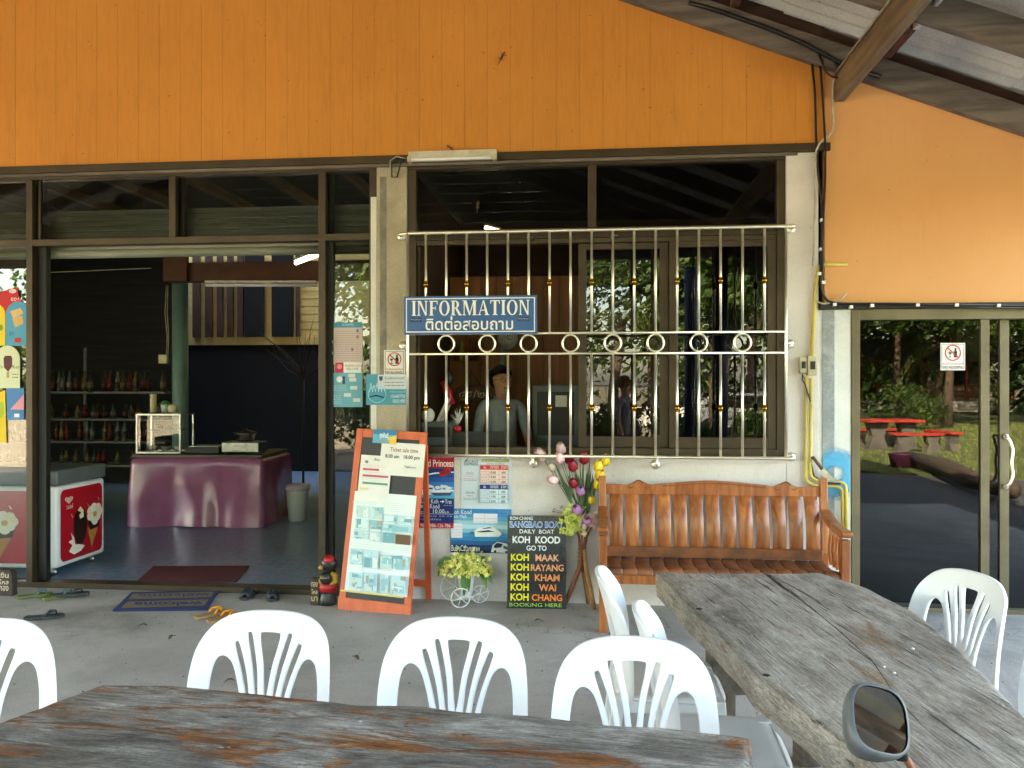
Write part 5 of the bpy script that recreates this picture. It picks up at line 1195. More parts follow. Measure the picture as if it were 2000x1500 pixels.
for (bu, bv, tu, tv, w_) in ((1118, 968, 1078, 880, .012), (1114, 965, 1110, 892, .011), (1136, 980, 1122, 890, .012), (1140, 980, 1128, 905, .011), (1146, 985, 1156, 890, .010), (1150, 990, 1160, 900, .010), (1136, 985, 1133, 876, .008), (1144, 980, 1154, 865, .008), (1139, 980, 1138, 880, .009), (1150, 985, 1163, 905, .009), (1130, 970, 1095, 915, .008), (1142, 985, 1148, 888, .009), (1148, 980, 1175, 905, .007)):
    leaf(TS, ts(bu, bv, rf.uniform(-.03, .03)), ts(tu, tv, rf.uniform(-.05, .05)), w_, 'blade_green', .0, 'blade')
pm('hydrangea', (186, 196, 84), (206, 214, 120), 20, rough=.6); pm('lily_pink', (222, 184, 182), (236, 214, 208), 20, rough=.6); pm('dry_twig', (150, 116, 120), (120, 92, 92), 20, rough=.8)
h1 = MB(); h2 = MB(); h3 = MB()
for i in range(80): blossom(h1, ts(1116+rf.gauss(0, 10), 998+rf.gauss(0, 14), -.05+rf.uniform(-.05, .04)), rf.uniform(.02, .032), 'hydrangea')
for i in range(36): blossom(h2, ts(1153+rf.gauss(0, 14), 1003+rf.gauss(0, 10), -.05+rf.uniform(-.04, .03)), rf.uniform(.018, .028), 'lily_pink', 5)
for i in range(26):
    a = ts(1120, 1000, 0); b_ = ts(1100+rf.uniform(-26, 8), 985+rf.uniform(-14, 22), rf.uniform(-.06, .04)); h3.tube([a, a.lerp(b_, .5)+Vector((0, 0, .015)), b_], .0016, 'dry_twig', 4); blossom(h3, b_, .008, 'dry_twig')
h1.build('hydrangea_head', TS, recalc=False); h2.build('lily_spray', TS, recalc=False); h3.build('dry_spray', TS, recalc=False)

# ------------------------------------------------------------------ painted figurine and plaques
p0 = G(640, 1180); FG = thing('figurine', 'small black, red and gold painted figurine with a lettered plaque', 'figurine', p0)
pm('fig_black', (26, 26, 28), (44, 44, 46), 30, rough=.35, bmp=.2); pm('fig_red', (190, 34, 44), (166, 26, 36), 20, rough=.4, bmp=.1); pm('fig_gold', (196, 150, 50), (160, 116, 36), 20, rough=.4, bmp=.1); pm('fig_skin', (206, 160, 96), (180, 130, 76), 20, rough=.5); pm('plaque', (62, 48, 42), (48, 38, 34), 10, rough=.7)
MB().lathe([(.06, 0), (.068, .02), (.062, .05), (.055, .075), (.05, .1)], 'fig_black', 18).build('base', FG)
MB().ball((0, 0, .125), (.072, .06, .055), 'fig_red', 16, 10).build('trousers', FG)
MB().ball((-.005, -.005, .19), (.05, .045, .05), 'fig_gold', 14, 8).ball((-.035, -.03, .175), (.025, .022, .03), 'fig_skin', 10, 8).build('torso', FG)
MB().ball((.0, -.05, .2), (.045, .035, .045), 'fig_black', 14, 10).tube([(-.03, -.083, .205), (0, -.088, .21), (.02, -.083, .21)], .004, 'fig_gold', 6).build('bag', FG)
MB().tube([(.03, -.02, .225), (.06, -.015, .21), (.065, -.03, .17), (.035, -.05, .155)], [.024, .026, .022, .014], 'fig_gold', 9).build('arm', FG)
MB().ball((.01, 0, .295), (.062, .056, .06), 'fig_black', 16, 10).ball((-.04, -.03, .272), (.02, .02, .018), 'fig_skin', 10, 8).build('head', FG)
MB().lathe([(.036, 0), (.04, .012), (.03, .028), (.012, .034)], 'fig_red', 16, M=Matrix.Translation((.018, -.022, .325)) @ Matrix.Rotation(R(28), 4, 'X')).build('cap', FG)
MB().box((-.115, -.045, 0), (-.05, -.02, .2), 'plaque').build('plaque', FG, bev=.006)
F = Flat(FG, [(-.115, .2), (-.05, .2), (-.05, 0), (-.115, 0)], .065, .2, -.0455)
for i, s_ in enumerate(('ทอง', 'ไหล', 'มา')): F.text(s_, -.105, .17-i*.052, -.06, .135-i*.052, flat((206, 184, 130)), res=2, bold=.01)
o = F.done('lettering'); o.location = (-.115, 0, 0)
p0 = G(14, 1162); t = thing('plaque_stone', 'dark stone plaque with pale Thai lettering at the left edge', 'plaque', p0)
MB().prism([(-.1, 0), (.066, 0), (.062, .16), (.04, .195), (-.04, .2), (-.1, .17)], -.03, .03, 'plaque').build('stone', t, bev=.008)
F = Flat(t, [(0, 1105), (32, 1105), (32, 1162), (0, 1162)], .12, .2, -.031)
for i, s_ in enumerate(('เงิน', 'ไหล', 'กอง')): F.text(s_, 4, 1112+i*14, 24, 1123+i*14, flat((206, 190, 160)), res=2, bold=.01)
o = F.done('lettering'); o.location = (-.055, 0, 0)
# ------------------------------------------------------------------ inside the shop
FZ_p = C(-3.75, 6.82); FZ = thing('chest_freezer', 'white ice cream chest freezer with red picture panels and grey lid', 'freezer', FZ_p, rz=R(1))
pm('freezer_white', (226, 228, 228), rough=.35); pm('freezer_grey', (96, 104, 106), (86, 92, 94), 6, rough=.45); pm('freezer_red', (190, 22, 40), (178, 18, 36), 5, rough=.3)
LZ, DZ = 1.35, .69
MB().box((-LZ, 0, .075), (0, DZ, .755), 'freezer_white').build('body', FZ, bev=.03, seg=3)
MB().box((-LZ-.008, -.008, .757), (.008, DZ+.008, .885), 'freezer_grey').build('lid', FZ, bev=.02, seg=3)
for x in (-.08, -LZ+.08):
    for y in (.08, DZ-.08): MB().tube([(x, y-.012, .034), (x, y+.012, .034)], .03, 'steel', 14).box((x-.012, y-.02, .045), (x+.012, y+.02, .076), 'steel').build('caster', FZ)
def rounded(u0, v0, u1, v1, r):
    P = []
    for cx, cy, a in ((u1-r, v0+r, -90), (u1-r, v1-r, 0), (u0+r, v1-r, 90), (u0+r, v0+r, 180)): P += [(cx+r*math.cos(R(a+k*18)), cy+r*math.sin(R(a+k*18))) for k in range(6)]
    return P
choc = flat((44, 26, 22), .3); cream = flat((236, 222, 190)); wafer = flat((190, 128, 66)); van = flat((240, 232, 214))
def ice_panel(parent, wd, ht, rot, loc, wide):
    e = sub_empty('picture_panel', parent, loc, rot); F = Flat(e, [(0, 0), (100, 0), (100, 100), (0, 100)], wd, ht, -.001)
    F.poly(rounded(0, 0, 100, 100, 9), 'freezer_red')
    if wide: ox = 30
    else: ox = 0
    def heart(cu, cv, s, m, k):
        P = [];
        for i in range(30):
            a = 2*math.pi*i/30; P.append((cu+s*16*math.sin(a)**3/16, cv-s*(13*math.cos(a)-5*math.cos(2*a)-2*math.cos(3*a)-math.cos(4*a))/16*k))
        F.poly(P, m)
    k = wd/ht if wd > ht else 1.0; sx = 1/k
    for s_, m_ in ((9, van), (7.2, 'freezer_red'), (5.6, van), (3.8, 'freezer_red'), (2.2, van)): heart(19*sx+ox, 15, s_, m_, .62)
    F.text('วอลล์', 12*sx+ox, 21, 28*sx+ox, 28, van, res=2)
    F.disc(45*sx+ox, 56, 16*sx, 27, choc, 24).poly([(38*sx+ox, 33), (45*sx+ox, 28), (52*sx+ox, 34), (53*sx+ox, 44), (44*sx+ox, 46), (42*sx+ox, 40), (47*sx+ox, 37)], cream)
    F.poly([(22*sx+ox, 62), (30*sx+ox, 70), (32*sx+ox, 80), (44*sx+ox, 82), (56*sx+ox, 86), (46*sx+ox, 92), (30*sx+ox, 94), (18*sx+ox, 88), (26*sx+ox, 80), (16*sx+ox, 74), (26*sx+ox, 72)], van)
    F.poly([(62*sx+ox, 62), (92*sx+ox, 58), (72*sx+ox, 92)], wafer).poly([(62*sx+ox, 52), (94*sx+ox, 48), (90*sx+ox, 64), (68*sx+ox, 66)], choc)
    rp = random.Random(4)
    for a_ in range(7): F.disc((79+12*math.cos(a_*.9))*sx+ox, 42+8*math.sin(a_*.9), 8*sx, 7, van if a_ % 2 else cream, 12)
    F.disc(79*sx+ox, 54, 8*sx, 6, van, 12).disc(79*sx+ox, 44, 5*sx, 4, flat((206, 160, 90)), 10)
    for (u, v) in ((22, 36), (60, 26), (64, 30), (86, 20)): F.line([(u*sx+ox, v), ((u+3)*sx+ox, v+5)], 1.2, van)
    F.done()
ice_panel(FZ, DZ*.86, .6, (0, 0, R(90)), (.0005, .05, .115), False)
ice_panel(FZ, LZ*.9, .6, (0, 0, 0), (-LZ*.95, -.0005, .115), True)

# table under the purple cloth
A = C(-4.29, 9.3); TB = thing('market_table', 'trestle table hidden under the purple cloth inside the shop', 'table', A, rz=YAW-R(3))
wT, dT, hT = 1.52, 1.0, .81
MB().box((0.02, .02, hT-.035), (wT-.02, dT-.02, hT-.006), 'roof_wood').build('tabletop', TB)
for x in (.08, wT-.12):
    for y in (.08, dT-.12): MB().box((x, y, 0), (x+.04, y+.04, hT-.036), 'roof_wood').build('leg', TB)
pm('cloth_purple', (168, 100, 136), (152, 86, 122), 4, rough=.22, bmp=.05, spec=.7)
vs = []; fs = []; loop = []
per = [(x*wT/20, 0) for x in range(20)]+[(wT, y*dT/14) for y in range(14)]+[(wT-x*wT/20, dT) for x in range(20)]+[(0, dT-y*dT/14) for y in range(14)]
nP = len(per); H = 9
for j in range(H+1):
    t = j/H
    for k, (x, y) in enumerate(per):
        nx = (x-wT/2)/wT; ny = (y-dT/2)/dT; fl = .07*t*(.35+.65*max(0, mnoise.noise(Vector((x*2.3, y*2.3, t*1.5+4)))+.45))
        fo = .028*t*math.sin(k*.8+2*mnoise.noise(Vector((x*3, y*3, t*2))))
        L_ = math.hypot(nx, ny) or 1
        vs.append((x+nx/L_*(fl+fo)*1.2, y+ny/L_*(fl+fo)*1.2, hT*(1-t)+.01*t+(.012*mnoise.noise(Vector((x*2, y*2, 9))) if j == H else 0)))
for j in range(H):
    for k in range(nP): fs.append((j*nP+k, j*nP+(k+1) % nP, (j+1)*nP+(k+1) % nP, (j+1)*nP+k))
fs.append(tuple(range(nP)))
tc = MB().add(vs, fs, 'cloth_purple', True).build('tablecloth', None, sub=1); tc.location = A; tc.rotation_euler = (0, 0, YAW-R(3)); tag(tc, 'shiny purple plastic cloth draped over the shop table', 'tablecloth')
def on_table(x, y): return TB.matrix_basis @ Vector((x, y, hT+.002))
TBM = Matrix.Translation(A) @ Matrix.Rotation(YAW-R(3), 4, 'Z')
def put(name, label, cat, x, y, group=None, z=hT+.003):
    t = thing(name, label, cat, TBM @ Vector((x, y, z)), rz=YAW-R(3), group=group); return t
DC = put('display_case', 'small aluminium framed glass display case on the purple table', 'display case', .03, .1)
cw, cd, chh = .5, .34, .44
for x in (0, cw):
    for y in (0, cd): MB().box((x-.009, y-.009, 0), (x+.009, y+.009, chh), 'steel').build('post', DC)
for z in (.009, chh):
    for y in (0, cd): MB().box((.0095, y-.008, z-.009), (cw-.0095, y+.008, z+.009), 'steel').build('rail', DC)
    for x in (0, cw): MB().box((x-.008, .0095, z-.009), (x+.008, cd-.0095, z+.009), 'steel').build('rail', DC)
MB().box((.01, .01, .26), (cw-.01, cd-.01, .266), 'clear_glass').build('shelf', DC); MB().box((.01, -.003, .02), (cw-.01, .001, chh-.01), 'clear_glass').build('pane', DC); MB().box((-.02, -.02, chh+.0095), (cw+.02, cd+.02, chh+.014), 'clear_glass').build('top_pane', DC)
for k, (x, z, r, c) in enumerate(((.12, .02, .05, (150, 120, 90)), (.26, .02, .06, (190, 190, 180)), (.4, .02, .045, (210, 210, 205)), (.38, .267, .06, (196, 200, 200)), (.18, .267, .05, (120, 110, 96)))):
    t = put('food_tray', ('brown bowl at the lower left of the display case', 'wide pale bowl at the lower middle of the display case', 'white cup at the lower right of the display case', 'foil tray on the display case shelf', 'dark bowl on the display case shelf')[k], 'bowl', .03+x, .1+.16, z=hT+.005+z); MB().lathe([(r*.7, 0), (r, .05), (r*.95, .05), (r*.65, .006)], flat(c), 14).build('bowl', t)
t = put('jar', 'tall cream flask on top of the display case', 'jar', .15, .24, z=hT+.465); MB().lathe([(.034, 0), (.036, .16), (.03, .17), (.036, .178), (.036, .205), (.03, .21)], flat((222, 212, 170)), 16).build('flask', t)
t = put('jar', 'squat cream jar on top of the display case', 'jar', .39, .22, z=hT+.465); MB().lathe([(.05, 0), (.056, .05), (.046, .085), (.03, .09)], flat((222, 212, 172)), 16).build('pot', t)
t = put('tub', 'white tub with green lid between the jars on the display case', 'tub', .27, .28, z=hT+.465); MB().lathe([(.04, 0), (.05, .085), (.046, .09)], flat((196, 208, 200)), 16).lathe([(.066, .091), (.06, .1), (.02, .135)], flat((70, 140, 80)), 16).build('tub_body', t)
ST = put('gas_stove', 'steel gas stove with a lidded pot on the purple table', 'stove', 1.02, .08)
MB().box((0, 0, .02), (.42, .3, .13), 'steel').build('body', ST, bev=.006); MB().box((.14, -.004, .045), (.28, -.0005, .1), 'paper').build('label', ST)
for x in (.02, .37):
    for y in (.02, .26): MB().box((x, y, 0), (x+.02, y+.02, .021), 'black').build('foot', ST)
MB().tube([(.05+.09*math.cos(2*math.pi*k/20)+.16, .15+.09*math.sin(2*math.pi*k/20), .145) for k in range(20)], .006, 'black', 6, closed=True).build('burner', ST)
t = put('pot', 'steel pot with dark lid on the gas stove', 'pot', 1.23, .23, z=hT+.155); MB().lathe([(.1, 0), (.115, .07), (.12, .075)], 'steel', 20).build('pot_body', t); MB().lathe([(.13, .076), (.13, .084), (.03, .11), (.02, .135)], 'black', 20).build('lid', t)
t = put('griddle', 'flat black griddle beside the display case', 'griddle', .58, .1); MB().box((0, 0, 0), (.4, .34, .07), 'black').build('body', t, bev=.008); MB().box((.03, .03, .071), (.37, .31, .082), 'steel').build('plate', t, bev=.003)
BI = thing('waste_bin', 'white plastic bin with a bag beside the purple table', 'bin', C((581-1000)/FPX*9.7, 9.7)); MB().lathe([(.1, 0), (.135, .4), (.14, .41), (.13, .41), (.1, .02)], 'freezer_white', 22).build('body', BI); MB().lathe([(.142, .36), (.15, .415), (.135, .425)], flat((206, 190, 206)), 22).build('bag', BI)

# shelves with bottles along the left of the shop
SR = thing('shelf_rack', 'dark wall shelves loaded with goods behind the freezer', 'shelves', (0, 0, 0)); sy = 4.3
xs0, xs1 = W(-60, 800, sy).x, W(322, 800, sy).x; zs = [W(200, v, sy).z for v in (908, 862, 818, 765)]
pm('shelf_grey', (84, 86, 86), (66, 68, 68), 5, rough=.5)
for z in zs: MB().box((xs0, sy, z-.025), (xs1, sy+.4, z), 'shelf_grey').build('shelf', SR)
for x in (xs0, (xs0+xs1)/2, xs1-.02): MB().box((x, sy+.38, 0), (x+.03, sy+.41, 2.1), 'shelf_grey').build('upright', SR)
rb = random.Random(8); bcols = [(84, 66, 36), (52, 40, 30), (96, 96, 90), (40, 54, 46), (86, 34, 30), (104, 92, 48), (58, 68, 78)]
prot = {}; cn = ['amber', 'brown', 'pale', 'green', 'red', 'yellow', 'bluish']; sn = ['lowest', 'second lowest', 'second highest', 'highest']
for zi, z in enumerate(zs):
    x = xs0+.1
    while x < xs1-.1:
        kind = rb.randrange(len(bcols)); key = (zi % 2, kind); lb = '%s bottle on the %s dark shop shelf' % (cn[kind], sn[zi])
        if key not in prot:
            h_ = .26 if zi % 2 else .17; c_ = flat(bcols[kind], .25)
            t = thing('bottle', lb, 'bottle', (x, sy+.12, z+.001), group='goods on the shop shelves')
            MB().lathe([(.034, 0), (.036, h_*.6), (.014, h_*.8), (.014, h_)], c_, 10).lathe([(.0155, h_+.0005), (.0155, h_+.02)], 'black', 8).build('bottle_body', t); MB().lathe([(.0368, h_*.18), (.0368, h_*.5)], flat([(92, 82, 60), (76, 30, 28), (58, 54, 48)][kind % 3]), 10).build('label', t); prot[key] = t
        else: dup(prot[key], (x, sy+.12+rb.uniform(-.03, .05), z+.001), rb.uniform(0, 6), lb)
        x += rb.choice([.085, .09, .1, .19])
# ceiling tube lamps
lit = emit('tube_lit', (255, 246, 224), .8)
p, q = D(578, 514, 9.0), D(620, 498, 8.0)
t = thing('tube_lamp', 'lit fluorescent tube on the shop ceiling', 'lamp'); MB().tube([p, q], .018, lit, 10).build('tube', t); MB().bar(p+Vector((0, 0, .035)), q+Vector((0, 0, .035)), .05, .02, 'white_paint').build('batten', t)
p, q = W(402, 557, 3.45), W(619, 557, 3.45)
t = thing('tube_lamp', 'long white batten lamp under the red ceiling beam', 'lamp'); MB().tube([p, q], .02, 'white_plastic', 10).build('tube', t); MB().bar(p+Vector((0, 0, .04)), q+Vector((0, 0, .04)), .06, .025, 'white_paint').build('batten', t)
pm('bark_dark', (40, 32, 26), rough=.8)
t = thing('dry_branch', 'bare branching twigs standing in front of the pale siding', 'branch', C(-3.25, 12.9)); mb = MB(); rt = random.Random(3)
for i in range(16):
    a = rt.uniform(-1.2, 1.2); L_ = rt.uniform(.5, 1.2); b0_ = Vector((rt.uniform(-.1, .1), 0, 1.7)); P = [b0_]
    for k in range(4): P.append(P[-1]+Vector((math.sin(a)*L_/4, rt.uniform(-.05, .05), math.cos(a)*L_/4))); a += rt.uniform(-.35, .35)
    mb.tube(P, [.008, .006, .005, .004, .002], 'bark_dark', 5)
mb.tube([(0, 0, 0), (0, 0, 1.72)], .02, 'bark_dark', 8); mb.build('twigs', t)
# ice cream stickers on the far left pane
def sticker(label, pts, col, y, extra):
    us = [p[0] for p in pts]; vs_ = [p[1] for p in pts]; u0, u1, v0, v1 = min(us), max(us), min(vs_), max(vs_); a, b = W(u0, v0, y), W(u1, v1, y)
    t = thing('sticker', label, 'sticker', (a.x, y, b.z)); F = Flat(t, [(u0, v0), (u1, v0), (u1, v1), (u0, v1)], b.x-a.x, a.z-b.z, 0, step=.0004); F.poly(pts, flat(col)); extra(F); F.done('sheet')
def tombstone(u0, v0, u1, v1): r = (u1-u0)/2; return [(u0+r-r*math.cos(math.pi*k/12), v0+r*1.1-r*1.1*math.sin(math.pi*k/12)) for k in range(13)]+[(u1, v1), (u0, v1)]
sticker('red ice cream sticker at the top of the left pane', [(-10, 575), (18, 565), (34, 562), (36, 576), (47, 600), (47, 650), (-10, 650)], (206, 40, 52), .058, lambda F: F.text('EDU', 22, 582, 42, 588, white, res=1).disc(25, 569, 7, 4, white).text('ใหม่', 20, 566, 30, 571, red, res=1))
sticker('blue ice cream sandwich sticker on the left pane', tombstone(11, 589, 60, 675), (70, 160, 200), .0565, lambda F: F.poly([(20, 608), (40, 602), (46, 612), (26, 622)], flat((226, 190, 130))).poly([(24, 622), (44, 616), (46, 632), (30, 640)], flat((214, 176, 116))).text('20', 18, 648, 27, 655, ink, res=1).rect(29, 660, 41, 669, red))
sticker('yellow ice cream sticker on the left pane', tombstone(-25, 594, 10, 675), (236, 206, 60), .0567, lambda F: F.disc(2, 640, 4, 6, flat((120, 160, 50)), 10))
sticker('cream coloured ice lolly sticker on the left pane', tombstone(-10, 675, 39, 758), (214, 220, 190), .055, lambda F: F.poly([(7, 700), (10, 695), (22, 695), (24, 700), (24, 716), (16, 726), (8, 718)], flat((90, 40, 50))).rect(13, 726, 18, 738, flat((190, 150, 110))).text('Uo', 0, 713, 6, 720, ink, res=1).text('Ker', 25, 713, 38, 720, ink, res=1).scribble(24, 728, 36, 740, ink, 2, 1.4, 3))
sticker('blue and pink ice cream sticker low on the left pane', [(12, 758), (47, 758), (47, 820), (14, 820)], (66, 130, 190), .0563, lambda F: F.poly([(20, 800), (47, 770), (47, 800)], flat((220, 150, 170))).rect(28, 808, 38, 815, white))
sticker('yellow banana ice cream sticker lowest on the left pane', [(-12, 770), (10, 762), (13, 865), (-12, 865)], (232, 196, 56), .0575, lambda F: F.disc(2, 800, 7, 16, flat((170, 190, 60)), 12))

# ------------------------------------------------------------------ people
pm('skin', (206, 150, 116), (192, 136, 104), 8, rough=.55); pm('hair_black', (22, 18, 17), (34, 28, 26), 30, rough=.45, bmp=.3); pm('shirt_grey', (168, 176, 190), (152, 160, 176), 12, rough=.85, bmp=.15); pm('shirt_lilac', (172, 164, 186), (156, 148, 172), 12, rough=.85, bmp=.15); pm('jeans', (44, 56, 84), (34, 44, 68), 20, rough=.9)
def person(label, loc, rz, H, shirt, legs, arms, hair, glasses=False, bald=False):
    t = thing('person', label, 'person', loc, rz=rz); k = H/1.72
    V = {}; E_ = []; Rr = {}
    def j(n, p, r, par=None):
        V[n] = Vector(p)*k; Rr[n] = (r if isinstance(r, tuple) else (r, r))
        if par: E_.append((par, n))
    j('pelvis', (0, .0, .93), (.15, .115)); j('waist', (0, 0, 1.06), (.165, .125), 'pelvis'); j('chest', (0, .0, 1.24), (.175, .135), 'waist'); j('top', (0, .015, 1.395), (.12, .085), 'chest'); j('neck', (0, .012, 1.462), .05, 'top'); j('jaw', (0, -.014, 1.528), (.068, .078), 'neck'); j('face', (0, -.006, 1.595), (.092, .108), 'jaw'); j('crown', (0, .006, 1.665), (.092, .104), 'face')
    for s, n in ((1, 'r'), (-1, 'l')):
        j('sh'+n, (s*.165, .012, 1.395), .06, 'top'); el, wr, ha = arms[0 if s > 0 else 1]
        j('el'+n, el, .044, 'sh'+n); j('wr'+n, wr, .029, 'el'+n); j('ha'+n, ha, (.036, .022), 'wr'+n)
        j('hip'+n, (s*.09, 0, .86), .095, 'pelvis'); j('kn'+n, (s*.1, -.01, .48), .06, 'hip'+n); j('an'+n, (s*.1, .015, .09), .042, 'kn'+n); j('toe'+n, (s*.11, -.13, .04), .035, 'an'+n)
    names = list(V); me = bpy.data.meshes.new('body'); me.from_pydata([V[n] for n in names], [(names.index(a), names.index(b)) for a, b in E_], [])
    ob = bpy.data.objects.new('body', me); COL.objects.link(ob); md = ob.modifiers.new('skin', 'SKIN'); md.branch_smoothing = .6
    for i, n in enumerate(names):
        sv = me.skin_vertices[0].data[i]; sv.radius = (Rr[n][0]*k, Rr[n][1]*k); sv.use_root = (n == 'pelvis')
    s2 = ob.modifiers.new('s', 'SUBSURF'); s2.levels = 2; s2.render_levels = 2
    dg = bpy.context.evaluated_depsgraph_get(); m2 = bpy.data.meshes.new_from_object(ob.evaluated_get(dg)); bpy.data.objects.remove(ob)
    for m_ in ('skin', shirt, legs, 'black'): m2.materials.append(MATS[m_])
    neckz = 1.435*k
    for p in m2.polygons:
        c = p.center; p.use_smooth = True; mi = 0
        armd = abs(c.x) > .19*k and c.z < 1.3*k
        elz = V['elr'].z if c.x > 0 else V['ell'].z
        nearhand = min((c-V['har']).length, (c-V['hal']).length, (c-V['wrr']).length, (c-V['wrl']).length, (c-(V['wrr']+V['elr'])/2).length, (c-(V['wrl']+V['ell'])/2).length) < .085*k
        if (c.z < neckz or (c.z < 1.5*k and math.hypot(c.x, c.y-.012*k) > .068*k)) and not nearhand and c.z > .92*k: mi = 1
        elif c.z <= .92*k and not nearhand: mi = 2 if c.z > .1*k else 3
        p.material_index = mi
    o = bpy.data.objects.new('body', m2); COL.objects.link(o); o.parent = t
    fg = MB()
    for n, w in (('har', 'wrr'), ('hal', 'wrl')):
        d = (V[n]-V[w]).normalized(); sd_ = d.cross(Vector((0, 1, 0))).normalized() if abs(d.y) < .9 else Vector((1, 0, 0)); nn = sd_.cross(d)
        for q, L_ in ((-.027, .06), (-.009, .07), (.009, .066), (.027, .052)): b = V[n]+sd_*q*k; fg.tube([b, b+d*L_*.5*k+nn*.006, b+d*L_*k+nn*.025*k], [.0095*k, .0085*k, .006*k], 'skin', 7)
        b = V[n]-d*.02*k+sd_*.03*k; fg.tube([b, b+sd_*.02*k+d*.02*k, b+sd_*.025*k+d*.045*k], [.011*k, .0095*k, .007*k], 'skin', 7)
    fg.build('fingers', t)
    f = Vector((0, -.086, 1.6))*k
    for s in (1, -1):
        MB().ball((s*.031*k, -.091*k, 1.606*k), (.0125*k, .007*k, .0068*k), 'paper', 10, 6).ball((s*.031*k, -.0965*k, 1.606*k), (.0055*k, .003*k, .0055*k), 'black', 8, 6).build('eye', t)
        MB().tube([(s*.015*k, -.1*k, 1.628*k), (s*.032*k, -.099*k, 1.633*k), (s*.05*k, -.09*k, 1.626*k)], [.002, .003, .0015], 'hair_black', 5).build('eyebrow', t)
        MB().ball((s*.078*k, .0, 1.6*k), (.012*k, .02*k, .03*k), 'skin', 8, 8).build('ear', t)
    MB().tube([(0, -.094*k, 1.615*k), (0, -.104*k, 1.585*k), (0, -.11*k, 1.572*k), (0, -.092*k, 1.562*k)], [.006*k, .009*k, .014*k, .006*k], 'skin', 8).build('nose', t)
    MB().ball((0, -.086*k, 1.54*k), (.023*k, .008*k, .007*k), pm('lips', (150, 70, 68), rough=.45) if 'lips' not in MATS else 'lips', 10, 6).build('mouth', t)
    hb = MB(); rh = random.Random(5)
    if hair == 'tied':
        hb.ball((0, .022*k, 1.622*k), (.099*k, .106*k, .112*k), 'hair_black', 32, 26); hb.ball((0, .135*k, 1.59*k), (.045*k, .045*k, .05*k), 'hair_black', 12, 10)
        for i in range(90):                                # strands combed back from the hairline
            x_ = rh.uniform(-.085, .085); P_ = [Vector((x_, -.06+abs(x_)*.4, 1.685-abs(x_)*.35)), Vector((x_*1.08, .0, 1.735-abs(x_)*.55)), Vector((x_*1.0, .07, 1.71-abs(x_)*.5)), Vector((x_*.4, .13, 1.61))]
            hb.tube([p_*k for p_ in P_], [.003, .004, .004, .003], 'hair_black', 4)
    else:
        hb.ball((0, .015*k, 1.645*k), (.095*k, .105*k, .095*k), 'hair_black', 18, 12)
        for i in range(70):
            a, b = rh.uniform(0, 6.28), rh.uniform(-.3, 1.4); d = Vector((math.cos(a)*math.cos(b), math.sin(a)*math.cos(b), math.sin(b)))
            if d.y < -.35 and d.z < .35: continue
            c = Vector((0, .015, 1.645))*k+Vector((d.x*.093, d.y*.103, d.z*.095))*k; hb.ball(c, .025*k, 'hair_black', 7, 5)
    ho = hb.build('hair', t)
    bm = bmesh.new(); bm.from_mesh(ho.data)             # open the hair over the face
    dl = [v for v in bm.verts if v.co.y < -.02*k and v.co.z < (1.682-.5*abs(v.co.x/k))*k and abs(v.co.x) < .09*k]; bmesh.ops.delete(bm, geom=dl, context='VERTS'); bm.to_mesh(ho.data); bm.free()
    if glasses:
        g = MB()
        for s in (1, -1): g.tube([(s*.032*k+.022*k*math.cos(a), -.107*k, 1.604*k+.016*k*math.sin(a)) for a in [2*math.pi*q/16 for q in range(16)]], .0018, 'black', 5, closed=True).tube([(s*.054*k, -.105*k, 1.608*k), (s*.084*k, -.05*k, 1.61*k), (s*.084*k, .0, 1.608*k)], .0018, 'black', 5)
        g.tube([(-.01*k, -.108*k, 1.606*k), (.01*k, -.108*k, 1.606*k)], .0018, 'black', 5); g.build('glasses', t)
    cl_ = MB()
    for s in (1, -1): cl_.tube([(0, -.062*k, 1.40*k), (s*.035*k, -.05*k, 1.435*k), (s*.06*k, .0, 1.455*k), (s*.045*k, .05*k, 1.465*k), (0, .065*k, 1.468*k)], [.006*k, .012*k, .013*k, .012*k, .01*k], shirt, 7)
    cl_.build('collar', t)
    return t, k
wp = D(980, 750, 7.1); wp.z = 0
arm_desk = (((.235, -.02, 1.13), (.17, -.2, 1.04), (.13, -.28, 1.03)), ((-.235, -.02, 1.13), (-.17, -.2, 1.04), (-.13, -.28, 1.03)))
person('seller with glasses in a pale grey shirt behind the information window', wp, YAW+R(24), 1.75, 'shirt_grey', 'jeans', arm_desk, 'tied', True)
pp = MIR(D(1222, 750, 12.55)); pp.z = -.1
arm_cam = (((.23, .03, 1.13), (.23, -.06, .9), (.23, -.08, .8)), ((-.24, -.06, 1.16), (-.16, -.24, 1.32), (-.13, -.3, 1.38)))
PH, pk = person('person in a pale lilac shirt and jeans with dark curly hair, mirrored in the window', pp, R(180)-R(62), 1.79, 'shirt_lilac', 'jeans', arm_cam, 'curly')

# ------------------------------------------------------------------ information booth
yw = 1.75; a, b = W(842, 500, yw), W(1000, 900, yw)
BW = thing('booth_panel', 'brown boarded wall panel behind the seller', 'wall panel', (0, 0, 0))
xx = -1.42
while xx < .6:
    MB().box((xx+.002, yw, 0), (xx+.148, yw+.02, 2.62), 'booth_wood').build('board', BW, bev=.002); xx += .15
def bthing(name, label, cat, u, v, y): return thing(name, label, cat, W(u, v, y))
CT = thing('counter', 'dark counter top inside the information window', 'counter', (-1.4, .17, 0)); MB().box((0, 0, 1.02), (1.25, .5, 1.06), 'brown_wall').build('top', CT); MB().box((0, .45, 0), (1.25, .49, 1.019), 'brown_wall').build('panel', CT)
t = thing('laptop', 'black laptop seen from behind on the counter', 'laptop', (W(885, 870, .32).x, .32, 1.062)); wl_ = W(985, 870, .32).x-W(885, 870, .32).x
MB().box((0, 0, 0), (wl_, .25, .015), 'black').build('base', t, bev=.003); MB().box((0, -.012, .006), (wl_, -.004, .17), 'black').build('screen', t, bev=.003)
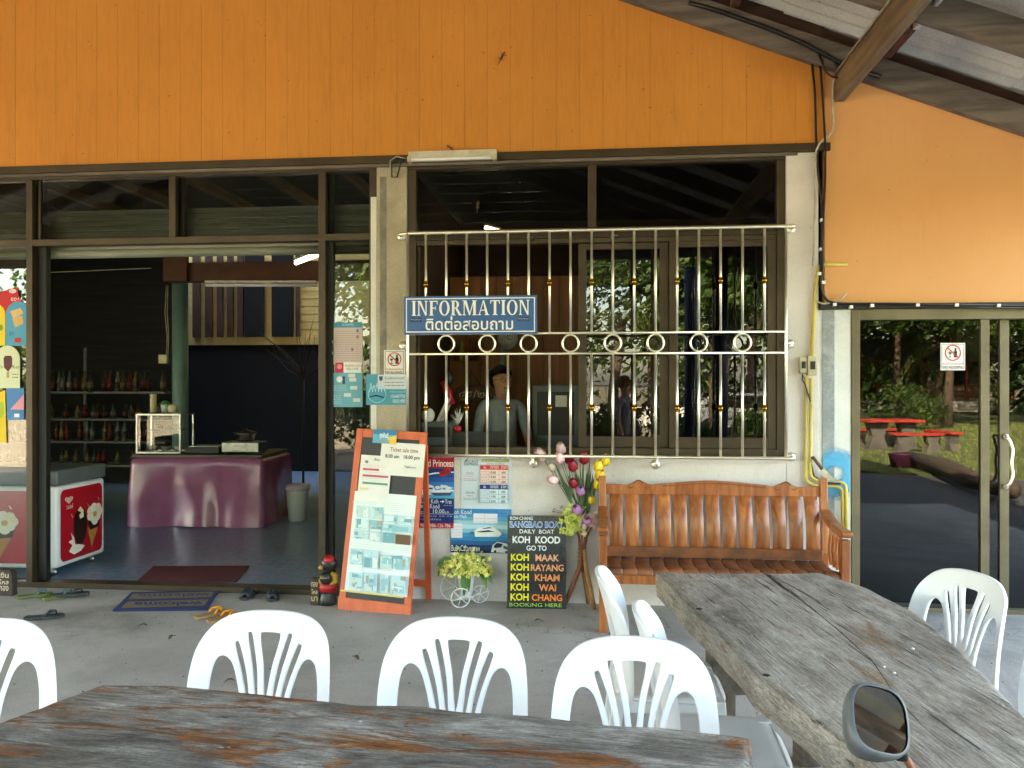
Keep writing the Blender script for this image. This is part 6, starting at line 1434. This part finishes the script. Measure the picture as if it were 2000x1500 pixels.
t = thing('printer', 'dark grey office printer at the left of the counter', 'printer', (W(822, 870, .35).x, .35, 1.062)); MB().box((0, 0, 0), (.26, .3, .24), 'freezer_grey').build('body', t, bev=.012); MB().prism([(.1, .22), (.12, .2), (.22, .42), (.2, .43)], .05, .25, 'white_paint', axes='xz').build('paper_tray', t); MB().box((.03, -.004, .12), (.23, .0, .2), 'black').build('panel', t)
t = thing('paper_bag', 'white crumpled bag on the printer behind the left bars', 'bag', (W(822, 800, .32).x, .4, 1.303)); MB().ball((.04, .0, .05), (.055, .05, .06), 'paper', 10, 8).build('bag', t)
t = thing('headset', 'red and black hat hanging in the left corner of the window', 'hat', W(875, 770, .5)); MB().tube([(-.05, 0, .1), (0, 0, .02), (.03, 0, -.08)], [.02, .035, .03], 'fig_red', 9).ball((.01, 0, .13), (.03, .03, .06), 'black', 10, 8).build('hat', t)
t = thing('feather_duster', 'red tipped white feather duster behind the bars', 'duster', W(892, 830, .3)); mb = MB(); rd = random.Random(2)
for i in range(40): e_ = Vector((rd.gauss(.0, .02)+.01, rd.gauss(0, .02), .09+rd.gauss(0, .03))); mb.tube([(0, 0, 0), e_*.5+Vector((.01, 0, 0)), e_], [.003, .004, .001], 'paper', 4)
mb.build('feathers', t); MB().ball((.005, 0, -.03), (.035, .03, .03), 'fig_red', 10, 8).build('handle', t)
t = bthing('carved_sign', 'brown carved wooden name board hanging on the booth wall', 'sign', 887, 788, yw-.04)
MB().prism([(0, .03), (.08, .0), (.2, .015), (.33, .0), (.38, .06), (.36, .14), (.3, .17), (.12, .165), (.02, .15), (-.01, .09)], -.02, .02, pm('carved', (120, 68, 40), (94, 52, 32), 6, rough=.5)).build('board', t, bev=.006)
F = Flat(t, [(0, 0), (100, 0), (100, 50), (0, 50)], .36, .17, -.0205); F.text('๔๕/๒', 14, 12, 82, 34, cream, res=3); F.disc(22, 38, 5, 4, gold).line([(20, 34), (14, 44)], 2, gold).line([(26, 40), (36, 44)], 1.5, gold).disc(30, 40, 3, 2.5, gold); F.done('lettering')
MB().tube([(.08, 0, .16), (.17, 0, .3), (.26, 0, .16)], .003, 'black_cable', 5).build('cord', t)
t = bthing('shrine_shelf', 'small shelf with figures and a green bottle high on the booth wall', 'shelf', 885, 705, yw-.12); MB().box((0, 0, -.02), (.26, .12, 0), 'booth_wood').build('shelf', t)
for k, (x, c) in enumerate(((.03, 'carved'), (.08, 'petal_green'), (.17, 'carved'), (.22, 'carved'))):
    f_ = bthing('ornament', ('small brown ornament at the left end of the booth shelf', 'green bottle on the booth shelf', 'brown figure on the booth shelf', 'brown figure at the right end of the booth shelf')[k], 'ornament', 885, 705, yw-.06); f_.location.x += x; h_ = (.12, .2, .22, .2)[k]; MB().lathe([(.025, 0), (.028, h_*.4), (.014, h_*.6), (.02, h_*.8), (.006, h_)], c, 10).build('figure', f_)
t = bthing('wall_clock', 'round pale clock on the booth wall', 'clock', 992, 662, yw-.03); M_ = Matrix.Rotation(R(90), 4, 'X'); MB().lathe([(.1, 0), (.1, .03)], 'white_paint', 24, M=M_).build('case', t); MB().lathe([(.09, .031), (.09, .032)], 'paper', 24, M=M_).build('dial', t); MB().bar((0, -.035, 0), (0, -.035, .06), .004, .006, 'black').bar((0, -.035, 0), (.04, -.035, -.01), .004, .006, 'black').build('hands', t)
MB().box((W(978, 700, yw).x, yw-.03, .0), (W(985, 700, yw).x, yw-.002, 2.3), 'teal_paint').build('corner_strip', BW)
t = thing('cabinet', 'dark grey cabinet at the right of the seller', 'cabinet', (W(1040, 850, 1.2).x, 1.2, 0)); wc = W(1130, 850, 1.2).x-W(1040, 850, 1.2).x; MB().box((0, 0, 0), (wc, .4, W(1040, 752, 1.2).z), 'freezer_grey').build('body', t, bev=.006); MB().box((.04, -.008, 1.15), (wc-.04, -.001, W(1040, 765, 1.2).z), 'black').build('door', t); MB().box((wc*.5, -.012, 1.4), (wc*.75, -.0085, 1.5), 'paper').build('note', t)
p, q = D(862, 492, 7.6), D(908, 512, 8.4)
t = thing('tube_lamp', 'lit fluorescent tube inside the information booth', 'lamp'); MB().tube([(-1.0, 1.2, 2.98), (-.9, 1.4, 2.98)], .012, lit, 10).build('tube', t); MB().bar((-1.0, 1.2, 3.01), (-.9, 1.4, 3.01), .04, .02, 'white_paint').build('batten', t)
VL = thing('valance', 'dark maroon scalloped curtain valance behind the middle pane', 'curtain'); a, b = W(1146, 470, .22), W(1505, 470, .22); npan = 6; wv = (b.x-a.x)/npan; zt_, zb_ = 2.64, W(1150, 552, .22).z
pm('maroon', (70, 34, 42), (54, 26, 34), 10, rough=.9)
for i in range(npan):
    P = [(a.x+i*wv, zt_), (a.x+(i+1)*wv-.004, zt_), (a.x+(i+1)*wv-.004, zb_)]+[(a.x+i*wv+wv*(.5+.5*math.cos(math.pi*k/10)), zb_-.11*math.sin(math.pi*k/10)) for k in range(1, 10)]+[(a.x+i*wv, zb_)]
    MB().prism(P, .22+.004*(i % 2), .224+.004*(i % 2), 'maroon').build('scallop', VL)
# ------------------------------------------------------------------ the yard opposite, mirrored in the panes
sheet('lawn', [(60, -60), (2.0, -60), (2.3, -13.5), (5.2, -10.25), (12, -7.3), (60, -5.05)], -.33, -.06, pm('grass_soil', (98, 106, 52), (70, 80, 38), .8, rough=.95, bmp=.5))
sheet('paved_drive', [(-40, -30), (-40, -9.4), (1.9, -9.8), (1.7, -30)], -.2, -.09, 'drive_concrete')
rgE = random.Random(31)
# grass blades: nobody could count them
mb = MB(); gm1 = pm('grass_blade', (98, 112, 50), (126, 132, 66), 3, rough=.8); vs = []; fs = []
for i in range(16000):
    x, y = rgE.uniform(2.6, 22), rgE.uniform(-30, -8)
    if y > -13.5+(x-2.3)*1.1 or y > -10.2+(x-5.2)*.42: continue
    h_ = rgE.uniform(.03, .09); a = rgE.uniform(0, 6.28); dx, dy = .02*math.cos(a), .02*math.sin(a); k = len(vs)
    vs += [(x-dx, y-dy, -.06), (x+dx, y+dy, -.06), (x+rgE.uniform(-.03, .03), y+rgE.uniform(-.03, .03), -.06+h_)]; fs.append((k, k+1, k+2))
mb.add(vs, fs, gm1); go = mb.build('grass', recalc=False); go['kind'] = 'stuff'; go['label'] = 'short sunlit grass on the lawn mirrored in the glass door'
def m_leaf(name, c1, c2, c3):
    m, nt, bs = _new(name); v = coords(nt); a = ramp(nt, noise(nt, v, 1.3, 4), [(.3, lin(c1)), (.5, lin(c2)), (.72, lin(c3))]); nt.links.new(a, bs.inputs['Base Color']); bs.inputs['Roughness'].default_value = .5
    tr = N(nt, 'ShaderNodeBsdfTranslucent'); nt.links.new(a, tr.inputs[0]); mx = N(nt, 'ShaderNodeMixShader'); mx.inputs[0].default_value = .35; out = nt.nodes['Material Output']
    nt.links.new(bs.outputs[0], mx.inputs[1]); nt.links.new(tr.outputs[0], mx.inputs[2]); nt.links.new(mx.outputs[0], out.inputs[0])
m_leaf('tree_leaf', (34, 54, 22), (62, 88, 34), (110, 132, 56)); m_leaf('palm_leaf', (70, 84, 36), (110, 122, 56), (164, 160, 90)); pm('bark', (96, 80, 64), (66, 54, 44), 8, rough=.9, bmp=.6, stretch=(3, 3, .6))
def crown(cl, nleaf, size, seed):
    r_ = random.Random(seed); vs = []; fs = []
    for (c, rad) in cl:
        for i in range(nleaf):
            d = Vector((r_.gauss(0, 1), r_.gauss(0, 1), r_.gauss(0, 1))).normalized()*rad*(r_.random()**.45); p = Vector(c)+Vector((d.x, d.y, d.z*.75))
            n_ = Vector((r_.gauss(0, 1), r_.gauss(0, 1), r_.gauss(0, 1)+.6)).normalized(); a = n_.orthogonal().normalized()*size*r_.uniform(.6, 1.3); b = n_.cross(a)*.5; k = len(vs)
            vs += [p-a, p+b, p+a, p-b]; fs.append((k, k+1, k+2, k+3))
    return vs, fs
TREES = []
def tree(label, x, y, h, cr, seed, mat='tree_leaf', low=.4):
    r_ = random.Random(seed); t = thing('tree', label, 'tree', (x, y, -.1), group='trees around the yard'); br = h*low; mb = MB(); lean = r_.uniform(-.3, .3)
    mb.tube([(0, 0, 0), (lean*.2, 0, br*.5), (lean*.5, .1, br), (lean, .1, h*.75)], [.22, .17, .14, .05], 'bark', 9); cl = []
    for i in range(9):
        a = 2*math.pi*i/9+r_.uniform(-.3, .3); L_ = cr*r_.uniform(.45, .9); z = br+(h-br)*r_.uniform(.15, .8); e = Vector((lean*.5+L_*math.cos(a), L_*math.sin(a), z)); b0 = Vector((lean*.4, .05, br*r_.uniform(.8, 1.15))); mb.tube([b0, b0.lerp(e, .5)+Vector((0, 0, .2)), e], [.08, .05, .02], 'bark', 6); cl.append((e, cr*r_.uniform(.3, .5)))
    cl += [((lean, 0, h*.85), cr*.5), ((0, 0, h*.6), cr*.6)]
    mb.build('trunk', t); vs, fs = crown(cl, 620, .14, seed); MB().add(vs, fs, mat).build('crown', t, recalc=False); return t
sp = [(-19, -26, 11, 5.0), (-12.5, -24, 12, 5.2), (-7, -28, 13, 5.6), (-2.6, -25, 12, 5), (2.2, -29, 13, 5.5), (5.4, -24, 10, 4), (9.5, -33, 13, 5.5), (14.5, -36, 12, 5.5), (19.5, -32, 12, 5), (25, -30, 11, 5), (-4.6, -17, 7, 2.6), (3.4, -18.5, 6.5, 2.2), (13.2, -27, 8, 3.2), (17.5, -23, 9, 3.6), (11.5, -38, 9, 4.5), (16.8, -41, 9, 4.5), (21, -40, 10, 5)]
ordn = ['first', 'second', 'third', 'fourth', 'fifth', 'sixth', 'seventh', 'eighth', 'ninth', 'tenth', 'eleventh', 'twelfth', 'thirteenth', 'fourteenth', 'fifteenth', 'sixteenth', 'seventeenth']
for i, (x, y, h, cr) in enumerate(sp): tree('%s tree from the left in the mirrored yard' % ordn[sorted(sp).index((x, y, h, cr))], x, y, h, cr, 40+i)
r_ = random.Random(77); vs, fs = crown([((r_.uniform(-45, 45), -44+r_.uniform(-4, 4), r_.uniform(.5, 11)), 2.6) for _ in range(190)], 150, .3, 78)
wd_ = MB().add(vs, fs, 'tree_leaf').build('woodland', recalc=False); wd_['kind'] = 'stuff'; wd_['label'] = 'dense dark wood closing the yard behind the mirrored trees'
def palm(label, x, y, h, seed):
    r_ = random.Random(seed); t = thing('palm_tree', label, 'palm tree', (x, y, -.1)); MB().tube([(0, 0, 0), (.1, 0, h*.5), (.3, .1, h)], [.16, .12, .1], 'bark', 9).build('trunk', t)
    vs = []; fs = []
    for i in range(18):
        a = r_.uniform(0, 6.28); L_ = r_.uniform(1.6, 2.3); up = r_.uniform(-.1, .9)
        for k in range(14):
            s = k/13; c = Vector((.3+math.cos(a)*L_*s, .1+math.sin(a)*L_*s, h+up*L_*s-1.1*L_*s*s)); w_ = .42*math.sin(math.pi*(.1+.85*s)); sd_ = Vector((-math.sin(a), math.cos(a), 0))
            for q in (1, -1):
                n0 = len(vs); vs += [c, c+sd_*q*w_+Vector((math.cos(a)*.12, math.sin(a)*.12, -.18)), c+Vector((math.cos(a)*.06, math.sin(a)*.06, 0))]; fs.append((n0, n0+1, n0+2))
    MB().add(vs, fs, 'palm_leaf').build('fronds', t, recalc=False)
q = MIR(D(1190, 700, 19)); palm('coconut palm mirrored in the middle window pane', q.x, q.y, 3.2, 3)
q = MIR(D(1410, 700, 24)); palm('coconut palm mirrored in the right window pane', q.x, q.y, 4.0, 4)
q = MIR(D(1830, 700, 34)); palm('palm by the orange house mirrored in the glass door', q.x, q.y, 3.4, 5)
def shrub(label, p, r, n, seed, mat='tree_leaf'):
    r_ = random.Random(seed); t = thing('shrub', label, 'shrub', (p.x, p.y, -.1)); cl = [((r_.uniform(-r, r)*.6, r_.uniform(-r, r)*.6, r*r_.uniform(.4, 1.1)), r*.5) for _ in range(6)]; vs, fs = crown(cl, n, .07, seed); MB().add(vs, fs, mat).build('leaves', t, recalc=False); MB().tube([(0, 0, 0), (0, 0, r)], .03, 'bark', 6).build('stem', t)
for i, (u, d_, r_) in enumerate(((1160, 17, 1.0), (1240, 18, 1.1), (1345, 17, .8), (1480, 20, .9), (1790, 30, 1.3), (1480, 15.5, .55), (1345, 15.5, .5), (690, 20, 1.2), (662, 24, 1.4))):
    q = MIR(D(u, 750, d_)); shrub('mirrored green shrub, %s' % ('second from the left edge of the window', 'behind the mirrored person', 'tall one right of the middle stile', 'tall one near the right jamb', 'beside the orange house', 'low one near the right jamb', 'low one right of the middle stile', 'at the right of the narrow pane', 'at the left of the narrow pane')[i], q, r_, 260, 70+i)
# red picnic table
q = MIR(G(1742, 874)); PT = thing('picnic_table', 'red topped concrete picnic table on the lawn, mirrored in the glass door', 'picnic table', (q.x, q.y, -.06), rz=R(-8)); pm('picnic_red', (186, 62, 42), (164, 50, 36), 4, rough=.5); m_concrete('picnic_leg', (110, 106, 98), (86, 82, 76), (60, 58, 52), 4, .6)
MB().box((-.72, -.36, .70), (.72, .36, .77), 'picnic_red').build('tabletop', PT, bev=.01)
for x in (-.38, .38): MB().prism([(x-.25, 0), (x+.25, 0), (x+.14, .35), (x+.25, .699), (x-.25, .699), (x-.14, .35)], -.12, .12, 'picnic_leg').build('leg', PT)
for k, (dx, dy) in enumerate(((-.1, -1.0), (.25, 1.0), (1.3, -.1))):
    t = thing('picnic_bench', 'red topped concrete bench %s the picnic table, mirrored in the glass door' % ('behind', 'in front of', 'at the end of')[k], 'bench', Vector((q.x, q.y, -.06))+Vector((dx, dy, 0)), rz=R(-8+(90 if k == 2 else 0)))
    MB().box((-.62, -.16, .42), (.62, .16, .48), 'picnic_red').build('seat', t, bev=.008)
    for x in (-.38, .38): MB().prism([(x-.17, 0), (x+.17, 0), (x+.1, .2), (x+.17, .419), (x-.17, .419), (x-.1, .2)], -.1, .1, 'picnic_leg').build('leg', t)
# log border at the lawn edge and a flower tub
a, b = MIR(G(1775, 905)), MIR(G(1990, 975)); t = thing('log_border', 'rough dark log lying along the lawn edge, mirrored in the glass door', 'log'); MB().tube([a+Vector((0, 0, .1)), a.lerp(b, .35)+Vector((.1, 0, .12)), a.lerp(b, .7)+Vector((-.1, .05, .1)), b+Vector((0, 0, .1))], [.13, .16, .15, .13], 'bark', 10).build('log', t)
q = MIR(G(1765, 908)); t = thing('flower_tub', 'purple flower tub at the end of the log, mirrored in the glass door', 'tub', (q.x, q.y, -.1)); MB().lathe([(.2, 0), (.26, .3), (.27, .32), (.24, .32)], pm('tub_purple', (70, 28, 52), rough=.5), 18).build('tub_body', t)
# orange bungalow with railings, low wall, parked car
q = MIR(D(1775, 750, 50)); HB = thing('bungalow', 'orange railed bungalow across the lawn, mirrored in the glass door', 'building', (q.x, q.y, 0)); pm('bung_orange', (168, 84, 44), (146, 70, 38), 3, rough=.6); pm('bung_white', (226, 222, 212), rough=.7)
MB().box((-5, -2.5, .6), (5, -2, 3.1), 'bung_white').build('wall', HB); MB().box((-5.2, -2.4, 0), (5.2, 2.2, .6), 'bung_white').build('base', HB)
MB().prism([(-3.2, 3.0), (0, 4.2), (2.8, 3.0), (2.8, 3.15), (0, 4.35), (-3.2, 3.15)], -5.6, 5.6, 'rust_steel', axes='yz').build('roof', HB)
for x in (-5, -2.5, 0, 2.5, 5): MB().box((x-.08, 2.0, .6), (x+.08, 2.16, 3.1), 'bung_orange').build('post', HB)
for z in (.85, 1.15, 1.45): MB().box((-5, 2.05, z), (5, 2.1, z+.08), 'bung_orange').build('railing', HB)
for x in (-3.6, -1.2, 1.3, 3.7): MB().box((x-.5, -1.99, 1.4), (x+.5, -1.95, 2.6), 'black').build('window', HB)
q = MIR(D(1400, 750, 33)); LW = thing('garden_wall', 'low pale wall with dark railings beyond the lawn, mirrored in the right pane', 'wall', (q.x, q.y, -.1)); MB().box((-5, 0, 0), (5, .2, .8), 'pale_concrete').build('wall', LW)
for i in range(34): MB().box((-5+i*.3, .08, .8), (-4.97+i*.3, .11, 1.6), 'black').build('railing_bar', LW)
MB().box((-5, .07, 1.6), (5, .12, 1.65), 'black').build('railing_top', LW)
q = MIR(D(1475, 765, 27)); CR = thing('parked_car', 'white parked car in the shade, mirrored in the right pane', 'car', (q.x, q.y, -.1), rz=R(15)); pm('car_white', (226, 228, 230), rough=.25, coat=.6)
MB().prism([(-2.0, .3), (2.0, .3), (2.05, .75), (1.2, .9), (.7, 1.4), (-1.2, 1.42), (-1.9, .95), (-2.05, .7)], -.8, .8, 'car_white').build('body', CR, bev=.05, seg=3); MB().prism([(-1.1, 1.35), (.62, 1.33), (1.02, .95), (-1.5, .97)], -.82, .82, 'black').build('windows', CR)
for x in (-1.25, 1.25):
    for y in (-.82, .82): MB().tube([(x, y-.1, .31), (x, y+.1, .31)], .31, 'bike_black', 20).build('wheel', CR)

gr = random.Random(91); vs = []; fs = []
for i in range(900):
    x, y = gr.uniform(-4.5, 3.4), gr.uniform(-4.6, -.05); r_ = gr.choice([.003, .004, .005, .007]); k = len(vs); a0 = gr.uniform(0, 6)
    ring = [(x+r_*math.cos(a0+q*2.09)*gr.uniform(.7, 1.3), y+r_*math.sin(a0+q*2.09)*gr.uniform(.7, 1.3), .0006) for q in range(3)]; vs += ring+[(x, y, .0006+r_*.8)]
    fs += [(k, k+1, k+3), (k+1, k+2, k+3), (k+2, k, k+3)]
o = MB().add(vs, fs, pm('grit', (96, 88, 78), (66, 60, 54), 3, rough=.9)).build('grit'); o['kind'] = 'stuff'; o['label'] = 'fine grit scattered over the concrete porch floor'
for i, (u, v, a_) in enumerate(((437, 1335, 20), (330, 1250, 80), (700, 1290, 140), (1190, 1240, 40), (1060, 1215, 200), (270, 1225, 10))):
    p = G(u, v); t = thing('dry_leaf', 'small dry brown leaf on the porch floor, %s' % ('behind the dark table by the second chair', 'between the welcome mat and the chairs', 'between the two middle chairs', 'beside the bench leg', 'in front of the black boat sign', 'below the welcome mat')[i], 'leaf', p, rz=R(a_))
    leaf(t, (0, 0, .004), (.06, 0, .008), .014, pm('leaf_dry', (104, 78, 50), (78, 58, 38), 20, rough=.8) if 'leaf_dry' not in MATS else 'leaf_dry', .012, 'blade', Vector((0, 0, 1)))
